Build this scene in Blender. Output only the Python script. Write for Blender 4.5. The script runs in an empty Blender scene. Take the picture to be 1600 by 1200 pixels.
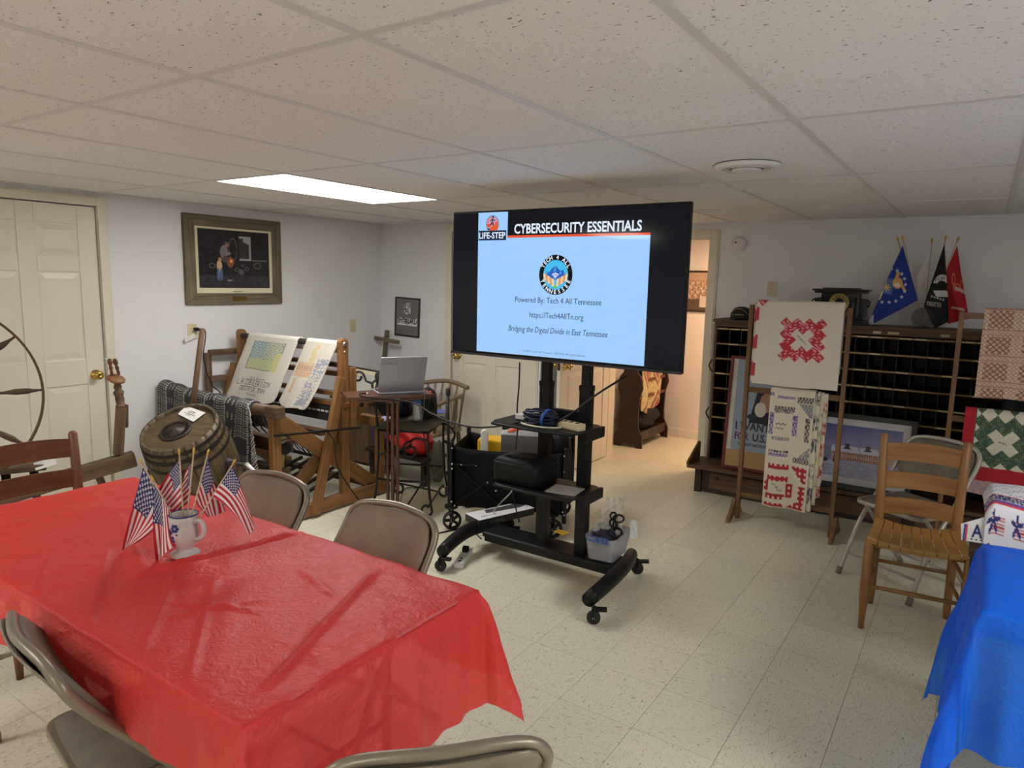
import bpy, math, random
import numpy as np
from mathutils import Vector, Matrix

random.seed(7); RNG = np.random.default_rng(7)
SC = bpy.context.scene
COL = SC.collection
PI = math.pi
H = 2.1165                     # ceiling height

# ------------------------------------------------------------------ camera
CP = Vector((0.0, 0.0, 1.607)); FPX = 1084.75
CR = Vector((0.82729, 0.56135, 0.02175)); CU = Vector((-0.10003, 0.10910, 0.98899)); CW = Vector((-0.55280, 0.82035, -0.14641))
CR.normalize(); CW = (CW - CR * CW.dot(CR)).normalized(); CU = CR.cross(CW).normalized()
cam_d = bpy.data.cameras.new('camera'); cam = bpy.data.objects.new('camera', cam_d); COL.objects.link(cam)
cam_d.sensor_fit = 'HORIZONTAL'; cam_d.sensor_width = 36.0; cam_d.lens = FPX / 1600 * 36.0
cam_d.clip_start = 0.05; cam_d.clip_end = 60
mm = Matrix((CR, CU, -CW)).transposed().to_4x4(); mm.translation = CP
cam.matrix_world = mm
SC.camera = cam

# ------------------------------------------------------------------ world, exposure
w = bpy.data.worlds.new('world'); SC.world = w; w.use_nodes = True
w.node_tree.nodes['Background'].inputs[0].default_value = (0.5, 0.48, 0.45, 1)
w.node_tree.nodes['Background'].inputs[1].default_value = 0.02
SC.view_settings.view_transform = 'Standard'; SC.view_settings.look = 'None'
SC.view_settings.gamma = 1.0; SC.view_settings.use_curve_mapping = False
SC.view_settings.exposure = 0.0
PANEL_E = 17.0                   # strength of the lit ceiling panel in view
PANEL_R = 26.0                  # strength of the lit panel right of the view
PANEL_B = 14.0                   # strength of the lit panels behind the camera
PANEL_COL = (1.0, 0.975, 0.945)
WARM_W = 24.0                   # warm lamp of the room beyond the doorway

# ------------------------------------------------------------------ measuring helpers (a photograph pixel to a point of the room)
def ray(px, py): return (CR * ((px - 800) / FPX) - CU * ((py - 600) / FPX) + CW)
def aty(px, py, y): r = ray(px, py); return CP + r * ((y - CP.y) / r.y)
def atx(px, py, x): r = ray(px, py); return CP + r * ((x - CP.x) / r.x)
def atz(px, py, z): r = ray(px, py); return CP + r * ((z - CP.z) / r.z)
def atd(px, py, d): return CP + ray(px, py) * d
def proj(p):
    d = Vector(p) - CP; z = d.dot(CW)
    return (800 + FPX * d.dot(CR) / z, 600 - FPX * d.dot(CU) / z, z)
def pyz(p, a): return (p[0] + a[0], p[1] + a[1], p[2] + a[2])

# ------------------------------------------------------------------ mesh collector
class G:
    def __init__(s): s.V = []; s.F = []; s.UV = []; s.S = []
    def add(s, vs, fs, uvs=None, smooth=False):
        b = len(s.V); s.V += [tuple(v) for v in vs]
        for k, f in enumerate(fs):
            s.F.append([b + i for i in f]); s.S.append(smooth)
            s.UV.append(list(uvs[k]) if uvs else [(0.0, 0.0)] * len(f))
        return s
    def box(s, c, d, R=None):
        c = Vector(c); hx, hy, hz = d[0] / 2, d[1] / 2, d[2] / 2
        vs = [Vector((x, y, z)) for x in (-hx, hx) for y in (-hy, hy) for z in (-hz, hz)]
        if R is not None: vs = [R @ v for v in vs]
        vs = [v + c for v in vs]
        fs = [(0, 1, 3, 2), (4, 6, 7, 5), (0, 4, 5, 1), (2, 3, 7, 6), (0, 2, 6, 4), (1, 5, 7, 3)]
        L = sorted(range(3), key=lambda i: -d[i])[0]
        uv = []
        loc = [(x, y, z) for x in (-hx, hx) for y in (-hy, hy) for z in (-hz, hz)]
        for f in fs:
            ax = [i for i in range(3) if max(loc[j][i] for j in f) - min(loc[j][i] for j in f) > 1e-9]
            if len(ax) < 2: ax = (ax + [i for i in range(3) if i not in ax])[:2]
            if L in ax: ax = [L] + [i for i in ax if i != L]
            o = c.x * 1.7 + c.y * 2.3 + c.z * 3.1
            uv.append([(loc[j][ax[0]] + o, loc[j][ax[1]] + o) for j in f])
        return s.add(vs, fs, uv)
    def beam(s, p, q, wd, ht, up=(0, 0, 1)):
        p = Vector(p); q = Vector(q); z = q - p; L = z.length; z.normalize()
        up = Vector(up)
        if abs(z.dot(up)) > 0.99: up = Vector((0, 1, 0))
        x = up.cross(z).normalized(); y = z.cross(x)
        R = Matrix((x, y, z)).transposed()
        return s.box((p + q) / 2, (wd, ht, L), R)
    def tube(s, pts, r, n=8, closed=False, caps=True, flat=1.0):
        P = [Vector(p) for p in pts]; m = len(P)
        rr = r if isinstance(r, (list, tuple)) else [r] * m
        T = []
        for i in range(m):
            a = P[(i - 1) % m] if (closed or i > 0) else P[i]; b = P[(i + 1) % m] if (closed or i < m - 1) else P[i]
            t = b - a; T.append(t.normalized() if t.length > 1e-9 else Vector((0, 0, 1)))
        up = Vector((0, 0, 1)) if abs(T[0].z) < 0.9 else Vector((0, 1, 0))
        x = up.cross(T[0]).normalized(); vs = []; ln = 0; lens = []
        for i in range(m):
            if i: ln += (P[i] - P[i - 1]).length
            lens.append(ln)
            x = (x - T[i] * x.dot(T[i])); x = x.normalized() if x.length > 1e-6 else Vector((1, 0, 0)); y = T[i].cross(x)
            for k in range(n):
                a = 2 * PI * k / n; vs.append(P[i] + (x * math.cos(a) + y * math.sin(a) * flat) * rr[i])
        fs = []; uv = []
        for i in range(m if closed else m - 1):
            j = (i + 1) % m; l0 = lens[i]; l1 = lens[j] if j else ln + (P[0] - P[-1]).length
            for k in range(n):
                k2 = (k + 1) % n; fs.append((i * n + k, i * n + k2, j * n + k2, j * n + k))
                c0 = k / n * 2 * PI * rr[i]; c1 = (k + 1) / n * 2 * PI * rr[i]
                uv.append([(l0, c0), (l0, c1), (l1, c1), (l1, c0)])
        s.add(vs, fs, uv, True)
        if caps and not closed:
            b = len(s.V) - len(vs)
            for f in ([b + k for k in range(n)][::-1], [b + (m - 1) * n + k for k in range(n)]):
                s.F.append(f); s.S.append(False); s.UV.append([(0, 0)] * n)
        return s
    def lathe(s, prof, n=16, M=None, sm=True, arc=2 * PI):
        vs = []; fs = []; uv = []; full = abs(arc - 2 * PI) < 1e-6; nn = n if full else n + 1; ln = 0
        lens = [0]
        for i in range(1, len(prof)): lens.append(lens[-1] + math.hypot(prof[i][0] - prof[i - 1][0], prof[i][1] - prof[i - 1][1]))
        for (r, z) in prof:
            for k in range(nn):
                a = arc * k / n; v = Vector((r * math.cos(a), r * math.sin(a), z)); vs.append(M @ v if M is not None else v)
        for i in range(len(prof) - 1):
            for k in range(n):
                k2 = (k + 1) % nn; fs.append((i * nn + k, i * nn + k2, (i + 1) * nn + k2, (i + 1) * nn + k))
                R0 = max(prof[i][0], prof[i + 1][0]); a0 = k / n * arc * R0; a1 = (k + 1) / n * arc * R0
                uv.append([(lens[i], a0), (lens[i], a1), (lens[i + 1], a1), (lens[i + 1], a0)])
        return s.add(vs, fs, uv, sm)
    def prism(s, poly, t, M=None):
        n = len(poly); vs = [Vector((x, y, -t / 2)) for x, y in poly] + [Vector((x, y, t / 2)) for x, y in poly]
        if M is not None: vs = [M @ v for v in vs]
        fs = [tuple(range(n))[::-1], tuple(range(n, 2 * n))] + [(i, (i + 1) % n, n + (i + 1) % n, n + i) for i in range(n)]
        pl = [(x, y) for x, y in poly]
        uv = [pl[::-1], pl] + [[pl[i], pl[(i + 1) % n], (pl[(i + 1) % n][0], pl[(i + 1) % n][1] + t), (pl[i][0], pl[i][1] + t)] for i in range(n)]
        return s.add(vs, fs, uv)
    def grid(s, P, sm=True):
        n, m = P.shape[0], P.shape[1]; vs = P.reshape(-1, 3).tolist(); fs = []; uv = []
        for i in range(n - 1):
            for j in range(m - 1):
                fs.append((i * m + j, (i + 1) * m + j, (i + 1) * m + j + 1, i * m + j + 1))
                uv.append([(i / (n - 1), j / (m - 1)), ((i + 1) / (n - 1), j / (m - 1)), ((i + 1) / (n - 1), (j + 1) / (m - 1)), (i / (n - 1), (j + 1) / (m - 1))])
        return s.add(vs, fs, uv, sm)
    def ball(s, c, r, sc=(1, 1, 1), n=12, m=8, R=None):
        M = Matrix.Translation(c) @ (R.to_4x4() if R is not None else Matrix.Identity(4)) @ Matrix.Diagonal((sc[0], sc[1], sc[2], 1))
        return s.lathe([(max(1e-5, r * math.sin(PI * i / m)), -r * math.cos(PI * i / m)) for i in range(m + 1)], n, M)
    def cyl(s, p, q, r, n=14): return s.tube([p, q], r, n)

def frame_m(o, x, y):
    """matrix with origin o, local x and y along the given directions"""
    x = Vector(x).normalized(); z = x.cross(Vector(y)).normalized(); y = z.cross(x)
    M = Matrix((x, y, z)).transposed().to_4x4(); M.translation = Vector(o); return M

def round_rect(wd, ht, r, n=5):
    out = []
    for cx, cy, a0 in ((wd / 2 - r, ht / 2 - r, 0), (-wd / 2 + r, ht / 2 - r, PI / 2), (-wd / 2 + r, -ht / 2 + r, PI), (wd / 2 - r, -ht / 2 + r, 1.5 * PI)):
        out += [(cx + r * math.cos(a0 + PI / 2 * k / n), cy + r * math.sin(a0 + PI / 2 * k / n)) for k in range(n + 1)]
    return out
def spline(pts, n=8):
    P = [Vector(p) for p in pts]; out = []
    for i in range(len(P) - 1):
        a = P[max(i - 1, 0)]; b = P[i]; c = P[i + 1]; d = P[min(i + 2, len(P) - 1)]
        for k in range(n):
            t = k / n
            out.append(0.5 * ((2 * b) + (c - a) * t + (2 * a - 5 * b + 4 * c - d) * t * t + (3 * b - a - 3 * c + d) * t ** 3))
    out.append(P[-1]); return out

# ------------------------------------------------------------------ objects, parts, labels
RM = {}
def tag(o, label=None, cat=None, group=None, kind=None):
    if label: o['label'] = label
    if cat: o['category'] = cat
    if group: o['group'] = group
    if kind: o['kind'] = kind
    return o
def thing(name, label, cat, loc=(0, 0, 0), rotz=0.0, group=None, local=False):
    o = bpy.data.objects.new(name, None); COL.objects.link(o); o.empty_display_size = 0.1
    o.location = loc; o.rotation_euler = (0, 0, rotz)
    RM[o.name] = None if local else (Matrix.Translation(loc) @ Matrix.Rotation(rotz, 4, 'Z')).inverted()
    return tag(o, label, cat, group)
def mesh_of(name, g, mat, inv=None):
    me = bpy.data.meshes.new(name)
    V = g.V if inv is None else [tuple(inv @ Vector(v)) for v in g.V]
    me.from_pydata(V, [], g.F)
    me.polygons.foreach_set('use_smooth', g.S)
    uvl = me.uv_layers.new(name='UVMap')
    uvl.data.foreach_set('uv', np.array([c for f in g.UV for p in f for c in p], dtype=np.float32))
    me.materials.append(mat); me.update()
    return me
def obj(name, g, mat, parent=None, bev=0.0, label=None, kind=None, col=None, solid=0.0):
    inv = None; org = None
    if parent is not None: inv = RM.get(parent.name)
    else:
        a = np.array(g.V); org = Vector(((a[:, 0].min() + a[:, 0].max()) / 2, (a[:, 1].min() + a[:, 1].max()) / 2, a[:, 2].min()))
        inv = Matrix.Translation(org).inverted()
    me = mesh_of(name, g, mat, inv)
    if col is not None:
        at = me.color_attributes.new(name='Col', type='FLOAT_COLOR', domain='POINT')
        cc = np.ones((len(g.V), 4), np.float32); cc[:len(col), :3] = col
        at.data.foreach_set('color', cc.ravel())
    o = bpy.data.objects.new(name, me); COL.objects.link(o)
    if parent is not None: o.parent = parent; RM[o.name] = inv
    else: o.location = org; RM[o.name] = inv
    if solid:
        md = o.modifiers.new('thick', 'SOLIDIFY'); md.thickness = solid; md.offset = 0
    if bev:
        md = o.modifiers.new('edge', 'BEVEL'); md.width = bev; md.segments = 2; md.limit_method = 'ANGLE'; md.angle_limit = 0.7
    if label: o['label'] = label
    if kind: o['kind'] = kind
    return o
def struct(name, g, mat, parent=None, **kw):
    o = obj(name, g, mat, parent, **kw)
    if parent is None: o['kind'] = 'structure'
    return o
def copy_tree(o, parent=None, inv=None):
    c = o.copy(); COL.objects.link(c); RM[c.name] = RM.get(o.name)
    if parent is not None: c.parent = parent
    for ch in list(o.children): copy_tree(ch, c)
    return c
def text(s, size, mat, parent, M, name='lettering', ext=0.0004, bold=0.0, shear=0.0, align='CENTER', sx=1.0):
    cu = bpy.data.curves.new('t', 'FONT'); cu.body = s; cu.size = size; cu.extrude = ext; cu.offset = bold; cu.shear = shear
    cu.align_x = align; cu.align_y = 'CENTER'; cu.resolution_u = 3
    t = bpy.data.objects.new('t', cu); COL.objects.link(t)
    dg = bpy.context.evaluated_depsgraph_get(); me = bpy.data.meshes.new_from_object(t.evaluated_get(dg))
    bpy.data.objects.remove(t); bpy.data.curves.remove(cu)
    inv = RM.get(parent.name); MM = M @ Matrix.Diagonal((sx, 1, 1, 1))
    me.transform(inv @ MM if inv is not None else MM)
    me.materials.clear(); me.materials.append(mat); me.name = name
    o = bpy.data.objects.new(name, me); COL.objects.link(o); o.parent = parent; RM[o.name] = inv
    return o

def text_fit(s, w_, h_, mat, parent, M, name='lettering', bold=0.0, shear=0.0, ext=0.0004):
    o = text(s, 1.0, mat, parent, M, name, ext=.0001, bold=bold, shear=shear); inv = RM.get(parent.name); MM = (inv @ M) if inv is not None else M
    me = o.data; me.transform(MM.inverted()); a = np.array([v.co for v in me.vertices]); lo = a.min(0); hi = a.max(0); c = (lo + hi) / 2; d = hi - lo
    me.transform(Matrix.Diagonal((w_ / d[0], h_ / d[1], ext / max(d[2], 1e-6), 1)) @ Matrix.Translation(-Vector(c))); me.transform(MM); return o

def dashes(w_, h_, mat, parent, M, name='small_print', seed=1):
    """a line of print too small to read in the photograph: short ink strokes"""
    rg = np.random.default_rng(seed); g = G(); x = -w_ / 2
    while x < w_ / 2:
        l = h_ * rg.uniform(.5, 2.2); hh = h_ * rg.uniform(.45, .9); l = min(l, w_ / 2 - x)
        g.box(M @ Vector((x + l / 2, 0, 0)), (l, hh, .0006), M.to_3x3()); x += l + h_ * rg.uniform(.25, .8)
    return obj(name, g, mat, parent, kind='stuff')

# ------------------------------------------------------------------ materials
def L1(c): c = c / 255.0; return c / 12.92 if c <= 0.04045 else ((c + 0.055) / 1.055) ** 2.4
def S(r, g, b): return (L1(r), L1(g), L1(b))
def nm(name):
    m = bpy.data.materials.new(name); m.use_nodes = True; nt = m.node_tree
    return m, nt, nt.nodes['Principled BSDF']
def node(nt, t, **kw):
    n = nt.nodes.new(t)
    for k, v in kw.items():
        if k.startswith('i_'): n.inputs[int(k[2:]) if k[2:].isdigit() else k[2:].replace('_', ' ')].default_value = v
        else: setattr(n, k, v)
    return n
def ramp(nt, stops):
    r = nt.nodes.new('ShaderNodeValToRGB'); e = r.color_ramp.elements
    e[0].position = stops[0][0]; e[0].color = (*stops[0][1], 1); e[1].position = stops[-1][0]; e[1].color = (*stops[-1][1], 1)
    for p, c in stops[1:-1]: x = e.new(p); x.color = (*c, 1)
    return r
def coords(nt, kind, scale=(1, 1, 1), rnd=False):
    if kind == 'World': s = nt.nodes.new('ShaderNodeNewGeometry').outputs['Position']
    else: s = nt.nodes.new('ShaderNodeTexCoord').outputs[kind]
    mp = node(nt, 'ShaderNodeMapping'); mp.inputs['Scale'].default_value = scale
    nt.links.new(s, mp.inputs['Vector'])
    if rnd:
        oi = nt.nodes.new('ShaderNodeObjectInfo'); mu = node(nt, 'ShaderNodeMath', operation='MULTIPLY', i_1=37.0)
        nt.links.new(oi.outputs['Random'], mu.inputs[0]); nt.links.new(mu.outputs[0], mp.inputs['Location'])
    return mp.outputs[0]
def bump(nt, b, h, strength, dist=0.01):
    n = node(nt, 'ShaderNodeBump'); n.inputs['Strength'].default_value = strength; n.inputs['Distance'].default_value = dist
    nt.links.new(h, n.inputs['Height']); nt.links.new(n.outputs[0], b.inputs['Normal'])
def plain(name, c, rough=0.5, metal=0.0, var=0.12, scale=8.0, bmp=0.0, bscale=60.0, kind='Object', spec=None, **kw):
    """one colour with soft mottling and an optional fine relief"""
    m, nt, b = nm(name); co = coords(nt, kind, rnd=True)
    nz = node(nt, 'ShaderNodeTexNoise'); nz.inputs['Scale'].default_value = scale; nz.inputs['Detail'].default_value = 4
    nt.links.new(co, nz.inputs['Vector'])
    r = ramp(nt, [(0.3, tuple(x * (1 - var) for x in c)), (0.7, tuple(min(1, x * (1 + var)) for x in c))])
    nt.links.new(nz.outputs[0], r.inputs[0]); nt.links.new(r.outputs[0], b.inputs['Base Color'])
    b.inputs['Roughness'].default_value = rough; b.inputs['Metallic'].default_value = metal
    if spec is not None: b.inputs['Specular IOR Level'].default_value = spec
    if bmp:
        n2 = node(nt, 'ShaderNodeTexNoise'); n2.inputs['Scale'].default_value = bscale; n2.inputs['Detail'].default_value = 3
        nt.links.new(co, n2.inputs['Vector']); bump(nt, b, n2.outputs[0], bmp)
    for k, v in kw.items(): b.inputs[k.replace('_', ' ')].default_value = v
    return m
def wood(name, c1, c2, rough=0.45, sc=(3, 45), wear=0.0):
    """grain that runs along each piece (metric UVs, u along the length)"""
    m, nt, b = nm(name); co = coords(nt, 'UV', (sc[0], sc[1], 1), rnd=True)
    nz = node(nt, 'ShaderNodeTexNoise'); nz.inputs['Scale'].default_value = 1.0; nz.inputs['Detail'].default_value = 6; nz.inputs['Distortion'].default_value = 0.6
    nt.links.new(co, nz.inputs['Vector'])
    r = ramp(nt, [(0.28, c1), (0.5, tuple((a + d) / 2 for a, d in zip(c1, c2))), (0.72, c2)])
    nt.links.new(nz.outputs[0], r.inputs[0])
    oc = coords(nt, 'Object'); n3 = node(nt, 'ShaderNodeTexNoise'); n3.inputs['Scale'].default_value = 5; nt.links.new(oc, n3.inputs['Vector'])
    mx = node(nt, 'ShaderNodeMix', data_type='RGBA', blend_type='MULTIPLY'); mx.inputs[0].default_value = 0.35
    r3 = ramp(nt, [(0.35, (0.55, 0.55, 0.55)), (0.65, (1.15, 1.12, 1.1))]); nt.links.new(n3.outputs[0], r3.inputs[0])
    nt.links.new(r.outputs[0], mx.inputs[6]); nt.links.new(r3.outputs[0], mx.inputs[7]); nt.links.new(mx.outputs[2], b.inputs['Base Color'])
    b.inputs['Roughness'].default_value = rough; bump(nt, b, nz.outputs[0], 0.25, 0.002)
    return m
def printed(name, rough=0.85, weave=0.0, wscale=700.0, sheen=0.0, dirt=0.0):
    """flat print: colours of the vertices, with a fine weave as relief"""
    m, nt, b = nm(name); a = node(nt, 'ShaderNodeAttribute', attribute_name='Col')
    nt.links.new(a.outputs['Color'], b.inputs['Base Color']); b.inputs['Roughness'].default_value = rough
    if weave:
        co = coords(nt, 'Object'); nz = node(nt, 'ShaderNodeTexNoise'); nz.inputs['Scale'].default_value = wscale
        nt.links.new(co, nz.inputs['Vector']); bump(nt, b, nz.outputs[0], weave, 0.004)
    return m
def glow(name, c, e=1.0, rough=0.035):
    m, nt, b = nm(name); nz = node(nt, 'ShaderNodeTexNoise'); nz.inputs['Scale'].default_value = 400
    r = ramp(nt, [(0.0, tuple(x * 0.98 for x in c)), (1.0, c)]); nt.links.new(coords(nt, 'Object'), nz.inputs['Vector']); nt.links.new(nz.outputs[0], r.inputs[0])
    b.inputs['Base Color'].default_value = (0.004, 0.004, 0.005, 1); b.inputs['Roughness'].default_value = rough; b.inputs['Specular IOR Level'].default_value = 0.2
    nt.links.new(r.outputs[0], b.inputs['Emission Color']); b.inputs['Emission Strength'].default_value = e
    return m
def clear(name, c=(0.95, 0.97, 1.0), rough=0.05, mixw=0.75, body=1.0):
    """clear plastic or glass: mostly see-through with a glossy skin"""
    m, nt, b = nm(name); tr = node(nt, 'ShaderNodeBsdfTransparent'); tr.inputs[0].default_value = (*c, 1)
    b.inputs['Base Color'].default_value = (*[x * body for x in c], 1); b.inputs['Roughness'].default_value = rough
    nz = node(nt, 'ShaderNodeTexNoise'); nz.inputs['Scale'].default_value = 14; nt.links.new(coords(nt, 'Object'), nz.inputs['Vector']); bump(nt, b, nz.outputs[0], 0.5, 0.01)
    mx = node(nt, 'ShaderNodeMixShader'); mx.inputs[0].default_value = mixw
    nt.links.new(b.outputs[0], mx.inputs[1]); nt.links.new(tr.outputs[0], mx.inputs[2]); nt.links.new(mx.outputs[0], nt.nodes['Material Output'].inputs[0])
    return m
# ------------------------------------------------------------------ shared materials
WALLM = plain('wall_paint', (0.78, 0.77, 0.775), 0.6, var=0.02, scale=2, bmp=0.08, bscale=160, kind='World')
FARM = plain('far_room_paint', (0.78, 0.72, 0.66), 0.6, var=0.03, scale=2, bmp=0.05, bscale=120, kind='World')
TRIMM = plain('cream_trim_paint', S(226, 217, 194), 0.38, var=0.03, scale=4)
DOORM = plain('cream_door_paint', S(226, 218, 198), 0.36, var=0.03, scale=3, bmp=0.04, bscale=40)
BRASS = plain('brass', S(206, 170, 96), 0.22, 1.0, var=0.1)
PLATEM = plain('ivory_plastic', S(214, 200, 160), 0.35, var=0.03)
WHITEP = plain('white_plastic', S(226, 225, 220), 0.35, var=0.03)
BLACKP = plain('black_plastic', (0.008, 0.008, 0.009), 0.42, var=0.2, spec=.25)
BLACKM = plain('black_powder_coat', (0.007, 0.007, 0.008), 0.42, var=0.2, bmp=0.06, bscale=500, spec=.28)
SCREW = plain('steel', (0.6, 0.6, 0.6), 0.3, 1.0)
RUBBER = plain('black_rubber', (0.015, 0.015, 0.015), 0.7)
INK = plain('black_ink', (0.012, 0.012, 0.014), 0.7)
PRINT = printed('printed_colours', 0.75)
CLOTHP = printed('printed_cloth', 0.9, weave=0.35, wscale=500)
QUILTP = printed('quilted_cotton', 0.95, weave=0.6, wscale=90)
GLASSP = printed('print_under_glass', 0.2)

def floor_mat():
    m, nt, b = nm('speckled_vinyl_tile')
    oi = nt.nodes.new('ShaderNodeObjectInfo'); ge = nt.nodes.new('ShaderNodeNewGeometry')
    gt = node(nt, 'ShaderNodeMath', operation='GREATER_THAN', i_1=0.5); nt.links.new(oi.outputs['Random'], gt.inputs[0])
    an = node(nt, 'ShaderNodeMath', operation='MULTIPLY', i_1=PI / 2); nt.links.new(gt.outputs[0], an.inputs[0])
    vr = node(nt, 'ShaderNodeVectorRotate', rotation_type='Z_AXIS'); nt.links.new(ge.outputs['Position'], vr.inputs['Vector']); nt.links.new(an.outputs[0], vr.inputs['Angle'])
    mp = node(nt, 'ShaderNodeMapping'); mp.inputs['Scale'].default_value = (55, 190, 1); nt.links.new(vr.outputs[0], mp.inputs['Vector'])
    n1 = node(nt, 'ShaderNodeTexNoise'); n1.inputs['Scale'].default_value = 1; n1.inputs['Detail'].default_value = 4; n1.inputs['Distortion'].default_value = 1.2; nt.links.new(mp.outputs[0], n1.inputs['Vector'])
    cb, cd, cl = S(224, 220, 196), S(146, 136, 106), S(242, 238, 224)
    r = ramp(nt, [(0.0, cd), (0.30, cd), (0.42, cb), (0.62, cb), (0.75, cl), (1.0, cl)]); nt.links.new(n1.outputs[0], r.inputs[0])
    n2 = node(nt, 'ShaderNodeTexNoise'); n2.inputs['Scale'].default_value = 0.9; nt.links.new(ge.outputs['Position'], n2.inputs['Vector'])
    r2 = ramp(nt, [(0.3, (0.9, 0.9, 0.88)), (0.7, (1.03, 1.03, 1.03))]); nt.links.new(n2.outputs[0], r2.inputs[0])
    mx = node(nt, 'ShaderNodeMix', data_type='RGBA', blend_type='MULTIPLY'); mx.inputs[0].default_value = 1
    nt.links.new(r.outputs[0], mx.inputs[6]); nt.links.new(r2.outputs[0], mx.inputs[7])
    va = node(nt, 'ShaderNodeMapRange'); va.inputs['To Min'].default_value = 0.95; va.inputs['To Max'].default_value = 1.03; nt.links.new(oi.outputs['Random'], va.inputs[0])
    m2 = node(nt, 'ShaderNodeMix', data_type='RGBA', blend_type='MULTIPLY'); m2.inputs[0].default_value = 1
    nt.links.new(mx.outputs[2], m2.inputs[6]); nt.links.new(va.outputs[0], m2.inputs[7]); nt.links.new(m2.outputs[2], b.inputs['Base Color'])
    b.inputs['Roughness'].default_value = 0.36; b.inputs['Specular IOR Level'].default_value = 0.4
    n3 = node(nt, 'ShaderNodeTexNoise'); n3.inputs['Scale'].default_value = 9; nt.links.new(ge.outputs['Position'], n3.inputs['Vector']); bump(nt, b, n3.outputs[0], 0.08, 0.02)
    return m
def ceil_mat():
    m, nt, b = nm('fissured_ceiling_board')
    ge = nt.nodes.new('ShaderNodeNewGeometry')
    mp = node(nt, 'ShaderNodeMapping'); mp.inputs['Scale'].default_value = (85, 150, 1); nt.links.new(ge.outputs['Position'], mp.inputs['Vector'])
    n1 = node(nt, 'ShaderNodeTexNoise'); n1.inputs['Scale'].default_value = 1; n1.inputs['Detail'].default_value = 2.5; n1.inputs['Distortion'].default_value = 0.8; nt.links.new(mp.outputs[0], n1.inputs['Vector'])
    c = (0.83, 0.81, 0.79); r = ramp(nt, [(0.0, S(90, 82, 74)), (0.295, S(105, 95, 85)), (0.345, c), (1.0, c)]); nt.links.new(n1.outputs[0], r.inputs[0])
    nt.links.new(r.outputs[0], b.inputs['Base Color']); b.inputs['Roughness'].default_value = 0.9; b.inputs['Specular IOR Level'].default_value = 0.1
    bump(nt, b, r.outputs[0], 0.5, 0.003)
    return m
FLOORM = floor_mat(); CEILM = ceil_mat()
GRIDM = plain('ceiling_grid_enamel', (0.68, 0.66, 0.63), 0.4, var=0.03)
SEAMM = plain('tile_seam', S(110, 98, 76), 0.9)

# ------------------------------------------------------------------ room extents
XL, YB1, XJ, YB2, XR, YN = -4.9, 4.95, -3.05, 5.78, 2.6, -2.6     # left wall, near part of back wall, jog, rear wall, right wall, wall behind camera
FX0, FX1, FY = -3.0, -0.9, 7.03                                  # the room beyond the doorway
# floor
g = G(); g.box(((XL + XR) / 2, (YN + FY) / 2, -0.055), (XR - XL + 0.4, FY - YN + 0.4, 0.1))
floor = struct('floor', g, SEAMM)
T = 0.3048; fx0, fy0 = -1.2208, 2.1936; cells = []
for i in range(-14, 14):
    for j in range(-17, 17):
        x = fx0 + (i + .5) * T; y = fy0 + (j + .5) * T
        room = (XL < x < XR and YN < y < YB1) or (XJ < x < XR and y < YB2 + .1) or (FX0 < x < FX1 and y < FY)
        if not room: continue
        a = -1
        if (Vector((x, y, 0)) - CP).dot(CW) > .3:
            px, py, d = proj((x, y, 0))
            if -60 < px < 1660 and 600 < py < 1280: a = 1 / d ** 3
        cells.append((a, x, y))
cells.sort(reverse=True)
gt = G(); e = T / 2 - 0.0008
gt.add([(-e, -e, .005), (e, -e, .005), (e, e, .005), (-e, e, .005), (-e, -e, 0), (e, -e, 0), (e, e, 0), (-e, e, 0)], [(0, 1, 2, 3), (4, 5, 1, 0), (5, 6, 2, 1), (6, 7, 3, 2), (7, 4, 0, 3)])
tm = mesh_of('floor_tile', gt, FLOORM); rest = G(); k = 0
for a, x, y in cells:
    if a > 0 and k < 290:
        o = bpy.data.objects.new('floor_tile', tm); COL.objects.link(o); o.parent = floor
        o.location = (x - floor.location.x, y - floor.location.y, -0.005 - floor.location.z); k += 1
    else:
        rest.add([(v[0] + x, v[1] + y, v[2] - 0.005) for v in gt.V], gt.F)
o = obj('floor_tiles', rest, FLOORM, floor, kind='stuff')

# ceiling: slab, lay-in boards, grid
g = G(); g.box(((XL + XR) / 2, (YN + FY) / 2, H + 0.09), (XR - XL + 0.4, FY - YN + 0.4, 0.1))
ceiling = struct('ceiling', g, SEAMM)
gx0, gy0, TX, TY = -2.9853, -0.1035, 0.6096, 1.2192
def clampt(a0, a1, lo, hi): return max(a0, lo), min(a1, hi)
LIT = {(-1, 2), (-1, -1), (7, 1), (4, -2)}
bx = {}
for i in range(-4, 11):
    for j in range(-3, 7):
        x0, x1 = clampt(gx0 + i * TX + .011, gx0 + (i + 1) * TX - .011, XL + .02, XR - .02); y0, y1 = clampt(gy0 + j * TY + .011, gy0 + (j + 1) * TY - .011, YN + .02, FY - .02)
        if j == 4 and (x0 + x1) / 2 < XJ: y1 = min(y1, YB1)
        if x1 - x0 < .05 or y1 - y0 < .05 or (i, j) in LIT: continue
        if (x0 + x1) / 2 < XJ + .05 and y0 > YB1: continue
        g = G(); g.box(((x0 + x1) / 2, (y0 + y1) / 2, H + .012), (x1 - x0, y1 - y0, .016))
        obj('ceiling_tile', g, CEILM, ceiling)
for i in range(-3, 10):
    x = gx0 + i * TX; g = G(); g.box((x, (YN + (FY if x > FX0 else YB1)) / 2, H + .003), (.024, (FY if x > FX0 else YB1) - YN, .006)); obj('grid_runner', g, GRIDM, ceiling)
for j in range(-2, 6):
    y = gy0 + j * TY; x0 = XL if y < YB1 else XJ
    g = G(); g.box(((x0 + XR) / 2, y, H + .0045), (XR - x0, .024, .006)); obj('grid_runner', g, GRIDM, ceiling)

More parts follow.
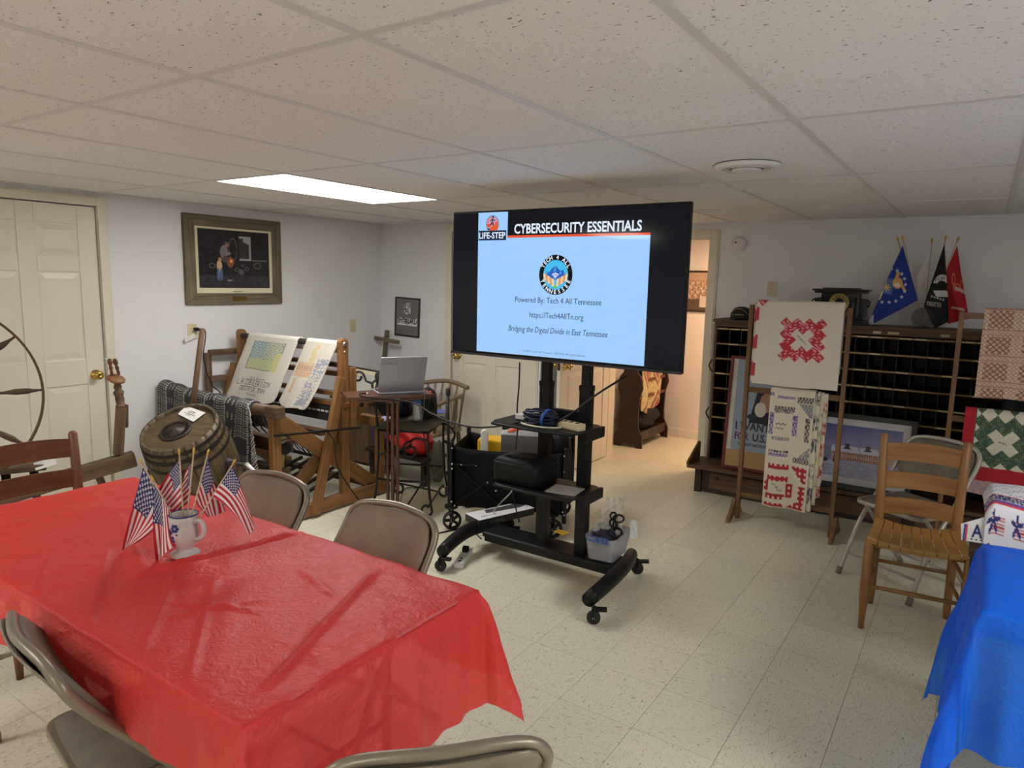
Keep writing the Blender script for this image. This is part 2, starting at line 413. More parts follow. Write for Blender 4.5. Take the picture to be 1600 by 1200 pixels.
# walls
def wall(name, boxes, mat=None):
    g = G()
    for b in boxes: g.box(((b[0] + b[1]) / 2, (b[2] + b[3]) / 2, (b[4] + b[5]) / 2), (b[1] - b[0], b[3] - b[2], b[5] - b[4]))
    return struct(name, g, mat or WALLM)
HT = H + .04; D1a, D1b, DH = 1.50, 2.335, 2.035; D2a, D2b = -4.01, -3.135; OA, OB, OH = -2.82, -1.935, 1.995
wall('wall_left', [(XL - .12, XL, YN - .12, D1a, 0, HT), (XL - .12, XL, D1b, YB1 + .12, 0, HT), (XL - .12, XL, D1a, D1b, DH, HT), (XL - .13, XL - .10, D1a - .1, D1b + .1, 0, HT)])
wall('wall_back', [(XL, D2a, YB1, YB1 + .12, 0, HT), (D2b, XJ, YB1, YB1 + .12, 0, HT), (D2a, D2b, YB1, YB1 + .12, DH, HT), (D2a - .1, D2b, YB1 + .1, YB1 + .12, 0, HT)])
wall('wall_return', [(XJ - .1, XJ, YB1 + .12, YB2 + .12, 0, HT)])
wall('wall_rear', [(XJ, OA, YB2, YB2 + .12, 0, HT), (OB, XR + .12, YB2, YB2 + .12, 0, HT), (OA, OB, YB2, YB2 + .12, OH, HT)])
wall('wall_right', [(XR, XR + .12, YN - .12, YB2, 0, HT)])
wall('wall_front', [(XL, XR, YN - .12, YN, 0, HT)])
wall('wall_far', [(FX0 - .1, FX1 + .1, FY, FY + .1, 0, HT)], FARM)
wall('wall_far_left', [(FX0 - .1, FX0, YB2 + .12, FY, 0, HT)], FARM)
wall('wall_far_right', [(FX1, FX1 + .1, YB2 + .12, FY, 0, HT)], FARM)
def base(name, p, q, mat=TRIMM):
    g = G(); g.beam((p[0], p[1], .045), (q[0], q[1], .045), .014, .09); struct(name, g, mat, bev=.003)
base('baseboard_left', (XL + .007, D1b + .07), (XL + .007, YB1), WALLM); base('baseboard_back', (XL + .014, YB1 - .007), (D2a - .07, YB1 - .007), WALLM)
base('baseboard_rear', (OB + .08, YB2 - .007), (XR, YB2 - .007)); base('baseboard_far', (FX0, FY - .007), (FX1, FY - .007), FARM); base('baseboard_far_left', (FX0 + .007, YB2 + .14), (FX0 + .007, FY - .014), FARM)
def casing(name, a, b, h, wd, place):
    """moulded casing round an opening from a to b: place(u, out, z) gives the point"""
    g = G()
    for off, t in ((0.0, .012), (.012, .018)):
        w_ = wd - off
        for u0, u1, z0, z1 in ((a - w_, a, 0, h + w_), (b, b + w_, 0, h + w_), (a, b, h, h + w_)):
            p = place(u0, 0, z0); q = place(u1, t, z1)
            g.box([(m + n) / 2 for m, n in zip(p, q)], [abs(m - n) for m, n in zip(p, q)])
    return struct(name, g, TRIMM, bev=.002)
casing('trim_1', D1a, D1b, DH, .062, lambda u, o, z: (XL + o, u, z))
casing('trim_2', D2a, D2b, DH, .068, lambda u, o, z: (u, YB1 - o, z))
casing('trim_3', OA, OB, OH, .072, lambda u, o, z: (u, YB2 - o, z))
g = G()   # jamb lining of the open doorway
for b in ((OA, OA + .012, 0, OH), (OB - .012, OB, 0, OH)): g.box(((b[0] + b[1]) / 2, YB2 + .06, OH / 2), (.012, .124, OH))
g.box(((OA + OB) / 2, YB2 + .06, OH - .006), (OB - OA, .124, .012)); struct('trim_4', g, TRIMM)

def door(name, wd, ht, M, knob_u, knobs=('front',)):
    """six-panel door leaf; local x along the leaf, y out of its front face, z up"""
    g = G(); t = .034
    def bx(u0, u1, z0, z1, d0, d1): g.box(((u0 + u1) / 2, (d0 + d1) / 2, (z0 + z1) / 2), (u1 - u0, d1 - d0, z1 - z0))
    bx(0, wd, 0, ht, -t + .007, -.007)
    st, mu = .115, .10; pw = (wd - 2 * st - mu) / 2
    zr = [0, .20, .86, 1.03, 1.60, 1.70, 1.905, ht]
    for d0, d1 in ((-.007, 0), (-t, -t + .007)):
        for u0, u1 in ((0, st), (st + pw, st + pw + mu), (wd - st, wd)): bx(u0, u1, 0, ht, d0, d1)
        for z0, z1 in ((zr[0], zr[1]), (zr[2], zr[3]), (zr[4], zr[5]), (zr[6], zr[7])):
            for u0 in (st, st + pw + mu): bx(u0, u0 + pw, z0, z1, d0, d1)
    for i in range(len(g.V)): g.V[i] = tuple(M @ Vector(g.V[i]))
    d = struct(name, g, DOORM, bev=.003)
    for u0 in (st, st + pw + mu):
        for z0, z1 in ((zr[1], zr[2]), (zr[3], zr[4]), (zr[5], zr[6])):
            for side in ((0, 1),) if len(knobs) == 1 else ((0, 1), (1, -1)):
                pg = G(); f = -.007 if side[0] == 0 else -t + .007; s_ = side[1]; a = .012; c = .045
                q = [(u0 + a, z0 + a), (u0 + pw - a, z0 + a), (u0 + pw - a, z1 - a), (u0 + a, z1 - a)]; r_ = [(u0 + c, z0 + c), (u0 + pw - c, z0 + c), (u0 + pw - c, z1 - c), (u0 + c, z1 - c)]
                vs = [(x, f, z) for x, z in q] + [(x, f + .006 * s_, z) for x, z in r_]
                pg.add([M @ Vector(v) for v in vs], [(4, 5, 6, 7)] + [(i, (i + 1) % 4, 4 + (i + 1) % 4, 4 + i) for i in range(4)])
                obj('panel', pg, DOORM, d)
    for kk in knobs:
        kg = G(); sgn = 1 if kk == 'front' else -1; y0 = 0 if sgn > 0 else -t
        A = M @ Matrix.Translation((knob_u, y0, .918)) @ Matrix.Rotation(-PI / 2 * sgn, 4, 'X')
        kg.lathe([(.001, 0), (.034, 0), (.033, .006), (.014, .010), (.012, .030), (.022, .036), (.029, .048), (.028, .058), (.018, .066), (.010, .067), (.009, .064), (.0001, .064)], 20, A)
        obj('door_knob', kg, BRASS, d, label='polished brass door knob')
    return d
door('door_1', D1b - D1a - .008, DH - .012, Matrix.Translation((XL - .012, D1a + .004, .006)) @ Matrix.Rotation(PI / 2, 4, 'Z') @ Matrix.Scale(-1, 4, (0, 1, 0)), D1b - D1a - .07)
door('door_2', D2b - D2a - .008, DH - .012, Matrix.Translation((D2a + .004, YB1 + .012, .006)) @ Matrix.Scale(-1, 4, (0, 1, 0)), .065)
d3 = door('door_3', .90, OH - .02, Matrix.Translation((-2.802, YB2 - .02, .008)) @ Matrix.Rotation(-PI / 2, 4, 'Z') @ Matrix.Scale(1, 4, (0, 1, 0)), .90 - .068, ('front', 'back'))
g = G(); g.box((-2.819, YB2 - .02 - .9005, .926), (.026, .002, .058)); obj('latch_plate', g, BRASS, d3)

# lamps of the place: lay-in fluorescent panels and the warm lamp of the far room
PANM = glow('lit_panel', PANEL_COL, PANEL_E, 0.5); PANB = glow('lit_panel_behind', PANEL_COL, PANEL_B, 0.5); PANR = glow('lit_panel_right', PANEL_COL, PANEL_R, 0.5)
for k, (i, j) in enumerate([(-1, 2), (-1, -1), (7, 1), (4, -2)]):
    x0, y0 = gx0 + i * TX, gy0 + j * TY
    lab = ['lit rectangular fluorescent panel set in the ceiling above the loom', 'lit fluorescent ceiling panel behind the viewer on the left', 'lit fluorescent ceiling panel to the right of the blue table, outside the view', 'lit fluorescent ceiling panel at the wall behind the viewer'][k]
    t = thing('ceiling_light', lab, 'ceiling light', (x0 + TX / 2, y0 + TY / 2, H))
    g = G(); g.box((x0 + TX / 2, y0 + TY / 2, H + .008), (TX - .03, TY - .03, .006)); obj('diffuser', g, (PANM, PANB, PANR, PANB)[k], t)
    g = G()
    for a in (x0 + .013, x0 + TX - .013): g.box((a, y0 + TY / 2, H + .01), (.006, TY - .024, .02))
    for a in (y0 + .013, y0 + TY - .013): g.box((x0 + TX / 2, a, H + .01), (TX - .024, .006, .02))
    obj('lamp_frame', g, GRIDM, t)
ld = bpy.data.lights.new('far_room_lamp', 'AREA'); ld.energy = WARM_W; ld.color = (1.0, 0.66, 0.42); ld.shape = 'DISK'; ld.size = .3
lo = bpy.data.objects.new('far_room_lamp', ld); COL.objects.link(lo); lo.location = (-1.75, 6.35, 2.05)
# ------------------------------------------------------------------ plastic-covered tables
def film(name, c, tint, thru=.16):
    """thin glossy plastic sheet: lets part of the light through, crinkled"""
    m, nt, b = nm(name)
    co = coords(nt, 'Object'); n1 = node(nt, 'ShaderNodeTexNoise', noise_type='RIDGED_MULTIFRACTAL'); n1.inputs['Scale'].default_value = 6.5; n1.inputs['Detail'].default_value = 5; n1.inputs['Distortion'].default_value = 1.0
    nt.links.new(co, n1.inputs['Vector'])
    n2 = node(nt, 'ShaderNodeTexNoise'); n2.inputs['Scale'].default_value = 38; n2.inputs['Detail'].default_value = 5; n2.inputs['Distortion'].default_value = 1.4; nt.links.new(co, n2.inputs['Vector'])
    ad = node(nt, 'ShaderNodeMath', operation='MULTIPLY_ADD'); ad.inputs[1].default_value = 0.55; nt.links.new(n2.outputs[0], ad.inputs[0]); nt.links.new(n1.outputs[0], ad.inputs[2])
    bump(nt, b, ad.outputs[0], 0.55, 0.016)
    b.inputs['Base Color'].default_value = (*c, 1); b.inputs['Roughness'].default_value = 0.42; b.inputs['Specular IOR Level'].default_value = 0.45
    tl = node(nt, 'ShaderNodeBsdfTranslucent'); tl.inputs[0].default_value = (*c, 1)
    tp = node(nt, 'ShaderNodeBsdfTransparent'); tp.inputs[0].default_value = (*tint, 1)
    m1 = node(nt, 'ShaderNodeMixShader'); m1.inputs[0].default_value = .2; nt.links.new(b.outputs[0], m1.inputs[1]); nt.links.new(tl.outputs[0], m1.inputs[2])
    m2 = node(nt, 'ShaderNodeMixShader'); m2.inputs[0].default_value = thru; nt.links.new(m1.outputs[0], m2.inputs[1]); nt.links.new(tp.outputs[0], m2.inputs[2])
    nt.links.new(m2.outputs[0], nt.nodes['Material Output'].inputs[0])
    return m
REDF = film('red_plastic_film', S(238, 70, 66), (1.0, .32, .30)); BLUEF = film('blue_plastic_film', S(8, 110, 250), (.20, .62, 1.0), .26)
TABTOP = plain('table_laminate', S(226, 222, 214), 0.5, var=.04); TAUPE = plain('taupe_enamel', S(138, 128, 110), 0.34, .35, var=.06)
def folding_table(name, label, x0, x1, y0, y1, top=.745, splay=0.0):
    t = thing(name, label, 'table', ((x0 + x1) / 2, (y0 + y1) / 2, 0))
    M = Matrix.Translation(((x0 + x1) / 2, (y0 + y1) / 2, top - .014)); g = G(); g.prism(round_rect(x1 - x0, y1 - y0, .03), .022, M); obj('tabletop', g, TABTOP, t, bev=.004)
    for xx, s in ((x0 + .26, -1), (x1 - .26, 1)):
        for yy in (y0 + .09, y1 - .09):
            g = G(); f = (xx + s * splay, yy, .0); g.tube([(xx, yy, top - .026), (f[0], f[1], .05), f], .0135, 10); g.tube([(f[0], f[1], 0), (f[0] - s * splay * .03, f[1], .035)], .017, 10); obj('leg', g, TAUPE, t)
        g = G(); g.tube([(xx + s * splay * .6, y0 + .09, .3), (xx + s * splay * .6, y1 - .09, .3)], .01, 8); obj('leg_brace', g, TAUPE, t)
    return t
folding_table('folding_table', 'long folding table under the red plastic cloth, steel legs below its hem', -2.92, -1.10, .736, 1.476)
def smooth(a, b, x): t = np.clip((x - a) / (b - a), 0, 1); return t * t * (3 - 2 * t)
def tablecloth(name, label, x0, x1, y0, y1, z, over, mat, ridges=(), seed=0, n=(150, 80), rip=.02, flare=.5, rad=.012, corner_drop=1.0, tip=1.0):
    """sheet laid over a table: sides hang, corners fold out into a loose point"""
    ox = over if isinstance(over, tuple) else (over,) * 4      # x-, x+, y-, y+
    rg = np.random.default_rng(seed)
    a = np.linspace(x0 - ox[0], x1 + ox[1], n[0]); b = np.linspace(y0 - ox[2], y1 + ox[3], n[1])
    # keep grid lines on the table edges
    for v, arr in ((x0, a), (x1, a), (y0, b), (y1, b)): arr[np.argmin(abs(arr - v))] = v
    A, B = np.meshgrid(a, b, indexing='ij')
    px, py = np.clip(A, x0, x1), np.clip(B, y0, y1); ex, ey = A - px, B - py
    d = np.hypot(ex, ey); th = np.arctan2(abs(ey), abs(ex)); s2 = np.sin(2 * th) * (d > 1e-6)
    ph = rg.uniform(0, 6.28, 6)
    along = np.where(abs(ex) > abs(ey), B, A)
    rp = rip * np.clip(d / .28, 0, 1.2) * (np.sin(along * 17 + ph[0]) + .6 * np.sin(along * 37 + ph[1]) + .35 * np.sin(along * 71 + ph[2])) * (1 - .6 * s2)
    out = rp + .012 + .05 * d + flare * d * s2 ** 1.5
    ux = np.where(d > 1e-6, ex / np.maximum(d, 1e-6), 0); uy = np.where(d > 1e-6, ey / np.maximum(d, 1e-6), 0)
    k = smooth(0, .05, d)
    out = out * k
    drop = np.sqrt(np.maximum(d ** 2 - (flare * d * s2 ** 1.5 * .8) ** 2, 0)) * tip
    X = px + ux * out; Y = py + uy * out; Z = z - np.maximum(drop - rad * .4, 0)
    on = (d < 1e-6)
    wr = .0016 * np.sin(A * 9 + B * 13 + ph[3]) + .0014 * np.sin(A * 23 - B * 7 + ph[4]) + .0011 * np.sin(A * 31 + B * 41 + ph[5])
    for (p, q, hh, wd) in ridges:
        p = np.array(p); q = np.array(q); L = q - p; ln = np.hypot(*L); L = L / ln
        t = (A - p[0]) * L[0] + (B - p[1]) * L[1]; s_ = -(A - p[0]) * L[1] + (B - p[1]) * L[0]
        wr = wr + hh * np.exp(-(s_ / wd) ** 2) * smooth(-.02, .06, t) * (1 - smooth(ln - .08, ln + .02, t))
    edge = np.minimum(np.minimum(A - (x0 - 1e-3), x1 + 1e-3 - A), np.minimum(B - (y0 - 1e-3), y1 + 1e-3 - B))
    Z = Z + np.where(on, wr + .004, 0) - np.where(on, .004 * (1 - np.clip(edge / .02, 0, 1)), 0)
    g = G(); g.grid(np.stack([X, Y, Z], -1)); o = obj(name, g, mat); tag(o, label, 'tablecloth')
    return o
tablecloth('red_tablecloth', 'shiny red plastic tablecloth draped over the long folding table', -2.93, -1.095, .73, 1.482, .748, (.27, .335, .17, .27), REDF,
           ridges=[((-1.93, .95), (-1.84, 1.49), .017, .009), ((-1.16, .82), (-1.41, 1.40), .014, .009), ((-1.30, .74), (-1.75, 1.10), .009, .009), ((-1.5, .75), (-1.86, 1.05), .010, .009), ((-1.72, .74), (-2.2, 1.02), .009, .009), ((-2.02, .74), (-2.3, .9), .009, .008), ((-1.95, 1.0), (-2.5, 1.2), .006, .014), ((-1.45, 1.05), (-1.70, .92), .007, .008), ((-1.35, 1.2), (-1.62, 1.28), .006, .008), ((-1.62, .86), (-1.50, 1.12), .007, .008)],
           seed=3, n=(260, 130), rip=.010, flare=.27)
folding_table('folding_table', 'folding table under the blue plastic cloth at the right', .09, 1.92, 2.23, 2.83, .735)
tablecloth('blue_tablecloth', 'bright blue plastic tablecloth over the table at the lower right', .075, 1.93, 2.215, 2.845, .742, (.60, .45, .40, .36), BLUEF, seed=9, n=(170, 110), rip=.014, flare=.17)

# ------------------------------------------------------------------ metal folding chairs
PADF = plain('tan_vinyl', S(140, 122, 104), 0.6, var=.14, scale=14, bmp=.15, bscale=40)
PADG = plain('grey_vinyl', S(120, 112, 98), 0.62, var=.14, scale=14, bmp=.15, bscale=40)
def make_folding_chair(label, pad, metal, group=None):
    t = thing('folding_chair', label, 'chair', local=True, group=group)
    W = .215
    fr = [(-W, .24, .0), (-W, .10, .30), (-W + .004, -.06, .50), (-W + .006, -.20, .68), (-W + .02, -.235, .745), (-W + .075, -.25, .775), (0, -.268, .785)]
    fr += [(-x, y, z) for x, y, z in fr[-2::-1]]
    g = G(); g.tube(spline(fr, 5), .0125, 10); obj('back_frame', g, metal, t)
    for s in (-1, 1):
        g = G(); g.tube(spline([(s * .195, -.26, 0), (s * .19, -.06, .22), (s * .185, .10, .40), (s * .17, .13, .425)], 5), .011, 8); obj('leg', g, metal, t)
        g = G(); g.tube([(s * W, .243, 0), (s * W, .225, .04)], .016, 8); obj('foot_cap', g, PADG, t)
        g = G(); g.tube([(s * .195, -.263, 0), (s * .194, -.235, .035)], .015, 8); obj('foot_cap', g, PADG, t)
    for y, z, x in ((.185, .12, W), (-.19, .08, .194)):
        g = G(); g.tube([(-x, y, z), (x, y, z)], .008, 8); obj('stretcher', g, metal, t)
    # back: curved plate, pad in front, pressed metal shell behind
    def plate(dx, z0, z1, yf, off, nx=20, nz=10, rr=.07):
        P = np.zeros((nx, nz, 3))
        for i in range(nx):
            u = -1 + 2 * i / (nx - 1)
            for j in range(nz):
                v = -1 + 2 * j / (nz - 1)
                uu, vv = u, v
                m_ = max(0, abs(u) - (1 - rr / dx)) / (rr / dx); lim = 1 - (1 - math.sqrt(max(0, 1 - m_ * m_))) * rr / ((z1 - z0) / 2)
                vv = v * lim
                x = uu * dx; z = (z0 + z1) / 2 + vv * (z1 - z0) / 2
                P[i, j] = (x, yf(z) + off - .02 * (1 - u * u) , z)
        g = G(); g.grid(P); return g
    yf = lambda z: -.145 - (z - .6) * .62
    obj('backrest', plate(W - .02, .565, .768, yf, .012), pad, t, solid=.022)
    obj('back_shell', plate(W - .016, .56, .772, yf, -.012, rr=.06), metal, t, solid=.006)
    M = Matrix.Translation((0, .0, .437)); g = G(); g.prism(round_rect(.40, .40, .06, 6), .02, M); obj('seat_frame', g, metal, t, bev=.004)
    P = np.zeros((17, 17, 3))
    for i in range(17):
        for j in range(17):
            u, v = -1 + i / 8, -1 + j / 8; r_ = max(abs(u), abs(v)); f = 1 if r_ < .86 else .99
            k = 1 - .06 * (abs(u) * abs(v)) ** 3
            P[i, j] = (u * .185 * k, v * .185 * k, .449 + .016 * (1 - r_ ** 6) - .004 * math.exp(-(u * u + v * v) * 3))
    g = G(); g.grid(P); obj('seat', g, pad, t)
    return t
c1 = make_folding_chair('taupe metal folding chair at the table side, backrest just behind the flag mug', PADF, TAUPE); c1.location = (-2.36, 1.53, 0); c1.rotation_euler[2] = PI + .06
def chair_copy(src, loc, rz, label, pad=None):
    c = copy_tree(src); c.location = loc; c.rotation_euler = (0, 0, rz); c['label'] = label
    if pad:
        for ch in c.children:
            if ch.name.startswith(('seat.', 'backrest')):
                ch.data = ch.data.copy(); ch.data.materials[0] = pad
    return c
chair_copy(c1, (-1.70, 1.54, 0), PI + .03, 'taupe metal folding chair across the red table, next to the television stand leg')
chair_copy(c1, (-1.70, .862, 0), -.17, 'taupe metal folding chair on the near side of the red table, seat tucked under', PADG)
chair_copy(c1, (-.905, 1.045, 0), PI / 4 + .02, 'taupe metal folding chair at the bottom edge, its shiny back turned to the viewer', PADG)
STEELC = plain('grey_beige_enamel', S(170, 165, 152), 0.35, .35, var=.05); PADB = plain('worn_olive_vinyl', S(104, 97, 82), 0.65, var=.22, scale=10)
c5 = make_folding_chair('pale metal folding chair behind the wooden slat-back chair', PADB, STEELC); c5.location = (-.235, 4.27, 0); c5.rotation_euler[2] = 2.6

# ------------------------------------------------------------------ mug of little flags
MUGM = plain('speckled_stoneware', S(202, 199, 194), 0.3, var=.05, scale=120); COBALT = plain('cobalt_glaze', S(44, 52, 120), 0.3, var=.2)
mc = Vector((-1.955, 1.128, .7535))
t = thing('mug', 'footed white stoneware mug with a blue flower on the red table', 'mug', mc)
g = G(); g.lathe([(.0001, .004), (.020, .004), (.040, .000), (.043, .005), (.041, .011), (.024, .020), (.024, .026), (.036, .040), (.042, .058), (.0435, .075), (.040, .095), (.0385, .112), (.0415, .132), (.0395, .133), (.036, .112), (.039, .080), (.036, .05), (.0001, .04)], 28, Matrix.Translation(mc)); obj('cup', g, MUGM, t)
g = G(); g.tube([mc + Vector((.0412 * math.cos(a), .0412 * math.sin(a), .132)) for a in np.linspace(0, 2 * PI, 28, endpoint=False)], .0022, 6, True); obj('rim', g, COBALT, t, label='cobalt blue rim line')
hd = Vector((CR.x, CR.y, 0)).normalized() * .96 - Vector((CW.x, CW.y, 0)).normalized() * .28; hd.normalize()
g = G(); g.tube(spline([mc + hd * r_ + Vector((0, 0, z)) for r_, z in ((.038, .112), (.062, .116), (.073, .095), (.066, .068), (.040, .055))], 6), .0075, 8); obj('handle', g, MUGM, t)
tow = -Vector((CW.x, CW.y, 0)).normalized(); sdv = Vector((CR.x, CR.y, 0)).normalized()
def on_mug(du, z):   # point on the mug wall, du metres to the side of the face seen
    a = du / .042; prof = .043 if z < .09 else .040
    n_ = tow * math.cos(a) + sdv * math.sin(a); return mc + n_ * (prof + .0008) + Vector((0, 0, z)), n_
g = G()
def petal(u, z, r_, rz=1.0):
    p, n_ = on_mug(u, z); M = frame_m(p, Vector((0, 0, 1)).cross(n_), (0, 0, 1)); g.prism([(r_ * rz * math.cos(a), r_ * math.sin(a)) for a in np.linspace(0, 2 * PI, 9)[:-1]], .0012, M)
for k in range(6): petal(-.010 + .009 * math.cos(k * PI / 3), .098 + .009 * math.sin(k * PI / 3), .0052)
for u, z, r_ in ((-.022, .085, .006), (-.028, .075, .005), (-.016, .07, .005), (-.024, .062, .0055), (-.012, .060, .004), (-.030, .09, .004), (-.018, .052, .004), (-.002, .08, .003)): petal(u, z, r_)
obj('flower_print', g, COBALT, t, label='cobalt blue flower print')

STICKM = wood('pale_dowel', S(196, 168, 134), S(226, 206, 176), .6); GOLDP = plain('gold_paint', S(206, 168, 80), 0.3, .7)
def us_flag_col(U, V):
    """U along the fly from the hoist, V from the top edge down"""
    k = np.floor(V * 13).astype(int); c = np.where((k % 2 == 0)[..., None], S(190, 34, 46), S(236, 228, 226))
    can = (U < .42) & (V < 7 / 13); c = np.where(can[..., None], S(36, 42, 104), c)
    u = U / .42 * 12; v = V / (7 / 13) * 10; iu, iv = np.round(u), np.round(v)
    st = can & (iu > 0) & (iu < 12) & (iv > 0) & (iv < 10) & ((iu + iv) % 2 == 0)
    dx, dy = (u - iu), (v - iv); r_ = np.hypot(dx, dy); a = np.arctan2(dx, -dy)
    rs = .62 * (0.62 + .38 * np.cos(5 * a))
    return np.where((st & (r_ < rs))[..., None], S(240, 236, 236), c)
FLAGM = printed('flag_poplin', 0.8, weave=.15)
def quadP(c, n, m, f=None):
    """patch through 4 corners hoist-top, hoist-bottom, fly-bottom, fly-top (u to the fly, v down)"""
    A, B, Cc, D = [np.array(x) for x in c]; u = np.linspace(0, 1, n)[:, None, None]; v = np.linspace(0, 1, m)[None, :, None]
    return A * (1 - u) * (1 - v) + B * (1 - u) * v + Cc * u * v + D * u * (1 - v)
md = (mc - CP).dot(CW)
def z5(x, y, d=0.0): return atd(160 + x / 5, 680 + y / 5, md + d)
tow3 = np.array(-CW)
def stick_flag(top, dt, quad, label, fold=(.012, 3.0, 0.0), sag=0.0, bottom=None):
    """a dowel standing in the mug with its little flag; points in the close-up of the mug"""
    tp = z5(*top, dt); bt = bottom or (mc + Vector((0, 0, .045)) + (tp - mc) * .03)
    t = thing('small_flag', label, 'flag', bt, group='small flags in the mug')
    d = (tp - bt).normalized()
    g = G(); g.tube([bt, tp - d * .012], .0024, 8); obj('stick', g, STICKM, t)
    A = Matrix.Translation(tp - d * .014) @ d.to_track_quat('Z', 'Y').to_matrix().to_4x4()
    g = G(); g.lathe([(.0001, 0), (.0036, 0), (.0036, .004), (.0028, .006), (.0042, .009), (.0036, .016), (.0008, .021)], 10, A); obj('finial', g, GOLDP, t)
    n, m = 110, 110; P = quadP([z5(*q) for q in quad], n, m)
    u = np.linspace(0, 1, n)[:, None]; v = np.linspace(0, 1, m)[None, :]
    w = fold[0] * (np.sin((v * fold[1] + u * .8) * PI * 2 / 2 + fold[2]) * u + .3 * np.sin(v * 14 + u * 4) * u)
    P = P + w[..., None] * tow3 + (np.sin(PI * u) * sag * (1 + 0 * v))[..., None] * np.array([0, 0, 1.0])
    U, V = np.meshgrid(np.linspace(0, 1, n), np.linspace(0, 1, m), indexing='ij')
    g = G(); g.grid(P); obj('flag_cloth', g, FLAGM, t, col=us_flag_col(U, V).reshape(-1, 3))
    return t
stick_flag((600, 118), .012, [(596, 190, .012), (632, 520, .012), (510, 660, .035), (430, 430, .03)], 'small American flag on the upright stick left of the middle stick in the mug', (.010, 2.0, 1))
stick_flag((716, 108), .02, [(712, 190, .022), (684, 520, .022), (545, 640, .05), (640, 300, .045)], 'small American flag on the tallest middle stick in the mug', (.010, 2.2, .4))
stick_flag((830, 122), .0, [(825, 185, .002), (728, 520, .004), (800, 650, .03), (945, 605, .03)], 'small American flag on the stick right of the middle stick in the mug', (.016, 2.2, 2))
stick_flag((1036, 200), -.02, [(1015, 250, -.02), (858, 480, -.02), (1150, 795, -.03), (1195, 705, .0)], 'small American flag on the far right stick leaning out of the mug', (.014, 2.4, 0), sag=.022)
stick_flag((295, 195), .0, [(318, 250, .0), (556, 600, .0), (200, 880, -.02), (150, 905, .02)], 'small American flag on the far left stick leaning out of the mug', (.018, 2.0, .5), sag=-.012)
stick_flag((385, 325), -.03, [(398, 380, -.035), (520, 590, -.03), (585, 840, -.06), (405, 1008, -.05)], 'small American flag drooping lowest in front, below the far left flag', (.014, 2.6, 1.2), sag=-.018)
# ------------------------------------------------------------------ woods
OAK = wood('golden_oak', S(106, 72, 38), S(158, 112, 62), .45); OAKD = wood('dark_oak', S(58, 38, 22), S(98, 68, 42), .5)
OLD = wood('weathered_wood', S(74, 54, 36), S(122, 94, 66), .65); DARKW = wood('dark_walnut', S(36, 22, 16), S(66, 42, 30), .4); BROWNW = wood('brown_stained_wood', S(86, 50, 26), S(128, 80, 44), .42)
BARN = wood('grey_barn_wood', S(84, 74, 56), S(132, 120, 96), .8, (2, 70)); IRON = plain('wrought_iron', (0.018, 0.016, 0.015), .5, .4, var=.3)
HOOPM = plain('rusty_hoop_iron', S(50, 44, 40), .55, .5, var=.25, scale=20)

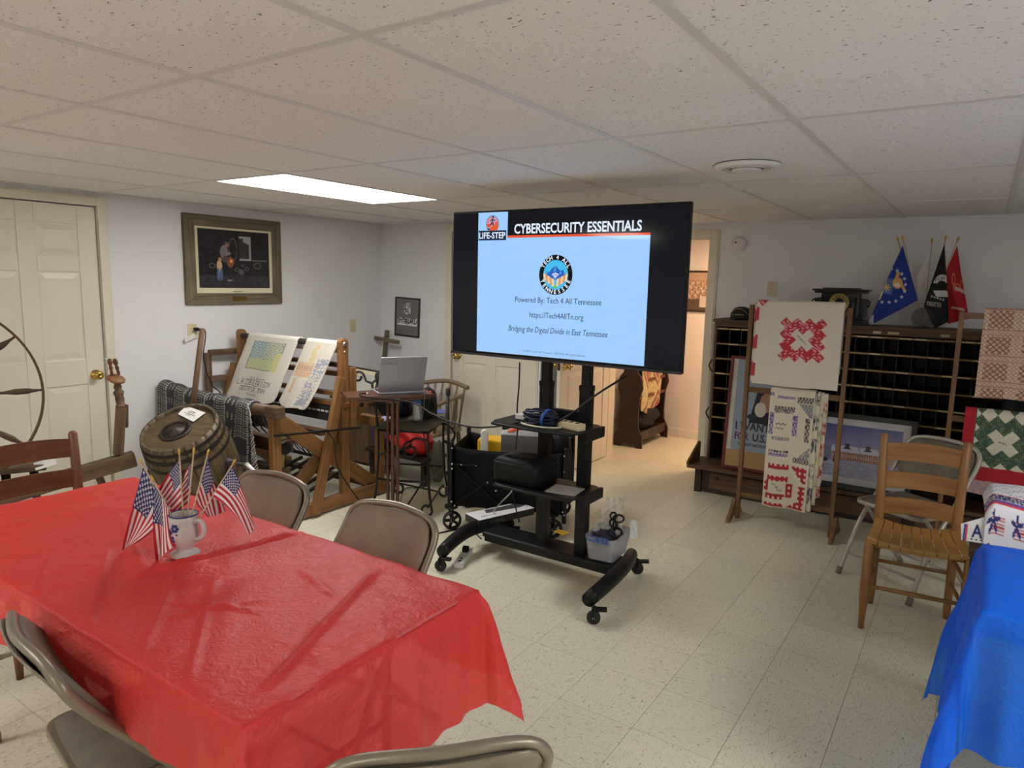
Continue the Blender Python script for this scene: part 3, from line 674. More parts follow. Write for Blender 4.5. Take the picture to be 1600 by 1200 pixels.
# ------------------------------------------------------------------ ladder-back chairs
def make_ladder_chair(label, mat, seatmat, fw=.40, bw=.335, dp=.285, post_h=.875, nslat=3, sh=.44):
    t = thing('ladder_back_chair', label, 'chair', local=True)
    yb, yf = -dp / 2 - .02, dp / 2 + .02
    for s in (-1, 1):
        x = s * bw / 2; top = (x * 1.06, yb - .055, post_h)
        g = G(); g.tube([(x, yb, 0), (x, yb, .04), (x, yb, .30), (x, yb, sh), (x * 1.03, yb - .03, .68), top, (top[0], top[1] - .002, post_h + .012)], [.013, .017, .021, .022, .021, .019, .010], 12); obj('leg', g, mat, t)
        x = s * fw / 2
        g = G(); g.tube([(x, yf, 0), (x, yf, .10), (x, yf, .16), (x, yf, sh - .01), (x, yf, sh + .006)], [.013, .017, .021, .021, .012], 12); obj('leg', g, mat, t)
    for k in range(nslat):
        z0 = (.795, .655, .525)[k]; hh = .085; n = 14; g = G()
        vs = []; f_ = (z0 - sh) / (post_h - sh)
        yy = yb - .055 * f_; hw = bw / 2 * (1 + .06 * f_) - .006
        top = lambda u: (.012 * (1 - u * u) if k == 0 else .004 * (1 - u * u))
        for i in range(n + 1):
            u = -1 + 2 * i / n; dy = -.028 * (1 - u * u); x = u * hw
            vs += [(x, yy + dy - .005, z0 - hh / 2 + .004 * (1 - u * u)), (x, yy + dy - .005, z0 + hh / 2 + top(u)), (x, yy + dy + .005, z0 + hh / 2 + top(u)), (x, yy + dy + .005, z0 - hh / 2 + .004 * (1 - u * u))]
        fs = []; uv = []
        for i in range(n):
            a = i * 4; b = a + 4
            for j in range(4):
                j2 = (j + 1) % 4; fs.append((a + j, b + j, b + j2, a + j2)); x0, x1 = vs[a][0], vs[b][0]; uv.append([(x0, j * .05), (x1, j * .05), (x1, j * .05 + .05), (x0, j * .05 + .05)])
        fs += [(0, 1, 2, 3), (n * 4 + 3, n * 4 + 2, n * 4 + 1, n * 4)]; uv += [[(0, 0)] * 4] * 2
        g.add(vs, fs, uv); obj('slat', g, mat, t)
    for z, r_ in ((.17, .010), (.29, .010)):
        for s in (-1, 1): g = G(); g.tube([(s * bw / 2, yb, z + .02), (s * (bw + fw) / 4, 0, z + .02), (s * fw / 2, yf, z + .02)], [r_ * .8, r_, r_ * .8], 8); obj('rung', g, mat, t)
    g = G(); g.tube([(-fw / 2, yf, .215), (0, yf, .215), (fw / 2, yf, .215)], [.009, .012, .009], 8); obj('rung', g, mat, t)
    g = G(); g.tube([(-bw / 2, yb, .235), (bw / 2, yb, .235)], .010, 8); obj('rung', g, mat, t)
    # seat rails and the flat woven splints that run front to back over them
    for p, q in (((-fw / 2, yf, sh - .02), (fw / 2, yf, sh - .02)), ((-bw / 2, yb, sh - .02), (bw / 2, yb, sh - .02)), ((-bw / 2, yb, sh - .02), (-fw / 2, yf, sh - .02)), ((bw / 2, yb, sh - .02), (fw / 2, yf, sh - .02))):
        g = G(); g.tube([p, q], .011, 8); obj('seat_rail', g, mat, t)
    n = 9
    for k in range(n):
        g = G(); P = np.zeros((2, 16, 3))
        for i in range(2):
            u = (k + .05 + .90 * i) / n * 2 - 1
            for j in range(16):
                if j < 12: f = -.02 + 1.04 * j / 11; z = sh + .012 - .018 * (1 - u * u) - .010 * math.sin(PI * min(1, max(0, f)))+ .012 * abs(u) ** 3; y = yb - .014 + (yf - yb + .03) * (j / 11)
                else: f = 1.02; z = sh + .012 - .018 * (1 - u * u) + .012 * abs(u) ** 3 - (j - 11) * .0065; y = yf + .014 + (.004 if j < 14 else 0)
                hw = bw / 2 + (fw - bw) / 2 * min(1, max(0, (y - yb) / (yf - yb))) + .012
                P[i, j] = (u * hw, y, z)
        g.grid(P, False); obj('seat_splint', g, seatmat, t, solid=.004)
    return t
SPLINT = wood('woven_oak_splint', S(150, 108, 44), S(196, 152, 78), .42, (6, 90))
MAPLE = wood('honey_maple', S(124, 84, 42), S(166, 118, 64), .42)
lc = make_ladder_chair('honey wood slat-back chair with a splint seat standing alone on the right', MAPLE, SPLINT); lc.location = (-.158, 3.725, 0); lc.rotation_euler[2] = PI + .10
lc2 = make_ladder_chair('dark brown slat-back wooden chair at the left end of the red table', BROWNW, SPLINT, fw=.46, bw=.40, dp=.34, post_h=.86); lc2.location = (-3.22, 1.27, 0); lc2.rotation_euler[2] = -PI / 2

# ------------------------------------------------------------------ great wheel (spinning wheel)
wr = ray(-30, 620); wn = Vector((wr.x, wr.y, 0)).normalized(); wx = Vector((wn.y, -wn.x, 0))
wc = atd(-122, 624, 3.42); rad = (atd(68, 624, 3.42) - wc).length * .93
def wpl(px, py, off=0.0):
    r = ray(px, py); return CP + r * ((wc - CP).dot(wn) / r.dot(wn)) + wn * off
WD = wood('old_wheel_wood', S(58, 42, 26), S(96, 72, 46), .6)
t = thing('spinning_wheel', 'antique great spinning wheel with turned spokes by the left door', 'spinning wheel', (wc.x, wc.y, 0))
rr_ = (wpl(68, 600) - wc).length
M = frame_m(wc, wx, (0, 0, 1))
g = G(); ring = []
for k in range(72):
    a = 2 * PI * k / 72; ring.append(M @ Vector((rr_ * math.cos(a), rr_ * math.sin(a), 0)))
n = 72; vs = []
for p in ring:
    d = (p - wc).normalized()
    vs += [p + wn * .016, p - wn * .016, p - wn * .016 - d * .012, p + wn * .016 - d * .012]
fs = [(i * 4 + j, ((i + 1) % n) * 4 + j, ((i + 1) % n) * 4 + (j + 1) % 4, i * 4 + (j + 1) % 4) for i in range(n) for j in range(4)]
g.add(vs, fs, None, False); obj('rim', g, WD, t)
for k in range(10):
    a = math.radians(1.0 + 36 * k) - .0; d = M.to_3x3() @ Vector((math.cos(a), math.sin(a), 0)); L = rr_ - .008
    g = G(); g.tube([wc + d * (L * f) for f in (.08, .2, .32, .36, .6, .68, .76, .86, .92, .96, 1.0)], [.009, .011, .009, .006, .006, .009, .016, .016, .009, .006, .006], 10); obj('spoke', g, WD, t)
g = G(); g.lathe([(.001, -.07), (.028, -.07), (.034, -.04), (.05, -.02), (.05, .02), (.034, .04), (.028, .07), (.001, .07)], 18, M); obj('hub', g, WD, t)
b0, b1 = wpl(-330, 845, .0), wpl(211, 716, .0)
b0.z = b1.z - .27
g = G(); g.beam(b0, b1, .075, .085); obj('bed_beam', g, OLD, t, bev=.006)
bd = (b1 - b0).normalized()
def leg(f, dx, dn):
    p = b0 + (b1 - b0) * f; q = Vector((p.x + wx.x * dx + wn.x * dn, p.y + wx.y * dx + wn.y * dn, 0)); g = G(); g.tube([p, p.lerp(q, .3), p.lerp(q, .7), q], [.018, .021, .021, .015], 10); obj('leg', g, OLD, t)
leg(.86, .16, .16); leg(.10, -.16, -.16); leg(.14, -.12, .22)
g = G(); g.tube([wc + wn * .0, wc - wn * .10], .014, 10); obj('axle', g, IRON, t)
g = G(); q = b0.lerp(b1, .32); g.beam(q, wc - wn * .09, .05, .06); obj('wheel_post', g, OLD, t)
p0, p1 = wpl(185, 704), wpl(189, 636)
g = G(); g.beam(p0 + (p0 - p1) * .1, p1, .050, .050, wn); obj('head_post', g, OLD, t, bev=.006)
g = G(); g.beam(wpl(196, 668), wpl(196, 632), .028, .03, wn); obj('wedge', g, OLD, t, bev=.005)
ax = (wpl(182, 592) - p1).normalized(); A = Matrix.Translation(p1) @ ax.to_track_quat('Z', 'Y').to_matrix().to_4x4(); LL = (wpl(182, 594) - p1).length; TURN = BROWNW
g = G(); g.lathe([(.001, 0), (.026, 0), (.027, .012), (.021, .018), (.024, LL * .3), (.022, LL * .42), (.027, LL * .5), (.027, LL * .58), (.017, LL * .64), (.022, LL * .74), (.016, LL * .86), (.020, LL)], 16, A); obj('turned_head', g, OLD, t)
dc = wpl(181.5, 592); A2 = Matrix.Translation(dc) @ (ax * .9 + wx * .30 - wn * .38).to_track_quat('Z', 'Y').to_matrix().to_4x4()
g = G(); g.lathe([(.001, -.014), (.036, -.014), (.047, -.006), (.048, .003), (.038, .011), (.012, .014), (.001, .014)], 20, A2); obj('head_disc', g, OAK, t)
for px, x2 in ((175, 171), (186, 179)):
    a_, b_ = wpl(px, 586), wpl(x2, 561); L = (b_ - a_).length; A = Matrix.Translation(a_) @ (b_ - a_).to_track_quat('Z', 'Y').to_matrix().to_4x4()
    g = G(); g.lathe([(.007, 0), (.009, L * .15), (.007, L * .3), (.011, L * .45), (.007, L * .6), (.012, L * .72), (.013, L * .88), (.009, L * .94), (.011, L), (.001, L * 1.03)], 12, A); obj('maiden', g, BROWNW, t)
g = G(); g.tube(spline([wpl(171, 574), wpl(164, 568), wpl(161, 562), wpl(164, 560), wpl(169, 563)], 5), .0016, 6); obj('wire_hook', g, SCREW, t)
# small three-legged bench with a paper card under the wheel
g0 = wpl(37, 741, -.0)
t = thing('wooden_bench', 'low rough wooden bench with dark legs behind the brown slat-back chair', 'bench', (g0.x, g0.y, 0))
def wq(px, py, off=.12): return wpl(px, py, off)
g = G(); P = [wq(-70, 748), wq(74, 733)]; g.beam(P[0], P[1], .16, .035); obj('seat', g, OLD, t, bev=.008)
for px, o in ((10, .1), (56, .16), (-50, .13)):
    a = wq(px, 745, o); g = G(); g.tube([a, (a.x + (px - 20) * .001, a.y, 0)], [.022, .014], 10); obj('leg', g, DARKW, t)
a = wq(73, 733, .06); g = G(); M = frame_m(wq(72, 731, .05) + Vector((0, 0, .012)), (wx * .96 + Vector((0, 0, .2))), wn * .8 + Vector((0, 0, .5))); g.prism([(-.05, -.03), (.05, -.03), (.05, .03), (-.05, .03)], .0015, M)
tag(obj('paper_card', g, WHITEP), 'small white paper card lying on the low bench under the wheel', 'card')

# ------------------------------------------------------------------ barrel churn
bv_ = ray(279, 667).normalized(); br_ = (CR - bv_ * CR.dot(bv_)).normalized(); bu_ = br_.cross(bv_); bn = (-bv_ * .54 + (br_ * -.424 + bu_ * .906) * .84).normalized()
bc = aty(279, 667, 2.20); Rb = .209; bh = bn.to_track_quat('Z', 'Y').to_matrix().to_4x4(); A = Matrix.Translation(bc - bn * .5) @ bh
t = thing('butter_churn', 'tilted wooden barrel churn with dark hoops, iron cap and a paper notice', 'barrel', (bc.x, bc.y, 0))
BARW = wood('barrel_oak', S(74, 60, 40), S(110, 92, 62), .5, (5, 30)); CASTI = plain('cast_iron', S(62, 52, 46), .5, .35, var=.25, scale=30)
def rb(z): f = (z - .25) / .25; return Rb * (1.13 - .13 * f * f)
nst = 22
for k in range(nst):     # staves
    g = G(); n = 9; vs = []
    a0, a1 = 2 * PI * (k + .02) / nst, 2 * PI * (k + .98) / nst
    P = np.zeros((4, n, 3))
    for i in range(4):
        a = a0 + (a1 - a0) * i / 3
        for j in range(n):
            z = .5 * j / (n - 1); P[i, j] = A @ Vector((rb(z) * math.cos(a), rb(z) * math.sin(a), z))
    b_ = len(g.V); g.grid(P)
    g.UV = [[(v * .5, u * .07 + k) for u, v in f] for f in g.UV]
    o = obj('stave', g, BARW, t, solid=.014)
g = G(); g.lathe([(.001, .478), (rb(.48) - .006, .478), (rb(.48) - .006, .47), (.001, .47)], 40, A, sm=False); g.lathe([(.001, .02), (rb(.02) - .006, .02)], 40, A)
Ai = A.inverted(); g.UV = [[tuple((Ai @ Vector(g.V[i]))[:2]) for i in f] for f in g.F]; obj('barrel_head', g, BARW, t)
for z0, z1 in ((.455, .475), (.405, .43), (.345, .365), (.07, .1), (.14, .16)):
    g = G(); g.lathe([(rb(z0) + .004, z0), (rb(z0) + .010, z0), (rb(z1) + .010, z1), (rb(z1) + .004, z1)], 44, A, sm=False); obj('hoop', g, HOOPM, t)
AL = A @ Matrix.Translation((-.02, -.012, .478))
g = G(); g.lathe([(.001, .0), (.092, 0), (.094, .006), (.088, .011), (.074, .011), (.072, .008), (.05, .008), (.048, .013), (.022, .014), (.02, .020), (.001, .021)], 36, AL); obj('cap', g, CASTI, t, label='round cast iron cap')
g = G()
for k in range(26):
    a = 2 * PI * k / 26; g.box(AL @ Vector((.066 * math.cos(a), .066 * math.sin(a), .012)), (.012, .006, .010), (AL.to_3x3() @ Matrix.Rotation(a, 3, 'Z')))
obj('cap_lettering', g, CASTI, t, kind='stuff')
def bpt(px, py, dz): r = ray(px, py); o = bc + bn * dz; return CP + r * ((o - CP).dot(bn) / r.dot(bn))
q = [bpt(*p, -.012) for p in ((291, 634), (321, 645), (302, 659), (278, 647))]
g = G(); g.add([p + bn * .001 for p in q] + [p - bn * .0005 for p in q], [(0, 1, 2, 3), (0, 4, 5, 1), (1, 5, 6, 2), (2, 6, 7, 3), (3, 7, 4, 0)]); pc = tag(obj('paper_notice', g, WHITEP), 'white printed notice lying on the lid of the barrel churn', 'notice')
M = frame_m((q[0] + q[1] + q[2] + q[3]) / 4 + bn * .0025, q[1] - q[0], q[0] - q[3])
for k_, (wd_, y) in enumerate(((.05, .016), (.055, .004), (.095, -.008), (.035, -.019))): dashes(wd_, .0055, INK, pc, M @ Matrix.Translation((0, y, 0)), seed=k_)
# crank, bearing and stand
ca = (CR * .93 - Vector(CW) * .25 + CU * .0); ca.z = 0; ca.normalize(); cc = bc - bn * .26
k0 = cc + ca * (Rb * 1.13)
g = G(); A3 = Matrix.Translation(k0) @ ca.to_track_quat('Z', 'Y').to_matrix().to_4x4(); g.lathe([(.001, -.02), (.05, -.02), (.05, .0), (.03, .01), (.028, .05), (.012, .055), (.012, .12), (.001, .12)], 18, A3); obj('bearing', g, HOOPM, t)
h1 = atd(392, 716, (k0 - CP).dot(CW) - .05)
g = G(); g.tube([k0 + ca * .09, k0 + ca * .13 + Vector((0, 0, .005)), k0 + ca * .17 + Vector((0, 0, -.03)), k0 + ca * .25 + Vector((0, 0, -.06))], [.010, .016, .012, .010], 8); obj('crank_arm', g, SCREW, t, label='bare steel crank arm')
g = G(); e0 = k0 + ca * .24 + Vector((0, 0, -.058)); g.tube([e0, e0 + ca * .03, e0 + ca * .09, e0 + ca * .11], [.010, .014, .013, .008], 10); obj('crank_handle', g, OAK, t)
for s in (-1, 1):
    p = cc + ca * s * (Rb * 1.13 + .045)
    for d in (-.17, .17):
        f = Vector((-ca.y, ca.x, 0)); g = G(); g.beam(p, (p.x + f.x * d, p.y + f.y * d, 0), .04, .05); obj('stand_leg', g, OLD, t, bev=.004)
    f = Vector((-ca.y, ca.x, 0)); g = G(); g.beam(Vector((p.x, p.y, .12)) - f * .14, Vector((p.x, p.y, .12)) + f * .14, .03, .05); obj('stand_rail', g, OLD, t)
g = G(); p = cc - ca * (Rb * 1.13 + .045); q = cc + ca * (Rb * 1.13 + .045); g.beam((p.x, p.y, .16), (q.x, q.y, .16), .04, .05); obj('stand_rail', g, OLD, t)
# wooden stick behind the barrel
p0, p1 = aty(303, 622, 2.62), aty(316, 514, 2.62); bot = p0 + (p0 - p1) * (p0.z / (p1.z - p0.z))
g = G(); g.tube([bot, p0, p1], [.020, .019, .0165], 12); tag(obj('wooden_pole', g, OLD), 'bare wooden pole standing upright behind the barrel churn', 'pole')

# ------------------------------------------------------------------ floor loom
xr, xl = -3.63, -4.77
t = thing('floor_loom', 'big golden oak floor loom with a black woven cloth over its front beam', 'loom', ((xr + xl) / 2, 3.2, 0))
def bm(name, p, q, wd, ht, mat=OAK, up=(1, 0, 0), **k): g = G(); g.beam(p, q, wd, ht, up); return obj(name, g, mat, t, bev=.004, **k)
for x, s in ((xr, 1), (xl, -1)):
    bm('base_beam', (x, 2.68, .055), (x, 3.72, .055), .085, .05)
    bm('front_post', (x + .012 * s, 2.71, 0), (x + .012 * s, 2.71, .735), .065, .045)
    bm('lean_post', (x + .03 * s, 3.0, .02), (x + .03 * s, 3.25, .93), .062, .04)
    bm('cross_board', (x - .02 * s, 2.74, .71), (x - .02 * s, 3.66, .04), .105, .03)
    bm('cross_board', (x - .05 * s, 2.80, .13), (x - .05 * s, 3.56, .745), .095, .03)
    bm('rear_post', (x, 3.64, 0), (x, 3.64, .58), .06, .045)
    o = bm('castle_post', (x + .0 * s, 3.292, .04), (x + .0 * s, 3.292, 1.16), .068, .042)
    g = G(); M = frame_m((x, 3.292, 1.16), (0, 1, 0), (0, 0, 1)); g.prism([(.034 * math.cos(a), .034 * math.sin(a)) for a in np.linspace(0, PI, 12)], .042, M); obj('post_top', g, OAK, t)
    g = G(); g.cyl((x - .03 * s, 3.292, 1.155), (x + .03 * s, 3.292, 1.155), .014); obj('bolt', g, SCREW, t)
    g = G(); g.cyl((x - .03 * s, 3.292, 1.10), (x + .026 * s, 3.292, 1.10), .007); obj('bolt', g, SCREW, t)
    g = G(); g.cyl((x - .067 * s, 3.50, .70), (x - .034 * s, 3.50, .70), .019); obj('bolt_hole', g, IRON, t, label='dark round hole')
    bm('beater_arm', (x + .02 * s, 3.36, .55), (x + .02 * s, 3.36, .99), .05, .03)
g = G(); g.tube([(xl - .02, 2.712, .765), (xr + .04, 2.712, .765)], .038, 14); obj('breast_beam', g, OAKD, t)
g = G(); g.box((xr + .02, 2.71, .765), (.11, .075, .075)); obj('beam_block', g, OLD, t, bev=.006)
g = G(); g.tube([(xl, 3.292, 1.145), (xr, 3.292, 1.145)], .021, 12); obj('top_roller', g, plain('black_painted_wood', (.03, .025, .022), .5), t)
bm('beater_top', (xl - .03, 3.37, .93), (xr + .03, 3.37, .93), .05, .035, up=(0, 0, 1)); bm('beater_bottom', (xl - .03, 3.30, .73), (xr + .03, 3.30, .73), .055, .03, up=(0, 0, 1))
bm('castle_rail', (xl - .06, 3.33, 1.0), (xr - .02, 3.33, 1.0), .05, .03, OAKD, up=(0, 0, 1)); bm('castle_rail', (xl - .09, 3.30, .80), (xr, 3.30, .80), .05, .03, up=(0, 0, 1))
for z in (1.02, .82): bm('side_stub', (xl - .06, 3.05, z), (xl - .06, 3.32, z), .045, .035, OLD)
bm('side_stub', (xl - .075, 3.05, 1.02), (xl - .075, 3.05, .6), .045, .035, OLD)
g = G(); g.box(((xl + xr) / 2, 3.325, .655), (xr - xl - .12, .10, .11)); obj('harness_frame', g, plain('black_cotton_warp', (.02, .018, .018), .9), t, label='black harness of heddles')
g = G()
for k in range(16): g.box((xl + .36 + k * .045, 3.272, .668), (.028, .006, .012))
obj('reed_teeth', g, WHITEP, t, kind='stuff')
bm('cloth_beam', (xl, 2.82, .52), (xr, 2.82, .52), .085, .085, OAKD, up=(0, 0, 1)); bm('back_beam', (xl, 3.63, .56), (xr, 3.63, .56), .07, .07, up=(0, 0, 1)); bm('front_rail', (xl, 2.80, .36), (xr, 2.80, .36), .07, .03, OAKD, up=(0, 0, 1)); bm('low_rail', (xl, 3.55, .1), (xr, 3.55, .1), .07, .03, OAKD, up=(0, 0, 1)); bm('warp_rail', (xl, 3.12, .56), (xr, 3.12, .56), .07, .035, OAKD, up=(0, 0, 1))
for k in range(6): g = G(); g.tube([(-3.8 - k * .11, 2.88, .05), (-3.84 - k * .10, 3.5, .20)], .014, 8); obj('treadle', g, DARKW, t)
g = G()
for k in range(24): g.tube([(-3.78 - k * .03, 3.12 + .02 * (k % 3), .50), (-3.8 - k * .028, 3.3, .30 + .02 * (k % 2)), (-3.82 - k * .026, 3.52, .22)], .004, 5)
obj('heddle_cords', g, plain('dark_cord', (.03, .025, .02), .9), t, kind='stuff')
g = G(); p, q = atx(429, 681, -3.585), atx(562, 668, -3.585); g.beam(p, q, .022, .012); obj('iron_bar', g, IRON, t)
g = G(); g.tube(spline([(-3.70, 2.80, .66), (-3.66, 2.83, .70), (-3.65, 2.86, .66), (-3.67, 2.90, .60), (-3.66, 2.95, .56)], 5), .007, 7); obj('hook', g, IRON, t)
g = G(); g.cyl((-3.72, 2.78, .52), (-3.60, 2.78, .52), .042); obj('ratchet_wheel', g, IRON, t)
# strips of printed paper/cloth hanging by the front post
for k, (x0, wd, z0, z1, c) in enumerate(((-3.735, .055, .30, .66, S(214, 206, 190)), (-3.70, .06, .17, .62, S(186, 172, 112)))):
    P = np.zeros((12, 24, 3)); C_ = np.zeros((12, 24, 3))
    for i in range(12):
        for j in range(24):
            u, v = i / 11, j / 23; P[i, j] = (x0 + u * wd * .5, 2.765 + u * wd + .01 * math.sin(v * 7 + k), z1 - v * (z1 - z0))
            C_[i, j] = c if RNG.random() > .25 else tuple(x * .72 for x in c)
    g = G(); g.grid(P); tag(obj('feed_sack_strip', g, CLOTHP, col=C_.reshape(-1, 3), solid=.002), ('whitish paper strip hanging inside the loom front post', 'yellowed cloth strip hanging inside the loom front post')[k], 'cloth strip')

# black woven cloth over the breast beam
def weave_col(U, V, nu, nv):
    tick = (np.floor(U * nu) + np.floor(V * nv)) % 2; row = np.floor(V * nv) % 2; col_ = np.floor(U * nu) % 3
    c = np.where(tick[..., None] > 0, S(44, 44, 49), S(72, 72, 78)) * np.ones(U.shape + (1,))
    band = np.sin(U * 2 * PI * 4.5 + .6) > -.1; bv = np.sin(V * 2 * PI * 2.4 + .8) > -.6
    c = np.where((band & bv & (row > 0) & (col_ < 2))[..., None], S(156, 152, 138), c)
    dark = (~band) & (np.sin(V * 2 * PI * 9) > .2); c = np.where((dark & (tick > 0))[..., None], S(28, 28, 32), c)
    knot = (np.abs((U * 26) % 1 - .5) < .2) & (np.abs((V * 9 + .3) % 1 - .5) < .22) & (~band)
    c = np.where((knot & (tick > 0))[..., None], S(176, 173, 164), c)
    edge = (np.abs((U * 4.5 + .1) % 1 - .5) < .03) & (np.floor(V * nv * 1.5) % 3 > 0)
    return np.where(edge[..., None], S(186, 184, 178), c)
n, m = 330, 240; x0, x1 = -4.86, -3.80; u = np.linspace(0, 1, n); v = np.linspace(0, 1, m); U, V = np.meshgrid(u, v, indexing='ij')
s_ = V * .86 - .26; X = x0 + U * (x1 - x0)
r_ = .047 + .004 * np.sin(X * 40); ang = np.clip(s_ / r_, -PI / 2, PI / 2)
Y = 2.712 - np.sin(ang) * r_; Z = .765 + np.cos(ang) * r_
hang = np.clip(s_ - r_ * PI / 2, 0, None); Z = Z - hang; Y = Y - np.where(hang > 0, .012 * np.sin(X * 19 + 1) * np.clip(hang * 4, 0, 1) + .02 * np.clip(hang * 3, 0, 1), 0)
back = np.clip(-s_ - r_ * PI / 2, 0, None); Z = Z - back * .8; Y = Y + back * .3
# left end bunched higher and wavier hem
Z = Z + .03 * np.exp(-((X - x0) / .25) ** 2) * (1 + 0 * V) - .004 * np.sin(X * 60) * (hang > 0)
P = np.stack([X, Y, Z], -1); g = G(); g.grid(P); tag(obj('woven_blanket', g, printed('black_overshot_weave', .95, weave=.9, wscale=140), col=weave_col(U, V, 150, 108).reshape(-1, 3), solid=.008), 'black and white woven coverlet draped over the front beam of the loom', 'blanket')
g = G()
for k in range(26):
    z0 = .33 + .012 * RNG.random(); xx = -3.805 + .004 * (k % 3); g.tube([(xx, 2.655 + .002 * k, .78 - k * .017), (xx + .02, 2.65 + .002 * k, .775 - k * .017), (xx + .022, 2.648, .75 - k * .017)], .0035, 5)
tag(obj('fringe', g, plain('grey_yarn', S(176, 172, 164), .95)), 'pale yarn fringe edging the black woven coverlet', 'fringe', kind='stuff')

# ------------------------------------------------------------------ feed sacks on the top roller
def sack(xa, xb, xa2, xb2, zb, label, colf, zback=.9, seed=0):
    n, m = 130, 260; U, V = np.meshgrid(np.linspace(0, 1, n), np.linspace(0, 1, m), indexing='ij')
    tot = .10 + (1.168 - zb); s_ = V * tot - .10; r_ = .026
    ang = np.clip(s_ / r_, -PI / 2, PI / 2); hang = np.clip(s_ - r_ * PI / 2, 0, None); back = np.clip(-s_ - r_ * PI / 2, 0, None); f = hang / max(1e-6, hang.max())
    X = (xa + (xa2 - xa) * f) + U * ((xb + (xb2 - xb) * f) - (xa + (xa2 - xa) * f))
    Y = 3.292 - np.sin(ang) * r_ - f * .10 - .012 * f * np.sin(U * 9 + seed) - .004 * np.sin(U * 31 + V * 12 + seed) * f + back * .2; Z = 1.145 + np.cos(ang) * r_ - hang * np.sqrt(1 - .02) - back
    c = 0.5 * np.minimum(U, 1 - U); Z = Z + f ** 6 * .03 * np.exp(-np.minimum(U, 1 - U) / .06) - .004 * np.sin(U * 12 + seed) * f
    Y = Y + .012 * np.exp(-np.minimum(U, 1 - U) / .03)
    g = G(); g.grid(np.stack([X, Y, Z], -1)); t_ = tag(obj('feed_sack', g, CLOTHP, col=colf(U, f, hang).reshape(-1, 3), solid=.009), label, 'feed sack'); return t_
LET = {}
def stamp(c, U, F, s, u0, u1, f0, f1, colr):
    """ink the words s into the print between the given bounds (a tiny 5x7 block letter)"""
    FONT = {'A': '01110 10001 10001 11111 10001 10001 10001', 'B': '11110 10001 10001 11110 10001 10001 11110', 'C': '01111 10000 10000 10000 10000 10000 01111', 'D': '11110 10001 10001 10001 10001 10001 11110', 'E': '11111 10000 10000 11110 10000 10000 11111', 'G': '01111 10000 10000 10011 10001 10001 01111', 'I': '111 010 010 010 010 010 111', 'L': '10000 10000 10000 10000 10000 10000 11111', 'N': '10001 11001 10101 10101 10011 10001 10001', 'O': '01110 10001 10001 10001 10001 10001 01110', 'R': '11110 10001 10001 11110 10100 10010 10001', 'S': '01111 10000 10000 01110 00001 00001 11110', 'T': '11111 00100 00100 00100 00100 00100 00100', 'U': '10001 10001 10001 10001 10001 10001 01110', 'Z': '11111 00001 00010 00100 01000 10000 11111', 'F': '11111 10000 10000 11110 10000 10000 10000', '&': '01100 10010 10100 01000 10101 10010 01101', '.': '0 0 0 0 0 0 1', ' ': '00 00 00 00 00 00 00', '1': '010 110 010 010 010 010 111', 'Y': '10001 10001 01010 00100 00100 00100 00100', 'M': '10001 11011 10101 10101 10001 10001 10001', 'H': '10001 10001 10001 11111 10001 10001 10001', 'P': '11110 10001 10001 11110 10000 10000 10000', 'W': '10001 10001 10001 10101 10101 11011 10001', ',': '00 00 00 00 00 01 10'}
    rows = ['' for _ in range(7)]
    for ch in s:
        for k, r0 in enumerate(FONT[ch].split()): rows[k] += r0 + '0'
    A_ = np.array([[int(x) for x in r0] for r0 in rows]); w_ = A_.shape[1]
    ok = (U >= u0) & (U < u1) & (F >= f0) & (F < f1); iu = np.clip(((U - u0) / (u1 - u0) * w_).astype(int), 0, w_ - 1); jf = np.clip(((F - f0) / (f1 - f0) * 7).astype(int), 0, 6)
    hit = ok & (A_[jf, iu] > 0); c[hit] = colr
    return c
def blotch(U, V, k): return np.sin(U * 23 + 3 * np.sin(V * 17 + k)) * np.sin(V * 29 + 2 * np.sin(U * 13 + k))
def sack1(U, F, hang):
    c = np.ones(U.shape + (3,)) * S(222, 217, 204); c *= (1 + .03 * blotch(U, F * 3, 1))[..., None]
    lab = (U > .2) & (U < .83) & (F > .05) & (F < .50); c[lab] = S(200, 206, 180)
    gl = lab & (F > .3); c[gl] = S(196, 202, 156); bl = lab & (U < .48) & (F < .32); c[bl] = S(176, 196, 196)
    d_ = lab & (np.abs(blotch(U * 1.6, F * 2.5, 4)) < .12) & (F < .33); c[d_] = S(120, 134, 128)
    ed = lab & ((U < .21) | (U > .815) | (F > .49)); c[ed] = S(120, 130, 112)
    ye = lab & (U > .72) & (F > .22); c[ye] = S(210, 204, 140)
    for s, u0, u1, f0, f1 in (('MILLED FOR', .36, .70, .625, .655), ('L.A. ZIEGLER & SON', .15, .84, .665, .755), ('DECATUR, TENN.', .24, .80, .775, .85), ('ROUTE 1', .38, .64, .875, .91)): stamp(c, U, F, s, u0, u1, f0, f1, S(72, 72, 76))
    return c
def sack2(U, F, hang):
    c = np.ones(U.shape + (3,)) * S(228, 221, 206); c *= (1 + .03 * blotch(U, F * 3, 2))[..., None]
    o = (U > .08) & (U < .62) & (F > .30) & (F < .52); c[o] = S(230, 204, 172); c[o & (np.abs(blotch(U * 2, F * 3, 2)) < .16)] = S(206, 150, 110)
    b_ = (U > .55) & (np.abs(U - .78 + .2 * (F - .5)) < .17) & (F > .22) & (F < .95); c[b_ & (blotch(U * 1.3, F * 2, 7) > -.1)] = S(172, 176, 190)
    y = (U > .38) & (U < .56) & (F > .02) & (F < .34); c[y & (blotch(U, F * 2, 5) > -.3)] = S(226, 206, 156)
    c[(np.abs(U - .2) < .05) & (F > .55) & (F < .78)] = S(222, 182, 150)
    stamp(c, U, F, 'BRAN', .12, .60, .34, .42, S(196, 160, 140)); return c
sack(-4.655, -4.075, -4.81, -4.25, .645, 'off-white feed sack with a green map-like print, left on the loom', sack1, seed=1)
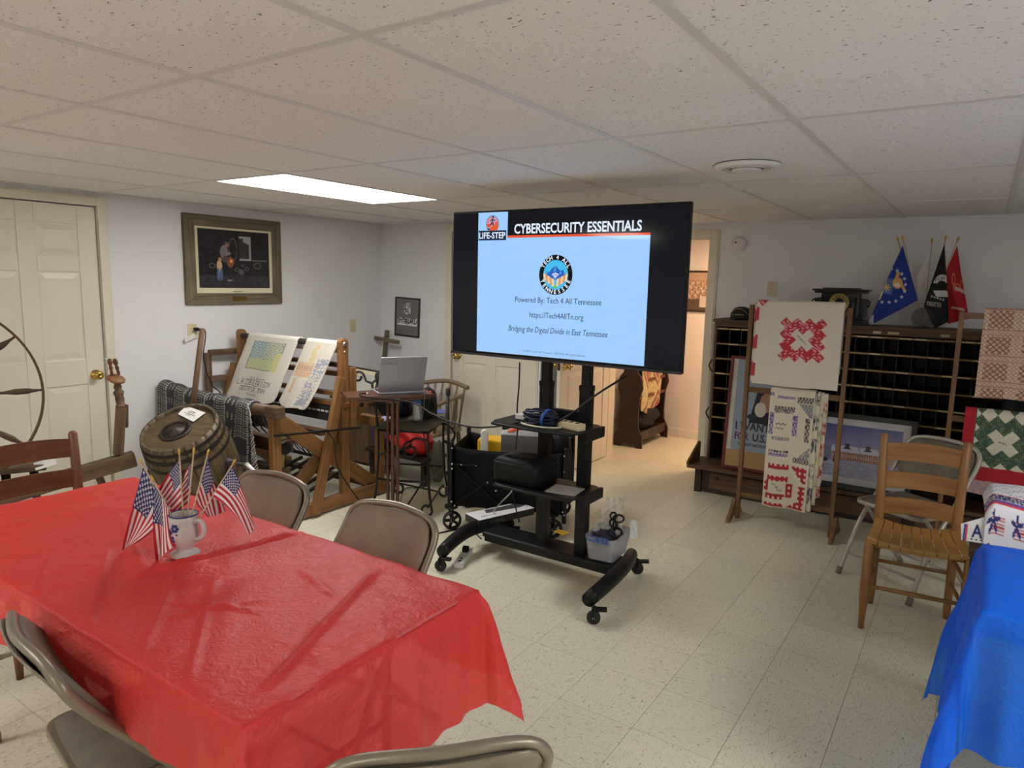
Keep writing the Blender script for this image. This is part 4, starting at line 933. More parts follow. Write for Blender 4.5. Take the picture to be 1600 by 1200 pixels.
sack(-3.985, -3.665, -4.19, -3.86, .655, 'off-white feed sack with faded orange and blue print, right on the loom', sack2, seed=4)
# ------------------------------------------------------------------ things on the walls
def wall_plate(name, label, px, M, holes, toggle=False):
    t = thing(name, label, 'wall plate', M.translation)
    g = G(); g.prism(round_rect(.072, .116, .006), .006, M @ Matrix.Translation((0, 0, .003))); obj('cover_plate', g, PLATEM, t, bev=.002)
    for y in ((-.02, .02) if holes == 2 else (0,)):
        g = G(); g.prism(round_rect(.034, .028, .008), .003, M @ Matrix.Translation((0, y, .0065))); s = obj('socket' if holes == 2 else 'blank_insert', g, PLATEM, t)
        if holes == 2:
            for x in (-.006, .006): g = G(); g.box(M @ Vector((x, y + .003, .0083)), (.002, .002, .008)); obj('slot', g, INK, s)
    for y in ((0,) if holes == 2 else (-.042, .042, 0)):
        g = G(); g.lathe([(.0035, 0), (.003, .0015), (.0001, .002)], 10, M @ Matrix.Translation((0, y, .0078 if y == 0 else .0065))); obj('screw', g, SCREW if y else INK, t)
    return t
ML = lambda y, z: frame_m((XL, y, z), (0, -1, 0), (0, 0, 1)) if False else frame_m((XL, y, z), (0, 1, 0), (0, 0, 1))
MB1 = lambda x, z, off=0: frame_m((x, YB1 - off, z), (1, 0, 0), (0, 0, 1)); MB2 = lambda x, z, off=0: frame_m((x, YB2 - off, z), (1, 0, 0), (0, 0, 1))
wall_plate('wall_outlet', 'ivory wall outlet with a black plug and tag in it, left wall behind the pole', 0, ML(2.965, 1.182), 2)
wall_plate('blank_wall_plate', 'ivory blank plate on the left wall near the corner, above the loom', 0, ML(4.571, 1.161), 1)
wall_plate('blank_wall_plate', 'ivory blank plate on the rear wall beside the smoke detector', 0, MB2(-1.42, 1.592), 1)
p0 = Vector((XL + .01, 2.985, 1.20))
t = thing('wall_plug_cable', 'black plug and cord with a white tag hanging from the left wall outlet', 'cord', p0)
g = G(); g.box(p0 + Vector((.018, 0, 0)), (.034, .03, .026)); obj('plug', g, BLACKP, t, bev=.006)
g = G(); g.tube(spline([p0 + Vector((.03, .005, 0)), p0 + Vector((.06, .035, .0)), p0 + Vector((.05, .05, -.06)), atx(318, 560, -4.80), atx(330, 600, -4.78), atx(345, 616, -4.76), Vector((-4.76, 3.12, .5))], 8), .0042, 8); obj('cord', g, BLACKP, t)
g = G(); q = [atx(*p, XL + .035) for p in ((288, 528), (303, 521), (306, 527), (290, 535))]; g.add(q + [a + Vector((.001, 0, 0)) for a in q], [(3, 2, 1, 0), (4, 5, 6, 7)] + [(i, (i + 1) % 4, 4 + (i + 1) % 4, 4 + i) for i in range(4)]); obj('cord_tag', g, WHITEP, t, label='white paper tag')
g = G(); g.tube(spline([p0 + Vector((.03, .01, -.01)), p0 + Vector((.035, .03, -.05)), p0 + Vector((.03, .04, -.10))], 5), .002, 6); obj('tag_tie', g, plain('orange_tie', S(210, 110, 40), .6), t, label='orange tie')

def picture(name, label, M, w_, h_, fw, ft, fmat, mat_w, mat_m, colf, nn=(160, 120), grp=None, glass=None, cat='picture', matl=None):
    """framed picture; M: centre of the back, x right, y up, z out of the wall"""
    t = thing(name, label, cat, M.translation)
    for a, b, c, d in ((-w_ / 2, w_ / 2, h_ / 2 - fw, h_ / 2), (-w_ / 2, w_ / 2, -h_ / 2, -h_ / 2 + fw), (-w_ / 2, -w_ / 2 + fw, -h_ / 2 + fw, h_ / 2 - fw), (w_ / 2 - fw, w_ / 2, -h_ / 2 + fw, h_ / 2 - fw)):
        g = G(); hor = (b - a) > (d - c); k = fw if hor else 0
        if hor:
            s_ = 1 if c > 0 else -1; poly = [(a, d if s_ > 0 else c), (b, d if s_ > 0 else c), (b - fw, c if s_ > 0 else d), (a + fw, c if s_ > 0 else d)]
        else:
            s_ = 1 if a > 0 else -1; o_ = b if s_ > 0 else a; i_ = a if s_ > 0 else b; poly = [(o_, -h_ / 2), (o_, h_ / 2), (i_, h_ / 2 - fw), (i_, -h_ / 2 + fw)]
        g.prism(poly, ft, M @ Matrix.Translation((0, 0, ft / 2)))
        if not hor: g.UV = [[(y, x) for x, y in f] for f in g.UV]
        obj('frame_rail', g, fmat, t, bev=.003)
    iw, ih = w_ - 2 * fw, h_ - 2 * fw
    if mat_w:
        g = G(); g.box((0, 0, ft * .45), (iw, ih, .003)); g.V = [tuple(M @ Vector(v)) for v in g.V]; obj('mat_board', g, matl or mat_m, t)
    pw, ph = iw - 2 * mat_w, ih - 2 * mat_w; oy = 0
    if isinstance(nn, tuple) and len(nn) == 3: oy = nn[2]
    n, m = nn[0], nn[1]; U, V = np.meshgrid(np.linspace(0, 1, n), np.linspace(0, 1, m), indexing='ij')
    P = np.zeros((n, m, 3))
    X = (U - .5) * pw; Y = (.5 - V) * ph + oy; MM = np.array(M)
    P = X[..., None] * MM[:3, 0] + Y[..., None] * MM[:3, 1] + (ft * .5 + .002) * MM[:3, 2] + MM[:3, 3]
    g = G(); g.grid(P, False); obj('print', g, GLASSP, t, col=colf(U, V).reshape(-1, 3))
    return t
def ell(U, V, cx, cy, rx, ry): return ((U - cx) / rx) ** 2 + ((V - cy) / ry) ** 2 < 1
def smithy(U, V):
    c = np.ones(U.shape + (3,)) * S(40, 38, 42); c *= (1 + .25 * blotch(U * 1.5, V, 3))[..., None]
    c[V > .78] = S(52, 50, 56); c[(V > .78) & (blotch(U, V * 2, 2) > .3)] = S(64, 62, 68)
    w_ = (U > .56) & (U < .73) & (V > .09) & (V < .52); c[w_] = S(58, 54, 54); c[w_ & ((U > .70) | (V < .13) | (V > .48))] = S(150, 152, 158)
    c[w_ & (V < .16 + .5 * (U - .56)) & (U > .62)] = S(150, 152, 158); c[(V > .5) & (V < .515) & (U > .72) & (U < .96)] = S(120, 120, 126)
    c[np.abs(np.hypot((U - .47) / .055, (V - .33) / .19) - 1) < .05] = S(100, 96, 96)
    c[ell(U, V, .43, .55, .05, .09)] = S(140, 84, 56); c[ell(U, V, .44, .53, .02, .03)] = S(240, 160, 90)
    c[ell(U, V, .345, .38, .055, .12)] = S(120, 116, 124); c[ell(U, V, .39, .40, .05, .03)] = S(130, 122, 122); c[ell(U, V, .385, .25, .028, .045)] = S(150, 108, 92); c[ell(U, V, .385, .22, .035, .02)] = S(96, 84, 78); c[ell(U, V, .36, .5, .045, .06)] = S(92, 78, 82)
    c[ell(U, V, .275, .62, .036, .10)] = S(206, 176, 132); c[ell(U, V, .285, .51, .024, .035)] = S(176, 132, 96); c[ell(U, V, .26, .77, .022, .11)] = S(92, 108, 142); c[ell(U, V, .30, .77, .02, .11)] = S(84, 100, 134)
    for x, y, r_ in ((.52, .68, .03), (.6, .6, .02), (.66, .66, .03), (.45, .86, .02), (.18, .62, .04), (.82, .6, .05)): c[np.abs(np.hypot((U - x) / r_, (V - y) / r_) - 1) < .18] = S(96, 94, 98)
    c[ell(U, V, .41, .87, .035, .018)] = S(130, 128, 130); c[ell(U, V, .58, .72, .04, .05)] = S(90, 88, 90)
    return c
Mp = ML((2.921 + 3.763) / 2, (2.049 + 1.382) / 2); IVM = plain('ivory_mat_board', S(226, 216, 180), .8, var=.02)
pt = picture('framed_picture', 'large dark smithy print in a weathered barn-wood frame on the left wall', Mp, .846, .667, .085, .03, BARN, .028, IVM, smithy, (220, 170, .012), matl=IVM)
g = G(); g.box((0, 0, 0), (.13, .032, .002)); A = Mp @ Matrix.Translation((.02, -.667 / 2 + .044, .031)); g.V = [tuple(A @ Vector(v)) for v in g.V]; obj('brass_plaque', g, BRASS, pt, label='brass name plaque')
dashes(.09, .008, INK, pt, Mp @ Matrix.Translation((.02, -.667 / 2 + .098, .0185)))
def photos(U, V):
    c = np.ones(U.shape + (3,)) * S(112, 112, 114)
    for x0, x1, y0, y1, k in ((.34, .66, .10, .42, 1), (.07, .49, .50, .73, 2), (.53, .95, .50, .73, 3)):
        m_ = (U > x0) & (U < x1) & (V > y0) & (V < y1); b_ = blotch((U + k) * 1.9, V * 1.6, k); c[m_] = S(60, 60, 62); c[m_ & (b_ > -.15)] = S(150, 150, 150); c[m_ & (b_ > .35)] = S(216, 216, 214)
        if k > 1: c[m_ & (V > y1 - .045)] = S(222, 222, 220)
    ln = (V > .83) & (V < .93) & (U > .15) & (U < .85) & ((V * 60) % 1 > .6) & (blotch(U * 3, V, 1) > -.4); c[ln] = S(84, 84, 86); return c
Mq = MB1(-4.553, 1.246) @ Matrix.Rotation(-.035, 4, 'Z')
picture('framed_photographs', 'narrow brown frame of three old black-and-white photographs near the corner', Mq, .315, .372, .016, .014, DARKW, 0, None, photos, (110, 130))

# smoke detector, ceiling vent
A = MB2(-1.70, 1.945)
t = thing('smoke_detector', 'round white smoke detector on the rear wall beside the doorway', 'smoke detector', A.translation)
g = G(); g.lathe([(.062, 0), (.064, .012), (.060, .022), (.046, .034), (.030, .038), (.0001, .039)], 28, A); obj('cover', g, WHITEP, t)
g = G(); g.lathe([(.007, 0), (.007, .004), (.0001, .004)], 10, A @ Matrix.Translation((-.02, .012, .036))); obj('test_button', g, INK, t)
g = G(); g.lathe([(.003, 0), (.0001, .003)], 8, A @ Matrix.Translation((.016, -.022, .036))); obj('indicator_lamp', g, plain('red_led', (.5, .02, .02), .3), t, label='tiny red lamp')
vc_ = Vector((-.898, 3.084, H)); A = Matrix.Translation(vc_) @ Matrix.Rotation(PI, 4, 'X')
t = thing('ceiling_vent', 'round white air vent in the ceiling above the quilt stand', 'vent', vc_)
g = G(); g.lathe([(.135, 0), (.137, .006), (.125, .016), (.105, .020), (.098, .014), (.096, -.004)], 40, A); obj('outer_ring', g, WHITEP, t)
g = G(); g.lathe([(.0001, .024), (.05, .026), (.062, .022), (.062, .018), (.0001, .016)], 32, A); obj('centre_disc', g, WHITEP, t)
for r_ in (.075, .088): g = G(); g.lathe([(r_ - .004, .016), (r_ + .004, .020), (r_ + .005, .018), (r_ - .003, .014)], 36, A); obj('louvre_ring', g, WHITEP, t)
g = G(); g.lathe([(.0001, .004), (.096, .004)], 30, A); obj('dark_throat', g, BLACKP, t)

# ------------------------------------------------------------------ corner clutter: cross, framed print, small cabinet, arm chair, bags
t = thing('wooden_cross', 'rough grey wooden cross standing in the corner behind the laptop', 'cross', (-4.83, 4.86, 0))
a, b = aty(597, 590, 4.86), aty(605, 516, 4.86); bt = a + (a - b) * (a.z / (b.z - a.z)); bt.z = 0
g = G(); g.beam(bt, b, .040, .03, (0, 1, 0)); obj('upright', g, BARN, t, bev=.004)
g = G(); g.beam(aty(586, 528, 4.84), aty(623, 535, 4.84), .03, .036, (0, 0, 1)); obj('crossbar', g, BARN, t, bev=.004)
cz = .575
t = thing('small_cabinet', 'small plain wooden cabinet in the corner behind the loom, mostly hidden', 'cabinet', (-4.48, 4.34, 0))
g = G(); g.box((-4.48, 4.34, cz / 2), (.44, .40, cz - .04)); obj('body', g, OLD, t, bev=.004); g = G(); g.box((-4.48, 4.34, cz - .012), (.48, .44, .024)); obj('top', g, OLD, t, bev=.004)
def drawing(U, V):
    c = np.ones(U.shape + (3,)) * S(226, 218, 176); m_ = (U > .30) & (U < .92) & (V > .14) & (V < .86); c[m_] = S(232, 230, 220)
    c[m_ & (np.abs(blotch(U * 2.2, V * 2.2, 3)) < .22)] = S(110, 106, 96); e = (U < .30) & (U > .2); c[e] = S(200, 178, 120); return c
# it leans back, top edge away
q = [aty(549, 575, 4.22), aty(582, 581, 4.30), aty(573, 624, 4.2), aty(540, 612, 4.12)]
Mf = frame_m((q[0] + q[1] + q[2] + q[3]) / 4, q[1] - q[0], q[0] - q[3]); picture('framed_print', 'dark-framed print with a cream mat leaning behind the iron chair scroll', Mf, .34, .27, .016, .014, DARKW, 0, None, drawing, (90, 80))
WIN = wood('driftwood_spindle', S(112, 92, 66), S(158, 136, 104), .6)
ac = Vector((-3.88, 4.46, 0)); t = thing('wooden_arm_chair', 'pale wooden spindle arm chair in the corner behind the iron chair', 'chair', ac)
g = G(); g.prism(round_rect(.48, .46, .08), .035, Matrix.Translation(ac + Vector((0, 0, .33)))); obj('seat', g, WIN, t, bev=.008)
for sx, sy in ((-1, -1), (1, -1), (-1, 1), (1, 1)): g = G(); g.tube([ac + Vector((sx * .19, sy * .18, .33)), ac + Vector((sx * .205, sy * .20, .18)), ac + Vector((sx * .22, sy * .22, 0))], [.016, .024, .014], 10); obj('leg', g, WIN, t)
for s in (-1, 1):
    g = G(); g.tube(spline([ac + Vector((s * .23, .20, .62)), ac + Vector((s * .255, 0, .615)), ac + Vector((s * .25, -.22, .585)), ac + Vector((s * .25, -.26, .575))], 5), [.018] * 15 + [.026], 10); obj('arm', g, WIN, t)
    for y in (-.16, -.02, .1): g = G(); g.tube([ac + Vector((s * .22, y, .34)), ac + Vector((s * .24, y, .47)), ac + Vector((s * .248, y, .60))], [.010, .015, .009], 8); obj('spindle', g, WIN, t)
for k in range(6): x = -.19 + .076 * k; g = G(); g.tube([ac + Vector((x, .2, .34)), ac + Vector((x * 1.08, .235, .6)), ac + Vector((x * 1.1, .26, .70))], [.009, .013, .009], 8); obj('spindle', g, WIN, t)
g = G(); g.tube(spline([ac + Vector((-.25, .25, .685)), ac + Vector((0, .275, .72)), ac + Vector((.25, .25, .685))], 8), .019, 10); obj('back_rail', g, WIN, t)
def blob(name, label, cat, c, r, sc, mat, amp=.12, seed=0, n=40, m=26, flat=.0, R=None, parent=None):
    """soft lump (bag, folded clothes) with creases"""
    rg = np.random.default_rng(seed); k = rg.uniform(2, 7, (6, 3)); ph = rg.uniform(0, 6.3, 6); g = G(); P = np.zeros((n, m, 3))
    for i in range(n):
        for j in range(m):
            a = 2 * PI * i / (n - 1); b = PI * j / (m - 1); v = np.array([math.sin(b) * math.cos(a), math.sin(b) * math.sin(a), -math.cos(b)])
            v = np.sign(v) * np.abs(v) ** .8
            d = 1 + amp * sum(math.sin(k[q] @ v + ph[q]) for q in range(6)) / 3 + amp * .35 * abs(math.sin(k[0] @ v * 3 + ph[1]))
            p = v * d * r * np.array(sc); p[2] = max(p[2], -r * sc[2] * .82)
            P[i, j] = (R @ Vector(p) if R is not None else Vector(p)) + Vector(c)
    g.grid(P); o = obj(name, g, mat, parent)
    if parent is None: tag(o, label, cat)
    return o
REDN = plain('red_nylon', S(196, 40, 34), .45, var=.15, bmp=.3, bscale=30); PURP = plain('purple_fabric', S(66, 36, 76), .8, var=.2); LILAC = plain('lavender_fabric', S(176, 176, 214), .8, var=.1); NAVY = plain('black_nylon', (.010, .010, .013), .55, var=.3, bmp=.3, bscale=50, spec=.25); OLIVE = plain('olive_canvas', S(84, 82, 64), .8, var=.2, bmp=.3, bscale=80)
# dark low bench that carries the bags
lb = Vector((-3.78, 4.08, 0)); t = thing('low_bench', 'dark low bench under the iron chair seat carrying the red bag', 'bench', lb)
g = G(); g.box(lb + Vector((0, 0, .215)), (.66, .26, .03)); obj('top', g, DARKW, t, bev=.004)
for sx in (-1, 1):
    for sy in (-1, 1): g = G(); g.beam(lb + Vector((sx * .28, sy * .09, 0)), lb + Vector((sx * .28, sy * .09, .2)), .035, .035); obj('leg', g, DARKW, t)
blob('red_bag', 'bright red nylon bag on the low bench below the iron chair', 'bag', lb + Vector((.10, -.02, .325)), .13, (1.45, .8, .78), REDN, .2, 3)
blob('purple_jacket', 'purple folded jacket on the low bench left of the red bag', 'jacket', lb + Vector((-.22, .0, .33)), .13, (.85, .85, .8), PURP, .15, 5)
blob('lavender_cloth', 'small lavender cloth lying on top of the purple jacket', 'cloth', lb + Vector((-.17, -.01, .455)), .10, (1.2, .9, .32), LILAC, .2, 8)
blob('olive_sleeve', 'olive canvas sleeve hanging down from the low bench by the wagon', 'sleeve', lb + Vector((.36, -.02, .19)), .10, (.45, .5, 1.75), OLIVE, .1, 11)

# ------------------------------------------------------------------ wrought-iron chair with its load
ICc = Vector((-3.27, 3.60, 0)); ir = math.radians(25); ix = Vector((math.cos(ir), math.sin(ir), 0)); iy = Vector((-ix.y, ix.x, 0))
def I(a, b, z): return ICc + ix * a + iy * b + Vector((0, 0, z))
t = thing('wrought_iron_chair', 'tall black wrought-iron chair with scrolled legs and an olive cushion', 'chair', ICc)
def itube(name, pts, r=.0085, k=7): g = G(); g.tube(spline(pts, k), r, 8); return obj(name, g, IRON, t)
w2, d2 = .175, .205; sz = .585
def scroll(c, ax_, r0, turns, start, up=1):
    out = []
    for i in range(26):
        f = i / 25; a = start + turns * 2 * PI * f; r_ = r0 * (1 - .72 * f); out.append(c + ax_ * (r_ * math.cos(a)) + Vector((0, 0, r_ * math.sin(a) * up)))
    return out
for sa in (-1, 1):
    for sb in (-1, 1):
        dirn = (ix * sa * .35 - iy * .2 * sb if False else ix * sa)
        pts = [I(sa * w2, sb * d2, sz), I(sa * w2 * 1.0, sb * d2, .40), I(sa * (w2 + .012), sb * (d2 + .01), .18), I(sa * (w2 + .035), sb * (d2 + .02), .05)]
        c = I(sa * (w2 + .0), sb * (d2 + .02), .045); g = G()
        sp = spline(pts, 6) + [c + ix * sa * (.036 * math.cos(a)) + Vector((0, 0, .036 * math.sin(a))) for a in np.linspace(-.1, -PI * 1.55, 18)]
        g.tube(sp, .0085, 8); obj('leg', g, IRON, t)
g = G(); fr = [I(-w2, -d2, sz), I(w2, -d2, sz), I(w2, d2, sz), I(-w2, d2, sz)]
for i in range(4): g.tube([fr[i], fr[(i + 1) % 4]], .010, 8)
obj('seat_frame', g, IRON, t)
itube('stretcher', [I(-w2, -d2, .24), I(0, -d2, .235), I(w2, -d2, .24)]); itube('stretcher', [I(w2, -d2, .24), I(w2, d2, .24)]); itube('stretcher', [I(-w2, d2, .24), I(w2, d2, .24)])
itube('brace', [I(-w2, -d2, .24), I(w2 * .9, d2 * .5, .08)], .006); itube('brace', [I(w2, -d2 + .02, .30), I(.02, -d2 + .02, .05)], .006); itube('brace', [I(w2, -d2, .06), I(w2, d2, .10)], .007)
g = G(); g.tube(scroll(I(.055, -d2 - .005, .455), ix, .062, 1.2, PI * .5, 1), .008, 8); obj('scroll', g, IRON, t)
g = G(); g.tube(spline([I(w2, -d2, .53), I(.09, -d2 - .005, .54), I(.055, -d2 - .005, .517)], 5), .008, 8); obj('scroll', g, IRON, t)
itube('brace', [I(-w2, -d2, .41), I(0, -d2, .46), I(.06, -d2, .50)], .007)
for dz in (0, -.10): g = G(); g.tube(spline([I(w2, d2 * .5, sz), I(w2 + .06, d2 * .6, sz - .015), I(w2 + .10, d2 * .7, sz - .08), I(w2 + .07, d2 * .7, sz - .14 + dz * .2), I(w2 + .02, d2 * .65, sz - .13)], 6), .008, 8); obj('scroll', g, IRON, t)
# back rises at the left side with a rolled top
itube('back_post', [I(-w2, -d2, sz), I(-w2 - .02, -d2, .75), I(-w2 - .05, -d2 + .02, .90)]); itube('back_post', [I(-w2, d2, sz), I(-w2 - .02, d2, .75), I(-w2 - .05, d2, .90)])
itube('back_rail', [I(-w2 - .05, -d2 + .02, .90), I(-w2 - .055, 0, .92), I(-w2 - .05, d2, .90)])
c_ = aty(560, 589, 3.45); g = G(); sp = [c_ + CR * (.042 * (1 - .55 * f) * math.cos(a)) + CU * (.042 * (1 - .55 * f) * math.sin(a)) for f, a in zip(np.linspace(0, 1, 24), np.linspace(PI * .05, PI * 2.1, 24))]
g.tube([I(-w2 - .05, -d2 + .02, .90), c_ + CR * .055 - CU * .03] + sp, .0085, 8); obj('scroll', g, IRON, t)
P = np.zeros((30, 30, 3))
for i in range(30):
    for j in range(30):
        u, v = -1 + 2 * i / 29, -1 + 2 * j / 29; r_ = max(abs(u), abs(v)); P[i, j] = I(u * (w2 + .02), v * (d2 + .02), sz + .012 + .045 * (1 - r_ ** 5) + .006 * math.sin(u * 4 + v * 3))
g = G(); g.grid(P); P2 = P.copy(); P2[..., 2] = sz + .010; g.grid(P2[::-1]); obj('cushion', g, OLIVE, t, label='olive green seat cushion')
bp_ = I(-.115, .055, sz + .055)
t = thing('black_backpack', 'black nylon backpack on the iron chair behind the laptop', 'bag', bp_)
blob('bag_body', '', '', bp_ + Vector((-.03, .0, .16)), .135, (1.0, .9, 1.42), NAVY, .14, 21, parent=t); blob('front_pocket', '', '', bp_ + Vector((.03, -.085, .08)), .09, (1.1, .6, .9), NAVY, .1, 22, parent=t)
g = G(); g.tube(spline([bp_ + Vector((-.13, .0, .30)), bp_ + Vector((-.05, .0, .365)), bp_ + Vector((.06, .01, .34)), bp_ + Vector((.09, .02, .25))], 6), .012, 8, flat=.5); obj('strap', g, NAVY, t)
g = G()
for k in range(7): p = bp_ + Vector((.085 + .006 * math.sin(k * 2), -.13, .135 - k * .012)); g.ball(p, .004)
obj('zipper_pull', g, SCREW, t, kind='stuff')
bl = I(.075, -.10, sz + .055)
t = thing('water_bottle', 'clear ribbed water bottle with a blue label, on the iron chair', 'bottle', bl)
CLR = clear('clear_plastic', mixw=.72); A = Matrix.Translation(bl) @ Matrix.Rotation(.16, 4, 'Y').inverted() @ Matrix.Rotation(-.1, 4, 'X')
prof = [(.0001, .0), (.028, 0), (.033, .008)]
for k in range(9): prof += [(.033, .012 + k * .011), (.030, .017 + k * .011)]
prof += [(.033, .112), (.033, .165), (.028, .185), (.014, .205), (.012, .215)]
g = G(); g.lathe(prof, 20, A); obj('bottle_body', g, CLR, t); g = G(); g.lathe([(.0338, .118), (.0338, .162)], 20, A); obj('bottle_label', g, plain('blue_label', S(70, 120, 200), .4, var=.3, scale=60), t, label='blue and white label')
g = G(); g.lathe([(.0145, .205), (.0145, .222), (.0001, .222)], 16, A); obj('cap', g, WHITEP, t)
bb = I(.115, -.02, sz + .052)
t = thing('small_black_bag', 'small black bag with a red edge beside the water bottle', 'bag', bb); blob('bag_body', '', '', bb + Vector((.0, .0, .105)), .085, (.75, .75, 1.35), NAVY, .1, 31, parent=t)
g = G(); g.tube(spline([bb + Vector((.04, -.02, .2)), bb + Vector((.075, -.01, .17)), bb + Vector((.085, 0, .08)), bb + Vector((.075, 0, .01))], 6), .009, 8, flat=.4); obj('strap', g, NAVY, t)
g = G(); g.tube([bb + Vector((.05, -.03, .17)), bb + Vector((.055, -.03, .21))], .008, 8); obj('red_tab', g, REDN, t, label='red tab')
bk = I(.10, .13, sz + .055); M = Matrix.Translation(bk) @ Matrix.Rotation(ir + .35, 4, 'Z')
t = thing('blue_book', 'blue-covered book lying flat at the right of the iron chair seat', 'book', bk)
for z, mt, nme, d in ((.002, plain('blue_book_cloth', S(70, 92, 160), .6), 'cover', (.20, .15, .004)), (.013, plain('page_edges', S(222, 214, 190), .8), 'pages', (.19, .143, .018)), (.024, None, 'cover', (.20, .15, .004))):
    g = G(); g.box((0, 0, z), d); g.V = [tuple(M @ Vector(v)) for v in g.V]
    if mt: lastm = mt if nme == 'cover' else lastm
    obj(nme, g, mt or lastm, t)

# ------------------------------------------------------------------ laptop on its tubular stand
ld_ = Vector((.54, .84, 0)).normalized(); ln_ = Vector((-ld_.y, ld_.x, 0))      # along the tray, away from the viewer
lo_ = Vector((-3.12, 3.27, 0)); BRT = plain('brown_tube_enamel', S(96, 62, 46), .35, .2)
def Lp(a, b, z): return lo_ + ld_ * a + ln_ * b + Vector((0, 0, z))
t = thing('laptop_stand', 'brown tubular folding tray stand carrying the laptop', 'stand', lo_)
for b in (.0, .14):
    for k, s in enumerate((-1, 1)):
        g = G(); g.tube(spline([Lp(s * .016, b, 0), Lp(s * .016, b, .5), Lp(s * .016, b, .775), Lp(s * .032, b, .815), Lp(s * .07, b, .826), Lp(s * .24, b, .83)], 6), .0115, 10); obj('leg', g, BRT, t)
g = G(); g.beam(Lp(-.02, 0, .05), Lp(-.02, .14, .05), .015, .02); obj('cross_bar', g, BRT, t)
g = G(); g.box((0, 0, 0), (.56, .26, .014)); A = frame_m(Lp(-.02, .11, .849), ld_, ln_); g.V = [tuple(A @ Vector(v)) for v in g.V]; obj('tray', g, BRT, t, bev=.004)
for b in (-.018, .238): g = G(); g.beam(Lp(-.31, b, .848), Lp(.27, b, .848), .006, .018); obj('tray_edge', g, BRT, t)
ALU = plain('silver_laptop_lid', S(176, 176, 188), .38, .55, var=.03)
t = thing('laptop', 'open silver laptop seen from the back of its lid on the brown stand', 'laptop', Lp(0, .15, .857))
q0, q1 = Lp(-.10, .045, .872), Lp(.20, .045, .872); up = (Vector((0, 0, 1)) * .92 - ln_ * .40).normalized(); hh = .262
A = frame_m((q0 + q1) / 2 + up * hh / 2, q1 - q0, up); g = G(); g.prism(round_rect(.305, hh, .012), .006, A); obj('screen_lid', g, ALU, t, bev=.0015)
text('chromebook', .014, plain('grey_ink', S(110, 110, 118), .5), t, A @ Matrix.Translation((-.105, .088, .0034)))
for k in range(3): g = G(); g.prism([(.0032 * math.cos(a), .0032 * math.sin(a)) for a in np.linspace(0, 2 * PI, 9)[:-1]], .0004, A @ Matrix.Translation((-.052, .103 - k * .011, .0034))); obj('sticker_dot', g, plain('orange_dot', S(206, 78, 40), .5), t, label='orange sticker dot')
g = G(); g.prism([(.004 * math.cos(a), .004 * math.sin(a)) for a in np.linspace(0, 2 * PI, 9)[:-1]], .0006, A @ Matrix.Translation((.122, .10, .0034))); obj('lid_logo', g, plain('dark_logo', S(80, 80, 90), .4), t)
A = frame_m(Lp(.05, .142, .864), ld_, ln_); g = G(); g.prism(round_rect(.305, .195, .012), .012, A); obj('keyboard_base', g, ALU, t, bev=.002)
g = G()
for i in range(12):
    for j in range(4): g.box(A @ Vector((-.132 + i * .024, .06 - j * .022, .0065)), (.019, .016, .002), A.to_3x3())
obj('keys', g, BLACKP, t, kind='stuff')
# cables: laptop to the cart
p0 = Lp(-.17, .06, .868); t = thing('video_cable', 'black cable sagging from the laptop across to the cart shelf', 'cable', p0)
g = G(); g.tube(spline([p0, Lp(-.22, .03, .87), Lp(-.2, -.05, .86), aty(640, 628, 3.10), aty(672, 645, 3.06), aty(700, 658, 3.03), aty(735, 667, 3.0), aty(770, 667, 2.98), aty(800, 662, 2.98), aty(822, 657, 3.0)], 8), .0048, 8); obj('cord', g, BLACKP, t)
g = G(); g.tube([p0 + ld_ * .03, p0 - ld_ * .03], .008, 8, flat=.6); obj('plug', g, SCREW, t, label='metal plug')
p0 = aty(655, 660, 3.2)
g = G(); g.tube(spline([aty(664, 612, 3.30), aty(662, 640, 3.22), aty(660, 665, 3.18), aty(668, 720, 3.16), aty(661, 760, 3.14), Vector((-3.0, 3.22, .25)), Vector((-2.97, 3.15, .02)), Vector((-2.85, 3.12, .005)), Vector((-2.93, 3.02, .005)), Vector((-2.86, 2.95, .005)), Vector((-2.95, 2.9, .005))], 8), .003, 7); tag(obj('thin_cord', g, BLACKP), 'thin black cord dropping from the laptop to the floor by the wagon', 'cord')
fl = [atz(*q, .005) for q in ((545, 745), (553, 780), (575, 800), (588, 805), (612, 806), (640, 832), (665, 838), (690, 832), (730, 826), (752, 842))]
g = G(); g.tube(spline([atx(508, 672, -3.57), atx(522, 690, -3.56), atx(530, 735, -3.50)] + fl[2:], 7), .0042, 7); tag(obj('extension_cable', g, BLACKP), 'black cord running from the loom down and across the floor to the cart', 'cord')
# ------------------------------------------------------------------ folding wagon with its load
WO = Vector((-2.735, 3.40, 0)); wu = Vector((.915, .403, 0)); wv = Vector((-.403, .915, 0))
def Wp(a, b, z): return WO + wu * a + wv * b + Vector((0, 0, z))
WL, WD_, WZ0, WZ1 = .72, .44, .15, .555
CANV = plain('black_canvas', (.007, .007, .008), .8, var=.3, bmp=.25, bscale=30, spec=.15)
t = thing('folding_wagon', 'black canvas folding wagon loaded with gear behind the television cart', 'wagon', WO)
g = G()
def side(p0, p1, sag, bulge):
    n, m = 26, 12; P = np.zeros((n, m, 3)); d = (p1 - p0); L = d.length; d.normalize(); o = Vector((d.y, -d.x, 0))
    for i in range(n):
        u = i / (n - 1)
        for j in range(m):
            v = j / (m - 1); top = WZ1 - sag * (1 - (2 * u - 1) ** 4); z = top + (WZ0 - top) * v
            q = p0 + d * (L * u) + o * (bulge * math.sin(PI * u) * math.sin(PI * min(1, v * 1.1)) + .004 * math.sin(u * 26) * math.sin(PI * v)); P[i, j] = (q.x, q.y, z + (.012 * math.sin(u * 9) if j == m - 1 else 0))
    g.grid(P)
